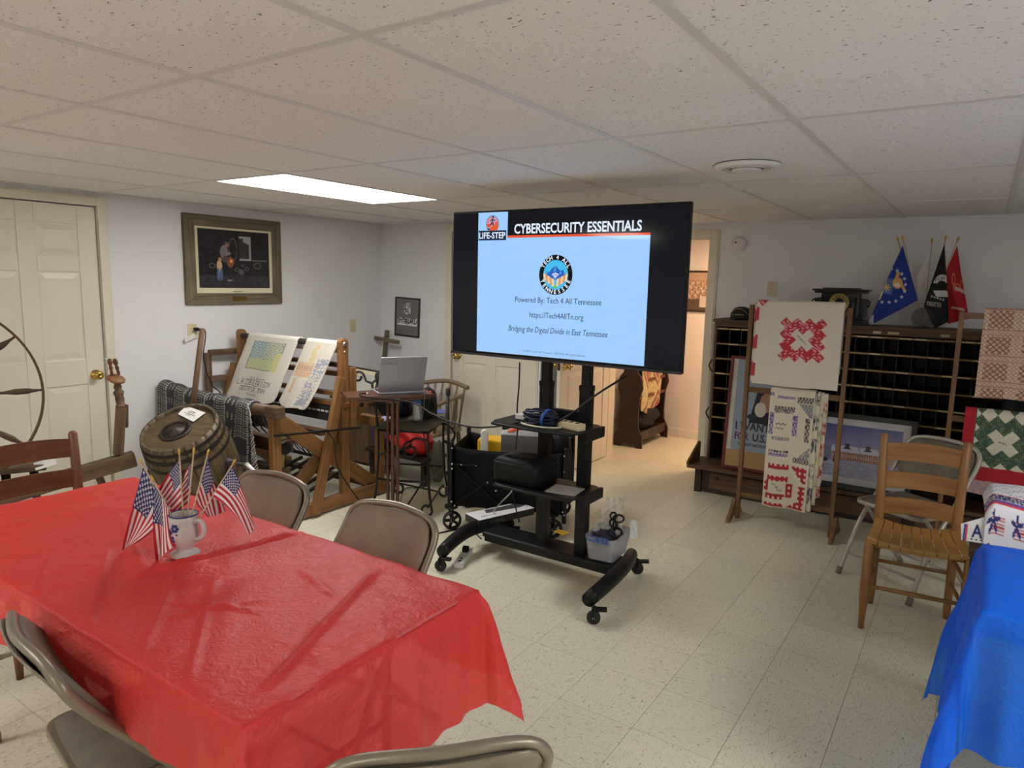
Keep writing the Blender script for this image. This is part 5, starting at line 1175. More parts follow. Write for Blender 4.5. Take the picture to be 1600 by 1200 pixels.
cs = [Wp(0, 0, 0), Wp(WL, 0, 0), Wp(WL, WD_, 0), Wp(0, WD_, 0)]
for i in range(4): side(cs[i], cs[(i + 1) % 4], .02 if i % 2 == 0 else .008, .02)
obj('canvas_side', g, CANV, t, solid=.006)
g = G(); g.add([c + Vector((0, 0, WZ0 + .01)) for c in cs], [(0, 1, 2, 3)]); g.box(Wp(WL / 2, WD_ / 2, WZ0), (.02, .02, .01)); obj('canvas_floor', g, CANV, t, solid=.006)
for k, (a, b) in enumerate(((-.008, -.012), (WL + .008, -.012), (WL + .008, WD_ + .012), (-.008, WD_ + .012))):
    g = G(); g.beam(Wp(a, b, .10), Wp(a, b, WZ1 + .02), .024, .024); o = obj('post', g, BLACKM, t, bev=.004)
    g2 = G(); g2.ball(Wp(a, b, WZ1 + .022), .016, (1, 1, .8)); obj('post_cap', g2, BLACKP, o)
for f0, f1 in (((.02, WZ0 + .02), (.36, .44)), ((.36, .44), (.70, WZ0 + .02)), ((.02, .44), (.34, WZ0 + .02)), ((.0, .44), (.16, .44))):
    g = G(); g.beam(Wp(f0[0], -.018, f0[1]), Wp(f1[0], -.022, f1[1]), .006, .016, wv); obj('brace', g, BLACKM, t)
for a, z in ((0, .545), (0, .44), (0, .41), (.06, .44), (.16, .44), (.235, .335), (.29, .285), (.0, .19), (.02, .165), (.0, .14), (WL, .44), (WL, .54), (WL, .18), (WL + .01, .16)):
    g = G(); g.lathe([(.006, 0), (.005, .003), (.0001, .004)], 8, Matrix.Translation(Wp(a, -.027, z)) @ (-wv).to_track_quat('Z', 'Y').to_matrix().to_4x4()); obj('rivet', g, SCREW, t)
for a, b in ((.0, -.012), (WL - .06, -.012), (WL - .05, WD_), (0, WD_)):
    c = Wp(a, b, .062); ax = (wv * .92 - wu * .38).normalized(); A = Matrix.Translation(c) @ ax.to_track_quat('Z', 'Y').to_matrix().to_4x4()
    g = G(); g.lathe([(.050, -.017), (.060, -.013), (.062, 0), (.060, .013), (.050, .017), (.046, .012), (.046, -.012), (.050, -.017)], 28, A); o = obj('wheel', g, RUBBER, t)
    for k in range(5):
        d = A.to_3x3() @ Vector((math.cos(k * 1.2566), math.sin(k * 1.2566), 0)); g = G(); g.beam(c + d * .012, c + d * .047, .016, .018, ax); obj('spoke', g, BLACKP, o)
    g = G(); g.lathe([(.0001, -.02), (.013, -.02), (.013, .02), (.0001, .02)], 14, A); obj('hub', g, plain('grey_hub', (.12, .12, .12), .4), o)
    g = G(); g.beam(c + Vector((0, 0, .0)) + ax * .022, c + Vector((0, 0, .085)) + ax * .022, .01, .03, ax); g.beam(c - ax * .022, c + Vector((0, 0, .085)) - ax * .022, .01, .03, ax); g.box(c + Vector((0, 0, .087)), (.05, .05, .014)); obj('fork', g, BLACKP, t, kind='stuff')
hb = Wp(-.03, .02, .12); ht = aty(700, 606, hb.y + .02)
g = G(); g.tube([hb, hb.lerp(ht, .5), ht], .0095, 10); o = obj('pull_handle', g, BLACKM, t); g = G(); dd = (ht - hb).normalized(); g.tube([ht - dd * .05, ht - dd * .035, ht - dd * .01, ht], [.012, .015, .015, .008], 10); obj('grip', g, RUBBER, o)
for z, h_ in ((.255, .05), (.15, .03), (.37, .03)): g = G(); p = Wp(-.03, .0, z); g.box(p, (.035, .035, h_)); obj('handle_bracket', g, BLACKP, t, bev=.004)
YEL = plain('yellow_plastic', S(224, 172, 22), .4, var=.05); GREYP = plain('grey_smoky_plastic', S(92, 90, 86), .3, var=.1)
def boxt(name, label, cat, c, d, R, mat, bev=.006): g = G(); g.box(c, d, R); o = obj(name, g, mat, bev=bev); return tag(o, label, cat)
RW = Matrix.Rotation(math.radians(23.8), 3, 'Z')
boxt('yellow_case', 'bright yellow plastic case inside the black wagon', 'case', Wp(.22, .24, .495), (.20, .16, .15), RW, YEL, .012)
for px, lab in ((.50, 'yellow rounded tool lying at the wagon right end'),): g = G(); g.ball(Wp(px, .16, .545), .035, (1.6, 1, .9)); tag(obj('yellow_tool', g, YEL), lab, 'tool')
t = thing('white_router', 'slim white plastic device sticking up in the wagon', 'device', Wp(.145, .12, .42)); pl = Wp(.145, .12, .42); up = (Vector((0, 0, 1)) + CR * .32).normalized(); A = frame_m(pl + up * .11, CR, up)
g = G(); g.prism(round_rect(.05, .24, .024, 6), .03, A); obj('shell', g, WHITEP, t, bev=.006)
t = thing('storage_tub', 'smoky clear plastic tub with an orange cord inside the wagon', 'tub', Wp(.46, .22, .40))
g = G(); c = Wp(.45, .22, 0)
for s in (-1, 1): g.box(c + wv * s * .10 + Vector((0, 0, .52)), (.32, .004, .20), RW); g.box(c + wu * s * .16 + Vector((0, 0, .52)), (.004, .20, .20), RW)
g.box(c + Vector((0, 0, .42)), (.32, .20, .004), RW); obj('tub_body', g, GREYP, t)
g = G(); A = Matrix.Translation(c + Vector((0, 0, .625))) @ RW.to_4x4(); g.prism(round_rect(.34, .22, .02), .012, A); obj('tub_lid', g, CLR, t, bev=.003)
g = G(); g.tube(spline([c + wu * (-.12) - wv * .05 + Vector((0, 0, .632)), c + wu * (-.05) - wv * .08 + Vector((0, 0, .66)), c + wu * .05 - wv * .06 + Vector((0, 0, .665)), c + wu * .13 - wv * .02 + Vector((0, 0, .64))], 6), .012, 8); tag(obj('orange_strap', g, plain('orange_web', S(206, 96, 44), .7)), 'orange strap lying on the smoky tub in the wagon', 'strap')
blob('black_pouch', 'black pouch squeezed in the right end of the wagon', 'bag', Wp(.655, .22, .535), .10, (.75, .8, 1.0), NAVY, .12, 41)
boxt('white_flap_box', 'white cardboard box standing in the middle of the wagon', 'box', Wp(.40, .385, .56), (.24, .08, .24), RW, WHITEP, .002)

# ------------------------------------------------------------------ television cart
cx = -1.815
t = thing('television_cart', 'black steel rolling television cart with two shelves and locking casters', 'cart', (cx, 3.2, 0))
def cpart(name, g, bev=.004, **k): return obj(name, g, BLACKM, t, bev=bev, **k)
for x in (-1.937, -1.690):
    g = G(); g.box((x, 3.215, .60), (.066, .05, .94)); o = cpart('column', g)
    g = G(); g.box((x, 3.215, 1.06), (.07, .054, .03)); obj('collar', g, BLACKP, o, bev=.003)
    g = G(); g.box((x, 3.215, 1.40), (.052, .04, .70)); cpart('upper_column', g)
    g = G(); g.box((x, 3.165, 1.56), (.045, .03, .50)); cpart('mount_rail', g)
for z in (.9, 1.45, 1.70): g = G(); g.box((cx, 3.215, z), (.30, .035, .06)); cpart('cross_brace', g)
def shelf(z, x0, x1, y0, y1, name='shelf'):
    g = G(); A = Matrix.Translation(((x0 + x1) / 2, (y0 + y1) / 2, z - .004)); g.prism(round_rect(x1 - x0, y1 - y0, .05, 6), .008, A); o = cpart(name, g, .002)
    g = G()
    n = 20; P = []
    for k in range(n + 1): P.append(Vector((x0 + .02 + (x1 - x0 - .04) * k / n, y0 - .004 - .012 * math.sin(PI * k / n), z - .008)))
    g.tube(P, .008, 8); obj('front_lip', g, BLACKP, o)
    for x in (x0 + .02, x1 - .01): g = G(); g.box((x, (y0 + y1) / 2 + .06, z - .035), (.02, (y1 - y0) * .7, .056)); obj('bracket', g, BLACKM, o, bev=.003)
    return o
s1 = shelf(.868, -2.125, -1.595, 2.945, 3.24); shelf(.536, -2.105, -1.590, 2.945, 3.24)
g = G(); g.box((-1.885, 3.225, .140), (.84, .17, .03)); cpart('base_plate', g, .008)
g = G(); g.box((-1.885, 3.145, .128), (.80, .02, .05)); cpart('base_lip', g, .006)
for x in (-2.10, -1.73): g = G(); g.prism(round_rect(.06, .018, .009), .003, frame_m((x, 3.133, .128), (1, 0, 0), (0, 0, 1))); cpart('slot_cover', g, 0)
legs = (((-2.365, 2.85), (-2.335, 3.47)), ((-1.395, 2.82), (-1.465, 3.46)))
for k, (f, b) in enumerate(legs):
    g = G(); P = []; n = 16; sgn = -1 if k == 0 else 1
    for i in range(n + 1):
        u = i / n; x = f[0] + (b[0] - f[0]) * u + sgn * .045 * math.sin(PI * u) ** 1.0; y = f[1] + (b[1] - f[1]) * u; P.append((x - (.035 if k == 1 else .0), y, .108 + .036 * math.sin(PI * u)))
    g.tube(P, [.034 + .004 * math.sin(PI * i / n) for i in range(n + 1)], 14, flat=1.1); o = cpart('leg', g, 0)
    for e in (P[0], P[-1]):
        d = 1 if e is P[-1] else -1; g = G(); g.lathe([(.0001, 0), (.034, 0), (.035, .005), (.0001, .006)], 16, Matrix.Translation((e[0], e[1] + d * .0, e[2])) @ Vector((0, d, 0)).to_track_quat('Z', 'Y').to_matrix().to_4x4()); obj('leg_cap', g, BLACKP, o)
    for e in (f, b):
        c = Vector((e[0], e[1] + (.012 if e is b else -.012), .033)); ax = Vector((.45, -.89, 0)) if k == 1 else Vector((.30, -.95, 0)); A = Matrix.Translation(c) @ ax.to_track_quat('Z', 'Y').to_matrix().to_4x4()
        g = G(); g.lathe([(.0001, -.013), (.030, -.013), (.033, -.008), (.033, .008), (.030, .013), (.0001, .013)], 22, A); o = obj('caster', g, RUBBER, t)
        g = G(); g.lathe([(.0001, .013), (.006, .013), (.006, .017), (.0001, .017)], 10, A); obj('axle_bolt', g, SCREW, o)
        sd = Vector((-ax.y, ax.x, 0)) * (1 if k == 1 else 1)
        g = G(); g.beam(c + ax * .017 + Vector((0, 0, -.004)), c + ax * .017 + Vector((0, 0, .052)), .006, .036, ax); obj('fork', g, BLACKP, o)
        g = G(); g.beam(c + Vector((0, 0, .04)) - sd * .01, c + Vector((0, 0, .044)) + sd * .062, .030, .016); obj('brake_pedal', g, BLACKP, o, bev=.003)
        g = G(); g.tube([c + Vector((0, 0, .04)), (e[0], e[1], .085)], .012, 8); obj('caster_stem', g, BLACKP, o)

# ------------------------------------------------------------------ television and its slide
TVX, TVY, TVZ, TVW, TVH = -1.823, 3.096, 1.587, 1.371, .786
TVM = lambda x, z, o=0.0: frame_m((x, TVY - o, z), (1, 0, 0), (0, 0, 1))
t = thing('television', 'large black flat television showing a cybersecurity slide on the rolling cart', 'television', (TVX, TVY, TVZ - TVH / 2))
g = G(); g.box((TVX, TVY + .016, TVZ), (TVW, .030, TVH)); obj('casing', g, BLACKP, t, bev=.004)
g = G(); g.box((TVX, TVY + .048, TVZ - .05), (TVW * .6, .04, TVH * .55)); obj('rear_housing', g, BLACKP, t, bev=.01)
bz = .009; SCB = glow('screen_black', (.0030, .0036, .007), 1.0, .10); g = G(); g.box((TVX, TVY - .0005, TVZ + .006), (TVW - 2 * bz, .003, TVH - .03)); obj('screen', g, SCB, t)
g = G(); g.box((TVX, TVY - .003, TVZ - TVH / 2 + .006), (TVW, .008, .012)); obj('lower_trim', g, plain('graphite_trim', (.05, .05, .055), .3, .6), t)
SKY = S(160, 206, 255); LBLU = glow('slide_blue', SKY, 1.0); ORA = glow('slide_orange', S(232, 86, 48), 1.0); WHI = glow('slide_white', S(228, 240, 255), 1.0); DKT = glow('slide_dark_text', S(52, 66, 92), 1.0); NVY = glow('slide_navy', S(24, 40, 72), 1.0)
GRT = glow('slide_grey_text', S(96, 120, 160), 1.0); BLK = glow('slide_black', S(14, 14, 18), 1.0)
sxl = aty(746.5, 450, TVY).x; sxr = aty(1011.5, 470, TVY).x; szt = TVZ + TVH / 2 - .010; szb = TVZ - TVH / 2 + .024
zr = (aty(905, 367.5, TVY).z + aty(1017, 364, TVY).z) / 2 - .002; xlg = aty(793.3, 372, TVY).x; zlg = aty(770, 376, TVY).z
def flat(name, x0, x1, z0, z1, m, lay): g = G(); g.box(((x0 + x1) / 2, TVY - .0022 - lay * .0004, (z0 + z1) / 2), (x1 - x0, .0004, z1 - z0)); return obj(name, g, m, t)
flat('slide_area', sxl, sxr, szb, zr - .004, LBLU, 0); flat('slide_rule', xlg, sxr, zr - .006, zr + .006, ORA, 1); flat('logo_square', sxl, xlg, zlg, szt, LBLU, 1)
def ptx(px, py): p = aty(px, py, TVY); return p.x, p.z
def put(s, px0, px1, py, hpx, m, **k):
    a = ptx(px0, py); b = ptx(px1, py); xm = (a[0] + b[0]) / 2; zc = aty((px0 + px1) / 2, py, TVY).z; hh = abs(aty(px0, py - hpx / 2, TVY).z - aty(px0, py + hpx / 2, TVY).z)
    return text_fit(s, b[0] - a[0], hh, m, t, TVM(xm, zc, .0045), **k)
put('CYBERSECURITY ESSENTIALS', 804.5, 1003.5, 355, 15.5, WHI, bold=.022)
put('Powered By: Tech 4 All Tennessee', 805.5, 940.5, 471.5, 11.5, DKT); put('https://Tech4AllTn.org', 828, 912, 495, 11.5, DKT)
put('Bridging the Digital Divide in East Tennessee', 795, 950, 519, 11.5, DKT, shear=.22); put('© 2025 Tech 4 All Tennessee. LIFE-STEP. All rights reserved.', 818, 916, 552.5, 4.2, GRT)
# left logo: badge with a figure on steps, word block under it
xa, za = ptx(770, 350)
def disc(name, x, z, rx, rz, m, lay, n=32, a0=0, a1=2 * PI):
    pts = [(rx * math.cos(a), rz * math.sin(a)) for a in np.linspace(a0, a1, n + 1)][:(n if abs(a1 - a0 - 2 * PI) < 1e-6 else n + 1)]; g = G(); g.prism(pts, .0004, TVM(x, z, .0025 + lay * .0004)); return obj(name, g, m, t)
def poly(name, pts, x, z, m, lay): g = G(); g.prism(pts, .0004, TVM(x, z, .0025 + lay * .0004)); return obj(name, g, m, t)
rL = .043
disc('badge', xa, za, rL, rL * 1.02, NVY, 1); disc('badge', xa, za, rL * .93, rL * .95, LBLU, 2); disc('badge', xa, za, rL * .88, rL * .9, ORA, 3)
for k in range(9):
    a = PI * (.05 + .9 * k / 8); poly('badge_ray', [(.012 * math.cos(a - .10), .012 * math.sin(a - .10)), (rL * .9 * math.cos(a - .05), rL * .9 * math.sin(a - .05)), (rL * .9 * math.cos(a + .05), rL * .9 * math.sin(a + .05)), (.012 * math.cos(a + .10), .012 * math.sin(a + .10))], xa, za, LBLU, 4)
for k in range(4): poly('badge_step', [(-.03 + k * .015, -.03), (.038, -.03), (.038, -.022 + k * .010), (-.03 + k * .015, -.022 + k * .010)], xa, za, ORA if k else NVY, 5 + k)
for k in range(3): poly('badge_step', [(-.028 + k * .015, -.0225 + k * .010), (-.010 + k * .015, -.0225 + k * .010), (-.010 + k * .015, -.0195 + k * .010), (-.028 + k * .015, -.0195 + k * .010)], xa, za, LBLU, 9)
for pts in ([(-.004, .0), (.004, .0), (.008, .022), (.001, .024)], [(-.004, .002), (-.016, -.012), (-.011, -.015), (.002, .0)], [(.0, .002), (.012, -.004), (.009, -.016), (.004, -.014), (.006, -.007), (-.002, -.002)], [(.002, .022), (-.010, .016), (-.012, .008), (-.008, .008), (-.006, .013), (.004, .018)], [(.006, .022), (.018, .013), (.016, .009), (.006, .016)]): poly('badge_figure', pts, xa, za + .004, NVY, 10)
disc('badge_figure', xa + .006, za + .036, .006, .006, NVY, 10, 14)
zw = aty(770, 368, TVY).z; flat('word_block', sxl + .006, xlg - .006, zw - .026, zw + .026, NVY, 11)
text_fit('LIFE-STEP', xlg - sxl - .022, .034, WHI, t, TVM((sxl + xlg) / 2, zw, .0078), bold=.02)
# round emblem: black ring with lettering, mountains over open hands
xe, ze = ptx(868.5, 429.5); re_ = .0985
disc('emblem_ring', xe, ze, re_, re_ * 1.03, BLK, 1, 48); rin = re_ * .74; disc('emblem_sky', xe, ze, rin, rin * 1.03, glow('emblem_sky', S(70, 190, 240), 1.0), 2, 40)
MT = glow('emblem_mountain', S(36, 96, 190), 1.0); MT2 = glow('emblem_mountain_light', S(90, 160, 226), 1.0); HAND = glow('emblem_hand', S(214, 158, 104), 1.0); HAND2 = glow('emblem_hand_light', S(244, 206, 164), 1.0); GRN = glow('emblem_green', S(110, 200, 70), 1.0)
poly('emblem_mountain', [(-.070, -.010), (-.052, .020), (-.040, .010), (-.022, .032), (0, .046), (.016, .030), (.030, .020), (.044, .026), (.070, -.010), (.066, -.024), (-.066, -.024)], xe, ze, MT, 3)
for pts in ([(0, .046), (-.016, .016), (-.004, .022), (.002, .008)], [(-.052, .020), (-.060, .0), (-.046, .004)], [(.030, .022), (.020, .0), (.036, .006)], [(.044, .026), (.052, .004), (.058, .008)]): poly('emblem_mountain', pts, xe, ze, MT2, 4)
for s in (-1, 1):
    poly('emblem_leaf', [(s * .066, .02), (s * .060, -.01), (s * .072, -.004)][::s], xe, ze, GRN, 4)
    for k in range(5):
        a = 1.15 + .33 * k; L = .050 + .005 * k; c0 = (s * (.012 + .012 * k), -.058 + .007 * k); g = G(); d = Vector((s * math.cos(PI - a) * -.35 - s * .0, 0, 1)).normalized()
        p = Vector((xe + c0[0], TVY - .0046, ze + c0[1])); q = Vector((xe + s * (.016 + .0125 * k), TVY - .0046, ze - .022 + .006 * k)); w_ = .0062; e = Vector(((q - p).z, 0, -(q - p).x)).normalized() * w_
        n8 = [p - e, p + e, q + e, q + (q - p).normalized() * w_, q - e]; n8 = n8 if s > 0 else n8
        poly('emblem_finger', [((v.x - xe), (v.z - ze)) for v in n8], xe, ze, HAND if k % 2 else HAND2, 5 + (k % 2))
poly('emblem_leaf', [(-.014, -.066), (.014, -.066), (0, -.046)], xe, ze, GRN, 7)
for k, r_ in enumerate((.010, .018, .026)):
    g = G(); P = [Vector((xe + r_ * math.cos(a), TVY - .006, ze - .018 + r_ * math.sin(a))) for a in np.linspace(.75, PI - .75, 12)]; g.tube(P, .0022, 4); obj('emblem_wave', g, WHI, t)
disc('emblem_wave', xe, ze - .016, .0035, .0035, WHI, 8, 12)
for wd_, r_, a0, a1, flip in (('TECH 4 ALL', re_ * .865, 2.62, .52, 1), ('TENNESSEE', re_ * .865, -2.75, -.39, -1)):
    n = len(wd_)
    for i, ch in enumerate(wd_):
        if ch == ' ': continue
        a = a0 + (a1 - a0) * i / (n - 1); M = TVM(xe + r_ * math.cos(a), ze + r_ * 1.03 * math.sin(a), .0042) @ Matrix.Rotation(a - PI / 2 if flip > 0 else a + PI / 2, 4, 'Z'); text(ch, .0285, WHI, t, M, bold=.0006)
# cords at the back of the television
g = G(); g.tube(spline([(aty(812, 566, 3.13)), aty(811, 600, 3.13), aty(808, 640, 3.12), aty(810, 657, 3.10), aty(806, 700, 3.25), aty(800, 760, 3.3), Vector((-2.15, 3.3, .2))], 7), .0042, 7); tag(obj('hanging_cable', g, BLACKP), 'thin black cord hanging straight down below the television screen', 'cord')
g = G(); g.tube(spline([aty(980, 588, 3.16), aty(968, 594, 3.14), aty(930, 618, 3.10), aty(895, 645, 3.06), aty(868, 660, 3.03), aty(858, 662, 3.03)], 7), .0055, 8); tag(obj('display_cable', g, BLACKP), 'black cable slanting from the cart shelf up behind the television', 'cable')

# ------------------------------------------------------------------ things on the cart
c = Vector((-1.868, 3.045, .868)); BLUC = plain('navy_cable', (.010, .015, .045), .45, var=.3); t = thing('coiled_cable', 'coiled dark navy cable tied with a blue strap on the upper cart shelf', 'cable', c)
for k in range(13):
    r_ = .074 + .016 * math.sin(k * 2.1); h_ = .012 + .0048 * k; ph = k * .7; sx = 1.12; g = G(); tl = .18 * math.sin(k * 1.9)
    g.tube([c + Vector((sx * r_ * math.cos(a + ph), .58 * r_ * math.sin(a + ph) + .004 * math.sin(k * 3), h_ + tl * .05 * math.cos(a) + .004 * math.sin(3 * a + k))) for a in np.linspace(0, 2 * PI, 30)[:-1]], .0058, 7, True); obj('cable_turn', g, BLUC, t)
g = G(); P = [c + Vector((.045 + .010 * math.sin(a), -.012 + .050 * math.cos(a), .042 + .045 * math.sin(a))) for a in np.linspace(0, 2 * PI, 24)[:-1]]; g.tube(P, .009, 6, True, flat=.35); obj('strap', g, plain('blue_strap', S(40, 84, 170), .7), t, label='bright blue strap')
g = G(); P = [c + Vector((.02 + .118 * math.cos(a), -.025 + .062 * math.sin(a), .0065)) for a in np.linspace(0, 2 * PI, 34)[:-1]]; g.tube(P, .0052, 7, True); tag(obj('white_cable', g, plain('ivory_cable', S(210, 202, 176), .5)), 'loop of ivory cable lying under the navy coil on the cart shelf', 'cable')
g = G(); g.box(Vector((-2.0, 3.10, .885)), (.09, .06, .03)); tag(obj('white_adapter', g, WHITEP, bev=.006), 'small white adapter on the cart shelf left of the coil', 'adapter')
A = Matrix.Translation((-1.685, 3.05, .868)) @ Matrix.Rotation(-.25, 4, 'Z'); t = thing('power_strip', 'ivory power strip on the upper cart shelf beside the navy coil', 'power strip', A.translation)
g = G(); g.box((0, 0, .018), (.15, .055, .036)); g.V = [tuple(A @ Vector(v)) for v in g.V]; obj('strip_body', g, PLATEM, t, bev=.005)
for x in (-.04, .0, .04): g = G(); g.box(A @ Vector((x, 0, .0365)), (.018, .024, .002)); obj('socket', g, INK, t)
SOFT = plain('black_soft_case', (.008, .008, .009), .55, var=.25, bmp=.2, bscale=40, spec=.22)
A = Matrix.Translation((-1.975, 3.09, .536)); t = thing('black_case', 'black zipped soft case lying on the lower cart shelf', 'bag', A.translation)
P = np.zeros((40, 24, 3)); lo_r = round_rect(.285, .255, .035, 9); n = len(lo_r)
prof = [(0.0, 0.0), (.92, .002), (1.0, .015), (1.01, .07), (.99, .115), (.93, .13), (.80, .14), (.45, .147), (0, .150)]
P = np.zeros((n + 1, len(prof), 3))
for i in range(n + 1):
    x, y = lo_r[i % n]
    for j, (k, z) in enumerate(prof): P[i, j] = A @ Vector((x * k, y * k, z + (.004 * math.sin(i * .5) if 2 < j < 7 else 0)))
g = G(); g.grid(P); obj('case_body', g, SOFT, t)
g = G(); g.tube([A @ Vector((x * .995, y * .995, .112)) for x, y in lo_r], .003, 6, True); obj('zipper', g, BLACKP, t)
g = G(); g.tube(spline([A @ Vector((-.09, -.08, .142)), A @ Vector((-.03, -.095, .158)), A @ Vector((.05, -.05, .165)), A @ Vector((.1, .02, .146))], 6), .011, 8, flat=.4); obj('carry_strap', g, SOFT, t)
A = Matrix.Translation((-1.715, 3.06, .5375)) @ Matrix.Rotation(.12, 4, 'Z'); g = G(); g.box((0, 0, 0), (.165, .15, .002)); g.V = [tuple(A @ Vector(v)) for v in g.V]; tag(obj('paper_sheet', g, plain('grey_printed_sheet', S(176, 174, 166), .8, var=.2, scale=150)), 'grey printed sheet of paper on the lower cart shelf', 'paper')
# keyboard box on the base
p0 = atz(751, 813, .20); d1 = (atz(834, 794, .20) - p0); d1.z = 0; d1.normalize(); A = frame_m((p0.x, p0.y, .157), d1, Vector((-d1.y, d1.x, 0))); t = thing('keyboard_box', 'white and black keyboard carton lying on the cart base', 'box', A.translation)
g = G(); g.box((.20, .075, .0215), (.42, .15, .043)); g.V = [tuple(A @ Vector(v)) for v in g.V]; obj('carton', g, plain('black_carton', (.02, .02, .022), .45), t, bev=.001)
g = G(); g.box((.20, .075, .0435), (.42, .15, .001)); g.V = [tuple(A @ Vector(v)) for v in g.V]; obj('lid_print', g, plain('white_carton', S(222, 222, 224), .4, var=.03), t, label='white printed lid')
g = G(); g.prism([(.10, .085), (.34, .06), (.39, .075), (.40, .10), (.36, .13), (.12, .135)], .0012, A @ Matrix.Translation((0, 0, .0447))); obj('keyboard_print', g, plain('dark_keyboard_print', (.05, .05, .055), .5, var=.4, scale=120), t, label='printed picture of a dark keyboard')
dashes(.11, .009, INK, t, A @ Matrix.Translation((.09, .045, .0446)), seed=6); text('Keyboard', .026, plain('grey_print', (.12, .12, .12), .5), t, A @ Matrix.Translation((.12, -.0008, .022)) @ Matrix.Rotation(PI / 2, 4, 'X'))
g = G(); g.tube(spline([atz(770, 800, .20), aty(783, 785, 3.2), aty(798, 770, 3.25), aty(808, 752, 3.3)], 6), .004, 7); tag(obj('charging_cord', g, plain('grey_cord', S(150, 150, 150), .5)), 'thin grey cord rising from the keyboard carton behind the case', 'cord')
# yellow tape tag
p0 = atz(877, 832, .157); A = frame_m(p0, Vector((.95, -.2, 0)), Vector((.2, .95, 0))); t = thing('yellow_tag', 'yellow caution tag with black marks lying on the cart base', 'tag', p0); g = G(); g.box((0, 0, .002), (.075, .05, .003)); g.V = [tuple(A @ Vector(v)) for v in g.V]; obj('tag_card', g, YEL, t)
dashes(.055, .011, INK, t, A @ Matrix.Translation((0, .006, .0042)), seed=4); g = G(); g.box(A @ Vector((0, -.012, .004)), (.045, .007, .0006)); obj('tag_line', g, INK, t)
# clear plastic tub of cables
A = Matrix.Translation((-1.558, 3.27, .157)) @ Matrix.Rotation(.08, 4, 'Z'); t = thing('clear_tub', 'clear plastic shoebox tub full of cables on the right end of the cart base', 'tub', A.translation)
FROST = clear('frosted_tub', (.86, .88, .92), .25, .66, .7); a, b, h_ = .085, .125, .13; vs = []; bot = round_rect(2 * a * .86, 2 * b * .88, .025, 4); top = round_rect(2 * a, 2 * b, .03, 4); n = len(bot); g = G()
P = np.zeros((n + 1, 6, 3))
for i in range(n + 1):
    for j, (q, z) in enumerate(((bot, .003), (bot, .004), (top, h_ - .02), (top, h_), ([(x * 1.05, y * 1.04) for x, y in top], h_), ([(x * 1.05, y * 1.04) for x, y in top], h_ - .012))):
        x, y = q[i % n]; k = 0 if j == 0 else 1; P[i, j] = A @ Vector((x * k, y * k, z))
g.grid(P, False); obj('tub_wall', g, FROST, t, solid=.0015)
g = G(); g.box(A @ Vector((-.01, -b * 1.045, h_ - .008)), (.125, .002, .032)); obj('paper_label', g, plain('blue_printed_label', S(64, 92, 150), .5, var=.5, scale=60), t, label='blue printed label')
t2 = thing('cable_bundle', 'black coiled power cords heaped in the clear tub', 'cable', A @ Vector((.03, .03, .1)))
for k in range(6):
    cc = A @ Vector((.03 + .012 * math.sin(k * 2), .02 + .02 * math.cos(k * 3), .11 + .022 * k)); ax_ = Matrix.Rotation(k * .9, 3, 'Z') @ Matrix.Rotation(1.0 + .2 * k, 3, 'X'); r_ = .040 - .003 * k; g = G(); g.tube([cc + ax_ @ Vector((r_ * math.cos(q), r_ * .7 * math.sin(q), 0)) for q in np.linspace(0, 2 * PI, 20)[:-1]], .0055, 7, True); obj('cord_loop', g, BLACKP, t2)
blob('navy_pouch', 'dark blue pouch lying in the clear tub beside the cords', 'pouch', A @ Vector((-.025, -.01, .085)), .062, (.85, 1.3, .75), plain('dark_blue_pouch', (.02, .025, .06), .5, bmp=.3), .15, 51)
BAG = clear('crinkled_bag_film', (.93, .93, .92), .12, .66)
P = np.zeros((16, 16, 3)); o0 = A @ Vector((-.02, .03, .10))
for i in range(16):
    for j in range(16):
        u, v = i / 15 - .5, j / 15; P[i, j] = o0 + CR * (u * .17 * (1 - .45 * v) + .05 * v) + CU * (v * .20) + Vector(tow3) * (.03 * math.sin(i * 1.3 + j * .7) * .6 + .018 * math.cos(j * 1.7 - i))
g = G(); g.grid(P); tag(obj('plastic_bag', g, BAG), 'crumpled clear plastic bag sticking up out of the clear tub', 'bag')
P = np.zeros((8, 8, 3)); o0 = A @ Vector((.085, .05, .11))
for i in range(8):
    for j in range(8): u, v = i / 7, j / 7; P[i, j] = o0 + CR * (.02 + u * .042) + CU * (-.02 + v * .10) + Vector(tow3) * (.006 * math.sin(i + j))
g = G(); g.grid(P); tag(obj('plastic_sleeve', g, clear('milky_sleeve', (.9, .94, .97), .2, .45)), 'small milky plastic sleeve standing at the right side of the clear tub', 'sleeve')
# power strip on the floor under the left leg
a, b = atz(716, 881, .03), atz(732, 856, .03); d = (b - a); d.z = 0; d.normalize(); A = frame_m(((a.x + b.x) / 2, (a.y + b.y) / 2, 0), d, Vector((-d.y, d.x, 0))); t = thing('floor_power_strip', 'white power strip on the floor under the left cart leg', 'power strip', A.translation)
g = G(); g.box((0, 0, .018), (.24, .055, .034)); g.V = [tuple(A @ Vector(v)) for v in g.V]; obj('strip_body', g, WHITEP, t, bev=.004)
for x in (-.09, -.05): g = G(); g.box(A @ Vector((x, 0, .0355)), (.016, .016, .002)); obj('socket', g, INK, t)
g = G(); g.box((.05, 0, .05), (.04, .035, .03)); g.V = [tuple(A @ Vector(v)) for v in g.V]; obj('black_plug', g, BLACKP, t, bev=.004)
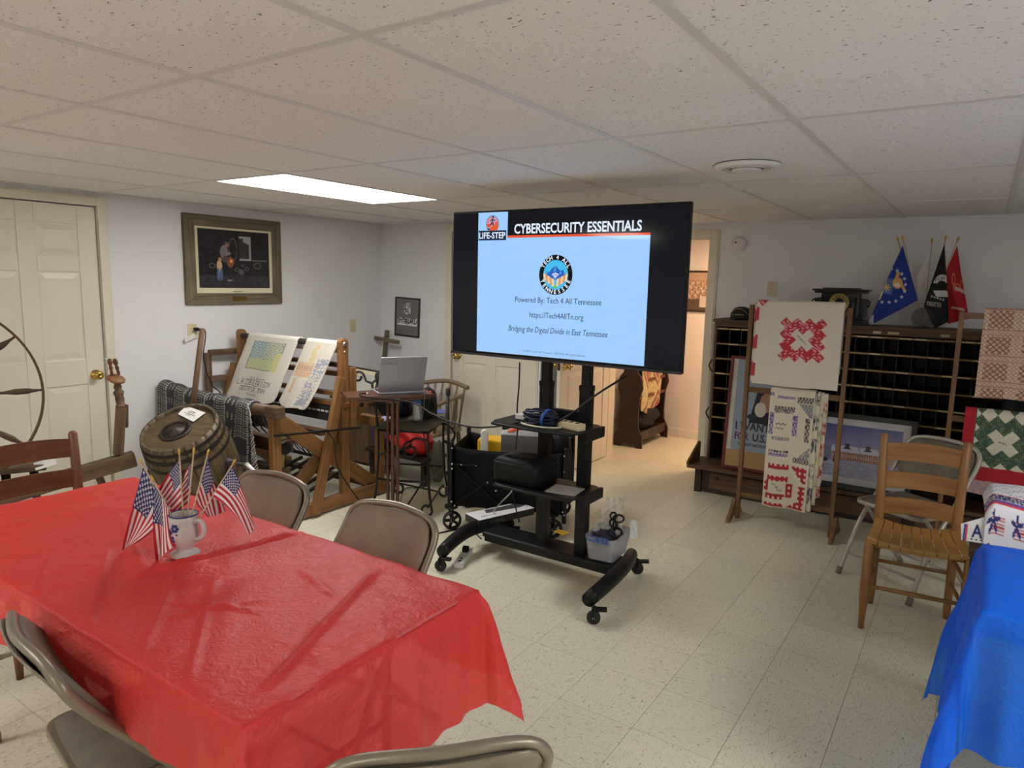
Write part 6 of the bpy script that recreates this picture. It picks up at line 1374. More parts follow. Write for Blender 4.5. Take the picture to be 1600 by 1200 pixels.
# ------------------------------------------------------------------ post-office sorting case with its desk board
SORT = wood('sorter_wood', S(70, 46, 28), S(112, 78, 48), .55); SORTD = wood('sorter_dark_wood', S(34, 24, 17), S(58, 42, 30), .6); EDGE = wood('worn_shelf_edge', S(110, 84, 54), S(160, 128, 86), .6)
sx0, sx1, sy0, sy1, sz0, sz1 = -1.735, .62, 5.40, 5.755, .225, 1.352
t = thing('sorting_case', 'long antique wooden mail sorting case of dark pigeonholes against the rear wall', 'sorting case', ((sx0 + sx1) / 2, 5.5, 0))
def sp(name, c, d, mat=SORT, bev=.002, **k): g = G(); g.box(c, d); return obj(name, g, mat, t, bev=bev, **k)
xm, ym, W_ = (sx0 + sx1) / 2, (sy0 + sy1) / 2, sx1 - sx0; D_ = sy1 - sy0
sp('side_panel', (sx0 + .010, ym, (sz0 + sz1) / 2), (.020, D_, sz1 - sz0)); sp('side_panel', (sx1 - .010, ym, (sz0 + sz1) / 2), (.020, D_, sz1 - sz0))
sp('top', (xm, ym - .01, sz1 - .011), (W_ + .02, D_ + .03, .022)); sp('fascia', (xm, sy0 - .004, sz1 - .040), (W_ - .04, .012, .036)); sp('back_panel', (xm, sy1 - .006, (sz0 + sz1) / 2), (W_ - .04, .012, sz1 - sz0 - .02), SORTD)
zs = [sz1 - .075 - .117 * k for k in range(9)]; nb = 26; bw_ = (W_ - .04) / nb
TAPE = plain('yellowed_label_tape', S(196, 184, 142), .6, var=.15)
for i, z in enumerate(zs[:-1]):
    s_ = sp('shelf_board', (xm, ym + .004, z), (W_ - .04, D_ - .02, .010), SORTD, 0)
    g = G(); g.box((xm, sy0 + .007, z), (W_ - .04, .010, .013)); obj('shelf_edge', g, EDGE, s_)
    if i in (0, 1, 2, 3, 4, 5):
        g = G()
        for k in range(nb):
            if RNG.random() < .45: g.box((sx0 + .02 + (k + .5) * bw_, sy0 + .0012, z), (bw_ * .8, .001, .010))
        obj('shelf_labels', g, TAPE, s_, kind='stuff')
for k in range(1, nb):
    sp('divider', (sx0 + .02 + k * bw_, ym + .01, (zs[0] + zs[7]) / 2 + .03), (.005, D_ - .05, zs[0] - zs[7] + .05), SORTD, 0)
# desk board, cheek, drawers, plinth
g = G(); g.box((xm - .02, 5.31, .212), (W_ + .10, .34, .026)); obj('desk_board', g, SORT, t, bev=.004)
g = G(); g.prism([(5.135, .226), (5.40, .226), (5.40, .36), (5.38, .37), (5.14, .248)], .02, Matrix(((0, 0, 1, sx0 - .062), (1, 0, 0, 0), (0, 1, 0, 0), (0, 0, 0, 1)))); obj('cheek', g, SORT, t, bev=.003)
sp('bottom_board', (xm, ym, .232), (W_ - .04, D_, .012), SORTD, 0)
sp('base_case', (xm + .02, 5.48, .10), (W_ - .02, .50, .18), SORTD)
for k in range(3): s_ = sp('drawer_front', (sx0 + .28 + k * .70 + .12, 5.226, .105), (.62, .014, .13), SORT); g = G(); g.cyl((sx0 + .15 + k * .70, 5.22, .13), (sx0 + .15 + k * .70, 5.20, .13), .012); obj('drawer_knob', g, IRON, s_)
g = G(); g.beam((sx0 + .0, 5.24, 0), (sx0 + .0, 5.24, .2), .05, .05); obj('leg', g, SORTD, t); g = G(); 
for dz, sgn in ((.0, 1),): g.tube(spline([(sx0 - .004, 5.42, .93), (sx0 - .03, 5.41, .98), (sx0 - .006, 5.40, 1.03)], 5), .006, 7)
obj('side_handle', g, IRON, t); g = G(); g.tube(spline([(sx0 - .004, 5.42, .55), (sx0 - .03, 5.41, .60), (sx0 - .006, 5.40, .65)], 5), .006, 7); obj('side_handle', g, IRON, t)
for x, n_ in ((-.60, .05), (-.50, .07), (-.2, .05), (.05, .06)): g = G(); g.box((x, sy0 - .011, sz1 - .04), (n_, .001, .016)); obj('top_label', g, TAPE, t)

# things on top of the case
zt = sz1 + .0005
c = Vector((-1.565, 5.50, zt)); t = thing('brimmed_hat', 'black cap with small gold lettering on the left end of the sorting case', 'cap', c); CAPM = plain('black_twill', (.014, .014, .016), .85, var=.2, bmp=.3, bscale=300)
P = np.zeros((30, 12, 3))
for i in range(30):
    for j in range(12):
        a = 2 * PI * i / 29; b = PI / 2 * j / 11; P[i, j] = c + Vector((.082 * math.cos(a) * math.cos(b) ** .75, .095 * math.sin(a) * math.cos(b) ** .75, .006 + .092 * math.sin(b) ** .9))
g = G(); g.grid(P); obj('crown', g, CAPM, t)
P = np.zeros((20, 8, 3))
for i in range(20):
    for j in range(8):
        a = PI + PI * i / 19; r_ = j / 7; P[i, j] = c + Vector((.080 * math.cos(a), .093 * math.sin(a) - r_ * .075 * max(0, math.sin(i / 19 * PI)) , .010 + .006 * r_ - .012 * r_ * abs(math.cos(a))))
g = G(); g.grid(P); obj('visor', g, CAPM, t, solid=.004)
GOLDT = plain('gold_thread', S(180, 160, 96), .6); dashes(.085, .014, GOLDT, t, frame_m(c + Vector((0, -.094, .038)), (1, 0, 0), (0, .15, 1)), name='gold_lettering', seed=3)
g = G(); g.tube(spline([c + Vector((-.07, -.055, .04)), c + Vector((-.04, -.082, .07)), c + Vector((0, -.084, .083)), c + Vector((.04, -.082, .07)), c + Vector((.07, -.055, .04))], 5), .0018, 5); obj('gold_braid', g, GOLDT, t)
# mantel clock
EBON = plain('ebonized_wood', (.014, .013, .013), .32, var=.2); DIAL = plain('brass_dial', S(176, 152, 84), .35, .5); c = Vector((-.868, 5.53, zt)); t = thing('mantel_clock', 'black antique mantel clock with a round brass dial on the sorting case', 'clock', c)
def cb(name, dx, dz, sx, sy, sz, mat=EBON, bev=.003): g = G(); g.box(c + Vector((dx, 0, dz)), (sx, sy, sz)); return obj(name, g, mat, t, bev=bev)
cb('base', 0, .018, .36, .17, .036); cb('base_step', 0, .045, .33, .155, .018); cb('case_body', 0, .135, .25, .13, .17); cb('side_wing', -.145, .12, .05, .11, .13); cb('side_wing', .145, .12, .05, .11, .13); cb('cornice', 0, .228, .34, .16, .016, bev=.005); cb('cornice', 0, .243, .37, .175, .014, bev=.005); cb('crest', 0, .254, .24, .12, .010)
for s in (-1, 1):
    for k in (0, 1): g = G(); g.lathe([(.014, 0), (.011, .01), (.010, .1), (.011, .125), (.014, .135)], 12, Matrix.Translation(c + Vector((s * (.092 + k * .03), -.075, .055)))); obj('column', g, EBON, t)
    g = G(); g.tube(spline([c + Vector((s * .168, -.03, .175)), c + Vector((s * .19, -.03, .165)), c + Vector((s * .186, -.03, .13)), c + Vector((s * .172, -.03, .135)), c + Vector((s * .176, -.03, .15))], 5), .006, 7); obj('side_scroll', g, EBON, t)
Md = frame_m(c + Vector((0, -.068, .155)), (1, 0, 0), (0, 0, 1)); g = G(); g.lathe([(.064, 0), (.066, .010), (.058, .014), (.056, .008), (.0001, .007)], 36, Md); obj('bezel', g, DIAL, t); g = G(); g.lathe([(.030, .0075), (.030, .009), (.0001, .009)], 24, Md); obj('dial_centre', g, EBON, t)
for k in range(12): a = k * PI / 6; g = G(); g.box(Md @ Vector((.043 * math.cos(a), .043 * math.sin(a), .009)), (.018, .005, .001), Md.to_3x3() @ Matrix.Rotation(a, 3, 'Z')); obj('hour_mark', g, INK, t)
for a, L in ((1.1, .034), (2.6, .044)): g = G(); g.beam(Md @ Vector((0, 0, .0105)), Md @ Vector((L * math.cos(a), L * math.sin(a), .0105)), .003, .001); obj('clock_hand', g, INK, t)
# globe vase with service flags
vc2 = Vector((-.335, 5.52, zt)); t = thing('glass_vase', 'round clear glass globe vase holding the service flags on the sorting case', 'vase', vc2)
g = G(); g.lathe([(.0001, .003), (.040, .003), (.045, .0), (.062, .018), (.081, .055), (.080, .085), (.062, .118), (.046, .132), (.046, .138), (.043, .138), (.043, .130), (.058, .115), (.076, .084), (.077, .055), (.060, .021), (.0001, .008)], 28, Matrix.Translation(vc2)); obj('globe', g, clear('vase_glass', (.95, .96, .95), .04, .78, .12), t)
def service_flag(top, yt, quad, colf, label, fold=.012, letters=None, ph=0.0, group='service flags in the glass vase'):
    tp = aty(*top, yt); bt = vc2 + Vector((0, 0, .012)) + (tp - vc2) * .02; t = thing('service_flag', label, 'flag', bt, group=None)
    d = (tp - bt).normalized(); g = G(); g.tube([bt, tp - d * .02], .0035, 8); obj('stick', g, STICKM, t)
    A = Matrix.Translation(tp - d * .024) @ d.to_track_quat('Z', 'Y').to_matrix().to_4x4(); g = G(); g.lathe([(.0001, 0), (.005, 0), (.004, .008), (.009, .020), (.006, .032), (.0005, .042)], 10, A); obj('spear_tip', g, GOLDP, t)
    if quad is None: return t
    n, m = 140, 140; P = quadP([aty(q[0], q[1], yt + q[2]) for q in quad], n, m); u = np.linspace(0, 1, n)[:, None]; v = np.linspace(0, 1, m)[None, :]
    w_ = fold * np.sin(v * 9 + u * 5 + ph) * np.clip(u * 1.6, 0, 1); P = P + w_[..., None] * np.array([-.25, -1, 0])
    U, V = np.meshgrid(np.linspace(0, 1, n), np.linspace(0, 1, m), indexing='ij'); g = G(); g.grid(P); X = (P - np.array(CP)); zc = X @ np.array(CW); px = 800 + FPX * (X @ np.array(CR)) / zc; py = 600 - FPX * (X @ np.array(CU)) / zc
    obj('flag_cloth', g, CLOTHP, t, col=colf(px, py).reshape(-1, 3), solid=.0015); return t
def st5(px, py, cx_, cy_, r_): dx, dy = px - cx_, py - cy_; return np.hypot(dx, dy) < r_ * (.6 + .4 * np.cos(5 * np.arctan2(dx, -dy)))
def blue_flag(px, py):      # the print, laid out on the cloth as it hangs
    x, y = (px - 1280) * 5, (py - 360) * 5; c = np.ones(px.shape + (3,)) * S(32, 56, 142)
    sh = (np.abs((x - 535) + .25 * (y - 430)) < 46) & (np.abs(y - 435 - .25 * (x - 535)) < 62); c[sh] = S(92, 112, 170); c[sh & (np.hypot(x - 525, y - 445) < 34 * (.55 + .45 * np.cos(8 * np.arctan2(x - 525, y - 445))))] = S(236, 206, 96)
    e = (((x - 612) / 40) ** 2 + ((y - 412) / 44) ** 2 < 1); c[e] = S(226, 170, 92); c[((x - 612) / 30) ** 2 + ((y - 425) / 16) ** 2 < 1] = S(236, 226, 206)
    c[(np.abs(x - 612 + .3 * (y - 350)) < 14) & (y > 325) & (y < 385)] = S(214, 160, 84); c[(np.abs(x - 645 - .55 * (y - 430)) < 12) & (y > 400) & (y < 470)] = S(220, 168, 90); c[(np.abs(x - 478 + .4 * (y - 500)) < 14) & (np.abs(y - 508) < 34)] = S(226, 214, 170)
    for sx_, sy_ in ((610, 315), (645, 340), (666, 378), (674, 424), (668, 476), (644, 520), (598, 552), (546, 562), (490, 560), (565, 300)): c[st5(x, y, sx_, sy_, 15)] = S(226, 226, 240)
    c[(x < 425) & (y > 660)] = S(200, 200, 206); return c
def black_flag(px, py):
    x, y = (px - 1280) * 5, (py - 360) * 5; c = np.ones(px.shape + (3,)) * S(22, 24, 24)
    d = ((x - 962) / 74) ** 2 + ((y - 440) / 94) ** 2 < 1; c[d & (y < 412)] = S(206, 206, 206)
    c[((x - 958) / 40) ** 2 + ((y - 432) / 40) ** 2 < 1] = S(22, 24, 24); c[(y > 412) & (y < 470) & d & (np.abs(x - 935) > 8)] = S(24, 26, 26)
    c[d & (y > 470) & (y - 470 > .5 * (x - 950) - 20) & (y < 520)] = S(200, 200, 200)
    fl = np.zeros(px.shape + (3,)); V2 = (y - (376 - .3 * (x - 950))); ok = (np.abs(V2) < 17) & (x > 905) & (x < 985)
    tmp = c.copy(); stamp(tmp, (x - 900) / 90, (V2 + 15) / 30, 'POW', 0.05, .95, 0, 1, S(24, 24, 24)); c[ok & d] = tmp[ok & d]
    V3 = (y - (572 + .12 * (x - 850))); tmp = c.copy(); stamp(tmp, (x - 842) / 112, (V3 + 16) / 32, 'FORGOTTEN', 0, 1, 0, 1, S(196, 196, 196)); c = tmp
    for k in range(5): c[(np.abs(x - 880 - k * 22) < 7) & (np.abs(y - 515 - k * 7) < 6)] = S(190, 190, 190)
    return c
def red_flag(px, py):
    x, y = (px - 1280) * 5, (py - 360) * 5; c = np.ones(px.shape + (3,)) * S(180, 36, 40)
    for cx_, cy_, rx_, ry_ in ((1050, 380, 14, 46), (1075, 445, 26, 30), (1120, 430, 18, 40)):
        e = np.abs(((x - cx_) / rx_) ** 2 + ((y - cy_) / ry_) ** 2 - .8) < .3; c[e] = S(206, 132, 84)
    c[(np.abs(y - 455 - .55 * (x - 1080)) < 12) & (x > 1060) & (x < 1150)] = S(206, 190, 180); c[(np.abs(y - 610 - .2 * (x - 1080)) < 9) & (x > 1035) & (x < 1135)] = S(206, 176, 160); return c
def white_flag(px, py): c = np.ones(px.shape + (3,)) * S(236, 236, 234); return c * (1 + .03 * np.sin(px * .9))[..., None]
def R5(x, y): return (1280 + x / 5, 360 + y / 5)
service_flag(R5(612, 68), 5.60, None, None, 'bare flag stick with a spear tip just left of the blue flag')
service_flag(R5(652, 62), 5.48, [R5(652, 118) + (0,), R5(772, 545) + (0,), R5(412, 738) + (-.03,), R5(388, 700) + (-.02,)], blue_flag, 'dark blue service flag with gold crest and stars in the glass vase', .010, ph=.6)
service_flag(R5(882, 78), 5.62, [R5(884, 110) + (.0,), R5(835, 500) + (.0,), R5(760, 560) + (.02,), R5(772, 350) + (.02,)], white_flag, 'white service flag folded behind the black flag in the glass vase', .008, ph=2)
service_flag(R5(990, 58), 5.50, [R5(980, 100) + (0,), R5(815, 590) + (-.03,), R5(905, 765) + (-.04,), R5(1012, 712) + (.0,)], black_flag, 'black flag with white round emblem and lettering in the glass vase', .008, ph=1)
service_flag(R5(1085, 68), 5.58, [R5(1078, 118) + (0,), R5(985, 330) + (.0,), R5(1008, 730) + (.02,), R5(1165, 690) + (.0,)], red_flag, 'red service flag with gold emblem rightmost in the glass vase', .010, ph=.2)

# ------------------------------------------------------------------ framed poster and snow print leaning on the desk board
REDFR = wood('red_stained_frame', S(98, 26, 26), S(130, 42, 38), .4); KRAFT = plain('kraft_paper', S(176, 140, 92), .8, var=.05)
def poster(U, V):
    c = np.ones(U.shape + (3,)) * S(150, 164, 178); c *= (1 + .03 * blotch(U, V, 1))[..., None]
    f = (V > .34) & (V < .66) & (U > .20); b_ = blotch(U * 1.1, V * .8, 3); c[f & (U + .3 * (V - .5) > .30)] = S(40, 42, 56); c[f & ell(U, V, .52, .44, .12, .10)] = S(168, 132, 106); c[f & ell(U, V, .42, .52, .09, .075)] = S(214, 206, 194); c[f & ell(U, V, .30, .60, .08, .03)] = S(52, 54, 70)
    return c
lean = Matrix.Rotation(-.10, 4, 'X'); px0, px1 = -1.562, -.985; Mp2 = Matrix.Translation(((px0 + px1) / 2, 5.235, .228)) @ lean
Mp2 = Mp2 @ Matrix.Translation((0, 0, .43)); Mp2 = Mp2 @ Matrix.Rotation(PI / 2, 4, 'X')
pp = picture('framed_poster', 'red-framed recruiting poster with big lettering leaning on the sorting case', Mp2, px1 - px0, .86, .022, .022, REDFR, .035, None, poster, (260, 300, .055), matl=plain('white_mat_board', S(206, 200, 186), .8), cat='poster')
for s_, x0_, x1_, v_, h_, cl_ in (('I WANT YOU', .05, .96, .70, .062, S(40, 40, 48)), ('FOR', .05, .28, .805, .058, S(96, 40, 84)), ('U.S. ARMY', .34, .96, .805, .058, S(40, 40, 48)), ('NEAREST RECRUITING STATION', .12, .90, .885, .022, S(40, 40, 48))):
    text_fit(s_, (x1_ - x0_) * .463, h_, plain('poster_ink', cl_, .4), pp, Mp2 @ Matrix.Translation((((x0_ + x1_) / 2 - .5) * .463, (.5 - v_) * .746 + .055, .0135)), bold=.03)
g = G(); g.box((0, -.345, .0125), (px1 - px0 - .046, .125, .004)); g.V = [tuple(Mp2 @ Vector(v)) for v in g.V]; obj('kraft_strip', g, KRAFT, pp, label='brown kraft strip below the poster')
def snow(U, V):
    sky = np.stack([np.interp(V, [0, .35, .55], [S(84, 96, 146)[k], S(126, 124, 166)[k], S(158, 138, 156)[k]]) for k in range(3)], -1); c = sky
    c[V > .66] = S(150, 152, 174); c[(V > .66) & (blotch(U, V * 3, 3) > .4)] = S(176, 178, 196)
    h = (U > .16) & (U < .74) & (V > .50) & (V < .67); c[h] = S(140, 92, 74); c[h & ((U * 36) % 1 < .38) & (((V > .545) & (V < .585)) | ((V > .60) & (V < .645)))] = S(206, 160, 106); c[h & ((U * 18) % 1 < .14)] = S(176, 160, 160); c[h & (np.abs(V - .592) < .006)] = S(182, 176, 184)
    rf = (V > .40 - .0 * U) & (V < .52) & (U > .10 + (.52 - V) * .5) & (U < .80 - (.52 - V) * .8); c[rf] = S(186, 190, 208)
    for x_ in (.34, .60): c[(np.abs(U - x_) < .028) & (V > .35) & (V < .45)] = S(64, 52, 60); c[(np.abs(U - x_) < .045) & (V > .43) & (V < .46)] = S(52, 46, 60)
    g_ = (U < .14) & (V > .44) & (V < .68); c[g_] = S(120, 126, 150); c[(U > .78) & (U < .92) & (V > .54) & (V < .66)] = S(170, 142, 120); c[(U > .8) & (U < .84) & (V > .58) & (V < .64)] = S(226, 190, 110)
    for x_ in (.06, .22): c[ell(U, V, x_, .70, .05, .04)] = S(60, 56, 70)
    for x_ in (.2, .5, .85): c[(np.abs(U - x_ - .01 * np.sin(V * 40)) < .004) & (V > .15) & (V < .6)] = S(96, 96, 124)
    return c
DKFR = plain('dark_green_frame', S(34, 38, 36), .4); Mp3 = Matrix.Translation((-.615, 5.19, .228)) @ lean @ Matrix.Translation((0, 0, .262)) @ Matrix.Rotation(PI / 2, 4, 'X')
picture('framed_print', 'framed snowy evening print with a wide white mat leaning behind the folding chair', Mp3, .66, .525, .036, .022, DKFR, .045, None, snow, (220, 170), matl=plain('cool_mat_board', S(196, 196, 198), .8))

# ------------------------------------------------------------------ quilt stands
STAND = wood('oiled_stand_wood', S(96, 66, 38), S(138, 100, 62), .5)
def quilt_stand(name, label, x0, x1, y, zt_, rails, lean_=0.0, foot=.16):
    t = thing(name, label, 'quilt stand', ((x0 + x1) / 2, y, 0))
    for x in (x0, x1):
        g = G(); g.beam((x, y, .0), (x, y, zt_), .026, .042); obj('post', g, STAND, t, bev=.003)
        g = G(); g.prism([(-foot, 0), (-foot * .9, .028), (-.05, .10), (-.03, .14), (.03, .14), (.05, .10), (foot * .9, .028), (foot, 0), (foot * .6, 0), (0, .03), (-foot * .6, 0)], .024, Matrix(((0, 0, 1, x + (.025 if x == x1 else -.025)), (1, 0, 0, y), (0, 1, 0, 0), (0, 0, 0, 1)))); obj('foot', g, STAND, t, bev=.003)
    for z, hh in rails: g = G(); g.beam((x0, y, z), (x1, y, z), .018, hh); obj('rail', g, STAND, t, bev=.003)
    return t
QY = 4.78
quilt_stand('quilt_stand', 'wooden quilt stand holding the red star quilt in front of the sorting case', -1.292, -.690, QY, 1.487, ((1.455, .034), (.915, .036), (.175, .036)))
def draped(x0, x1, ztop, zb, colf, label, name='quilt', y=QY, thick=.011, layers=1, skew=0.0, zback=None, n=180, m=220, hemw=.004, seed=0, off=.022, side=0):
    """sheet folded over a rail, front hanging from ztop to zb"""
    U, V = np.meshgrid(np.linspace(0, 1, n), np.linspace(0, 1, m), indexing='ij'); zb2 = zback if zback is not None else zb + .10
    tot_b = ztop - zb2; tot_f = ztop - zb; s_ = V * (tot_f + tot_b) - tot_b; r_ = off; ang = np.clip(s_ / r_, -PI / 2, PI / 2); hf = np.clip(s_ - r_ * PI / 2, 0, None); hb = np.clip(-s_ - r_ * PI / 2, 0, None)
    X = x0 + U * (x1 - x0) + skew * hf; Y = y - np.sin(ang) * r_ - .012 * hf + .006 * np.sin(U * 7 + seed) * np.clip(hf * 3, 0, 1) + .003 * np.sin(U * 23 + V * 9 + seed) * np.clip(hf * 3, 0, 1); Z = ztop - r_ + np.cos(ang) * r_ - hf - hb + hemw * np.sin(U * 8 + seed) * (hf > .02) * hf
    g = G(); g.grid(np.stack([X, Y, Z], -1)); F = np.clip(s_ / tot_f, -1, 1)
    o = obj(name, g, QUILTP, col=colf(U, F, (X, Z)).reshape(-1, 3), solid=thick); return tag(o, label, 'quilt') if label else o
REDQ = S(190, 56, 66); CREAM = S(220, 210, 192)
def quilt1(U, F, XZ):
    X = U * .53; Z = F * .56; cx_, cz_ = .298, .252; a_ = .0505; c = np.ones(U.shape + (3,)) * CREAM
    def block(dx, dz):
        i = np.round((dx + dz) / math.sqrt(2) / a_); j = np.round((dx - dz) / math.sqrt(2) / a_); ai, aj = abs(i), abs(j)
        return ((ai == 2) & (aj <= 1)) | ((aj == 2) & (ai <= 1)) | ((ai == 1) & (aj == 1)) | ((ai == 3) & (aj == 0)) | ((aj == 3) & (ai == 0))
    for bx_, bz_ in ((0, 0), (.37, -.35), (-.37, -.35)):
        m_ = block(X - cx_ - bx_, Z - cz_ - bz_) & (F > 0); c[m_] = REDQ; c[m_ & (blotch(X * 5.2, Z * 5.2, 2) > .38)] = S(222, 160, 160)
    c[(U < .03) & (np.abs((F * 3) % 1 - .5) < .24)] = REDQ
    ok = F > 0; tmp = c.copy(); q = ((X - cx_) + (Z - cz_)) / math.sqrt(2); r_ = (-(X - cx_) + (Z - cz_)) / math.sqrt(2); stamp(tmp, (q + .055) / .11, (r_ + .009) / .018, 'WOODLAND', 0, .6, 0, 1, S(70, 64, 60)) if False else None
    tmp[(np.abs(r_ - .004 * np.sin(q * 420)) < .0022) & (np.abs(q) < .045)] = S(84, 78, 74); return np.where(ok[..., None], tmp, c)
draped(-1.252, -.722, 1.512, .95, quilt1, 'cream quilt with a red diamond star block on the front quilt stand top rail', thick=.02, seed=1, n=240, m=300)
draped(-1.268, -.735, 1.500, .965, quilt1, '', 'quilt_fold', thick=.012, off=.010, n=60, m=60, seed=2)
bpy.data.objects['quilt_fold'].parent = bpy.data.objects['quilt']; bpy.data.objects['quilt_fold'].location = bpy.data.objects['quilt_fold'].location - bpy.data.objects['quilt'].location
PURQ = S(96, 72, 150); BLKQ = S(54, 50, 62); GRYQ = S(120, 118, 122)
def quilt2(U, F, XZ):
    # measures taken on the quilt's own front, 33 cm wide and 81 cm long
    c = np.ones(U.shape + (3,)) * S(216, 206, 184); x, y = U, F
    def pat(m_, col, k, bg): c[m_] = col; c[m_ & (blotch(x * 9, y * 20, k) > .25)] = bg
    for x0, x1, y0, y1, col, k in ((.17, .58, .085, .105, PURQ, 1), (.62, .98, .075, .125, BLKQ, 2), (.12, .58, .165, .205, BLKQ, 2), (.12, .56, .205, .222, GRYQ, 3), (.03, .12, .22, .40, PURQ, 4), (.55, .66, .235, .40, PURQ, 4), (.84, .94, .245, .43, BLKQ, 2), (.10, .50, .415, .445, GRYQ, 3), (.06, .52, .525, .545, BLKQ, 2), (.06, .50, .550, .575, PURQ, 1), (.0, .10, .06, .09, PURQ, 1)): pat((x > x0) & (x < x1) & (y > y0) & (y < y1), col, k, S(216, 206, 184))
    pat((y > .135) & (y < .24) & (x > .66 + (y - .135) * 2.6) & (x < .98), GRYQ, 2, S(190, 186, 180)); pat((y > .47) & (y < .60) & (x > .98 - (y - .47) * 2.6) & (x < .98), GRYQ, 2, S(216, 206, 184)); pat((y > .57) & (y < .615) & (x > .62) & (x < .98), BLKQ, 2, S(216, 206, 184))
    sq = (x > .15) & (x < .50) & (y > .235) & (y < .405); ln = np.abs(y - .31 - .006 * np.sin(x * 70)) < .004; l2 = np.abs(y - .345 - .006 * np.sin(x * 80 + 1)) < .004; c[sq & ln & (x > .17) & (x < .42)] = S(70, 66, 70); c[sq & l2 & (x > .17) & (x < .36)] = S(70, 66, 70)
    RD = S(176, 52, 54)
    def dots(m_): c[m_] = RD; u2, v2 = (x * 9 + .2) % 1 - .5, (y * 22 + .3) % 1 - .5; r_ = np.hypot(u2, v2); c[m_ & (r_ < .24)] = S(226, 206, 196)
    for x0, x1, y0, y1 in ((.08, .55, .635, .68), (.08, .55, .735, .78), (.02, .11, .775, .87), (.52, .66, .79, .91), (.80, .95, .80, .93), (.06, .50, .885, .93), (.04, .48, .965, .992)): dots((x > x0) & (x < x1) & (y > y0) & (y < y1))
    dots((y > .645) & (y < .77) & (x > .58 + (y - .645) * 2.4) & (x < .95)); dots((y > .90) & (y < .99) & (x > .92 - (y - .90) * 4.2) & (x < .93))
    sq = (x > .14) & (x < .48) & (y > .785) & (y < .88); c[sq & (np.abs(y - .81 - .3 * (x - .25) - .008 * np.sin(x * 90)) < .004) & (x > .2) & (x < .34)] = S(70, 66, 70); c[sq & (np.abs(y - .855 - .008 * np.sin(x * 110)) < .004) & (x > .32) & (x < .44)] = S(70, 66, 70)
    return c
def back_print(k):
    def f(U, F, XZ):
        c = np.ones(U.shape + (3,)) * S(214, 206, 186); b_ = blotch(U * 4, F * 14, k); c[(b_ > .1) & (U > .55) & ((F * 5 + k * .3) % 1 < .62)] = [S(64, 60, 70), S(206, 198, 120), S(172, 60, 60)][k % 3]; c[(b_ < -.45) & (U > .5) & ((F * 5 + k * .3) % 1 < .5)] = [S(110, 106, 112), S(120, 140, 160), S(190, 120, 110)][k % 3]; return c
    return f
draped(-1.122, -.845, .948, .125, quilt2, 'white signature quilt with purple and red blocks hanging below the red star quilt', seed=3, thick=.012, off=.034, n=220, m=340)
qq = [o for o in bpy.data.objects if o.name.startswith('quilt.')][-1]
for k, (xa, xb, zb_, o_) in enumerate(((-1.10, -.815, .14, .026), (-1.08, -.793, .19, .018), (-1.06, -.772, .24, .011))):
    f = draped(xa, xb, .943 - .004 * k, zb_, back_print(k), '', 'quilt_fold', off=o_, n=60, m=120, seed=4 + k, thick=.008); f.parent = qq; f.location = f.location - qq.location
# second stand, at the right edge
Q2 = 4.83
quilt_stand('quilt_stand', 'wooden quilt stand at the right edge holding the pink woven coverlet', -.108, .60, Q2, 1.492, ((1.468, .034), (.86, .036), (.175, .036)))
def coverlet(U, F, XZ):
    x, y = U * .55 / .05, F * .53 / .05; c = np.ones(U.shape + (3,)) * S(186, 148, 128)
    fine = ((np.floor(x * 4.2) + np.floor(y * 4.2)) % 2 > 0); c[fine] = S(210, 182, 158)
    bx_, by_ = np.abs(x % 3.4 - 1.7), np.abs(y % 3.0 - 1.5); dia = np.abs((x * 1.6) % 1 - .5) + np.abs((y * 1.6) % 1 - .5); inn = (bx_ < 1.15) & (by_ < 1.0); c[inn & (np.abs(dia - .5) < .12)] = S(140, 84, 70); c[inn & (dia < .2)] = S(206, 184, 140)
    c[(np.abs(bx_ - 1.35) < .05) & fine] = S(226, 206, 190); c[(np.abs(by_ - 1.2) < .05) & fine] = S(160, 104, 92); return c
draped(.0, .54, 1.512, .99, coverlet, 'pink and tan woven coverlet on the top rail of the right quilt stand', name='coverlet', y=Q2, thick=.010, seed=6, n=240, m=300, off=.024)
def greenq(U, F, XZ):
    X, Z = XZ; x = X + .038; z = .935 - Z; c = np.ones(U.shape + (3,)) * S(168, 34, 44); f = F > -.02
    gr = f & (x > .058) & (z > .0) & (z < .325); c[gr] = S(62, 84, 68); c[gr & (blotch(X * 14, Z * 14, 2) > .72)] = S(150, 160, 110); c[gr & (blotch(X * 17, Z * 17, 5) < -.8)] = S(96, 120, 96)
    a_ = .054; cx_, cz_ = .198, .176
    i = np.round(((x - cx_) + (z - cz_)) / math.sqrt(2) / a_); j = np.round(((x - cx_) - (z - cz_)) / math.sqrt(2) / a_); W = S(206, 202, 180)
    cr = gr & ((np.abs(i) + np.abs(j)) <= 1); c[cr] = W; c[cr & (blotch(X * 10, Z * 10, 3) > .7)] = S(190, 186, 168)
    rim = gr & (np.abs(x - cx_) < .137) & ((((np.abs(i + j) == 4) | (np.abs(i - j) == 4)) & (np.maximum(np.abs(i), np.abs(j)) <= 4) & ((i + j) % 2 == 0) & ((i % 2) == 0)) | (((np.abs(i + j) == 4) | (np.abs(i - j) == 4)) & ((i % 2) == 1) & (np.maximum(np.abs(i), np.abs(j)) <= 3))); c[rim] = W
    lowp = f & (z > .405) & (x > .05); c[lowp] = S(152, 142, 166); c[lowp & (blotch(X * 12, Z * 12, 6) > .15)] = S(180, 120, 104); c[lowp & (blotch(X * 16, Z * 16, 8) > .5)] = S(206, 176, 140)
    c[(np.abs(z - cz_ - .25 * (x - cx_) - .004 * np.sin(x * 500)) < .0025) & (np.abs(x - cx_) < .022)] = S(70, 60, 60)
    return c
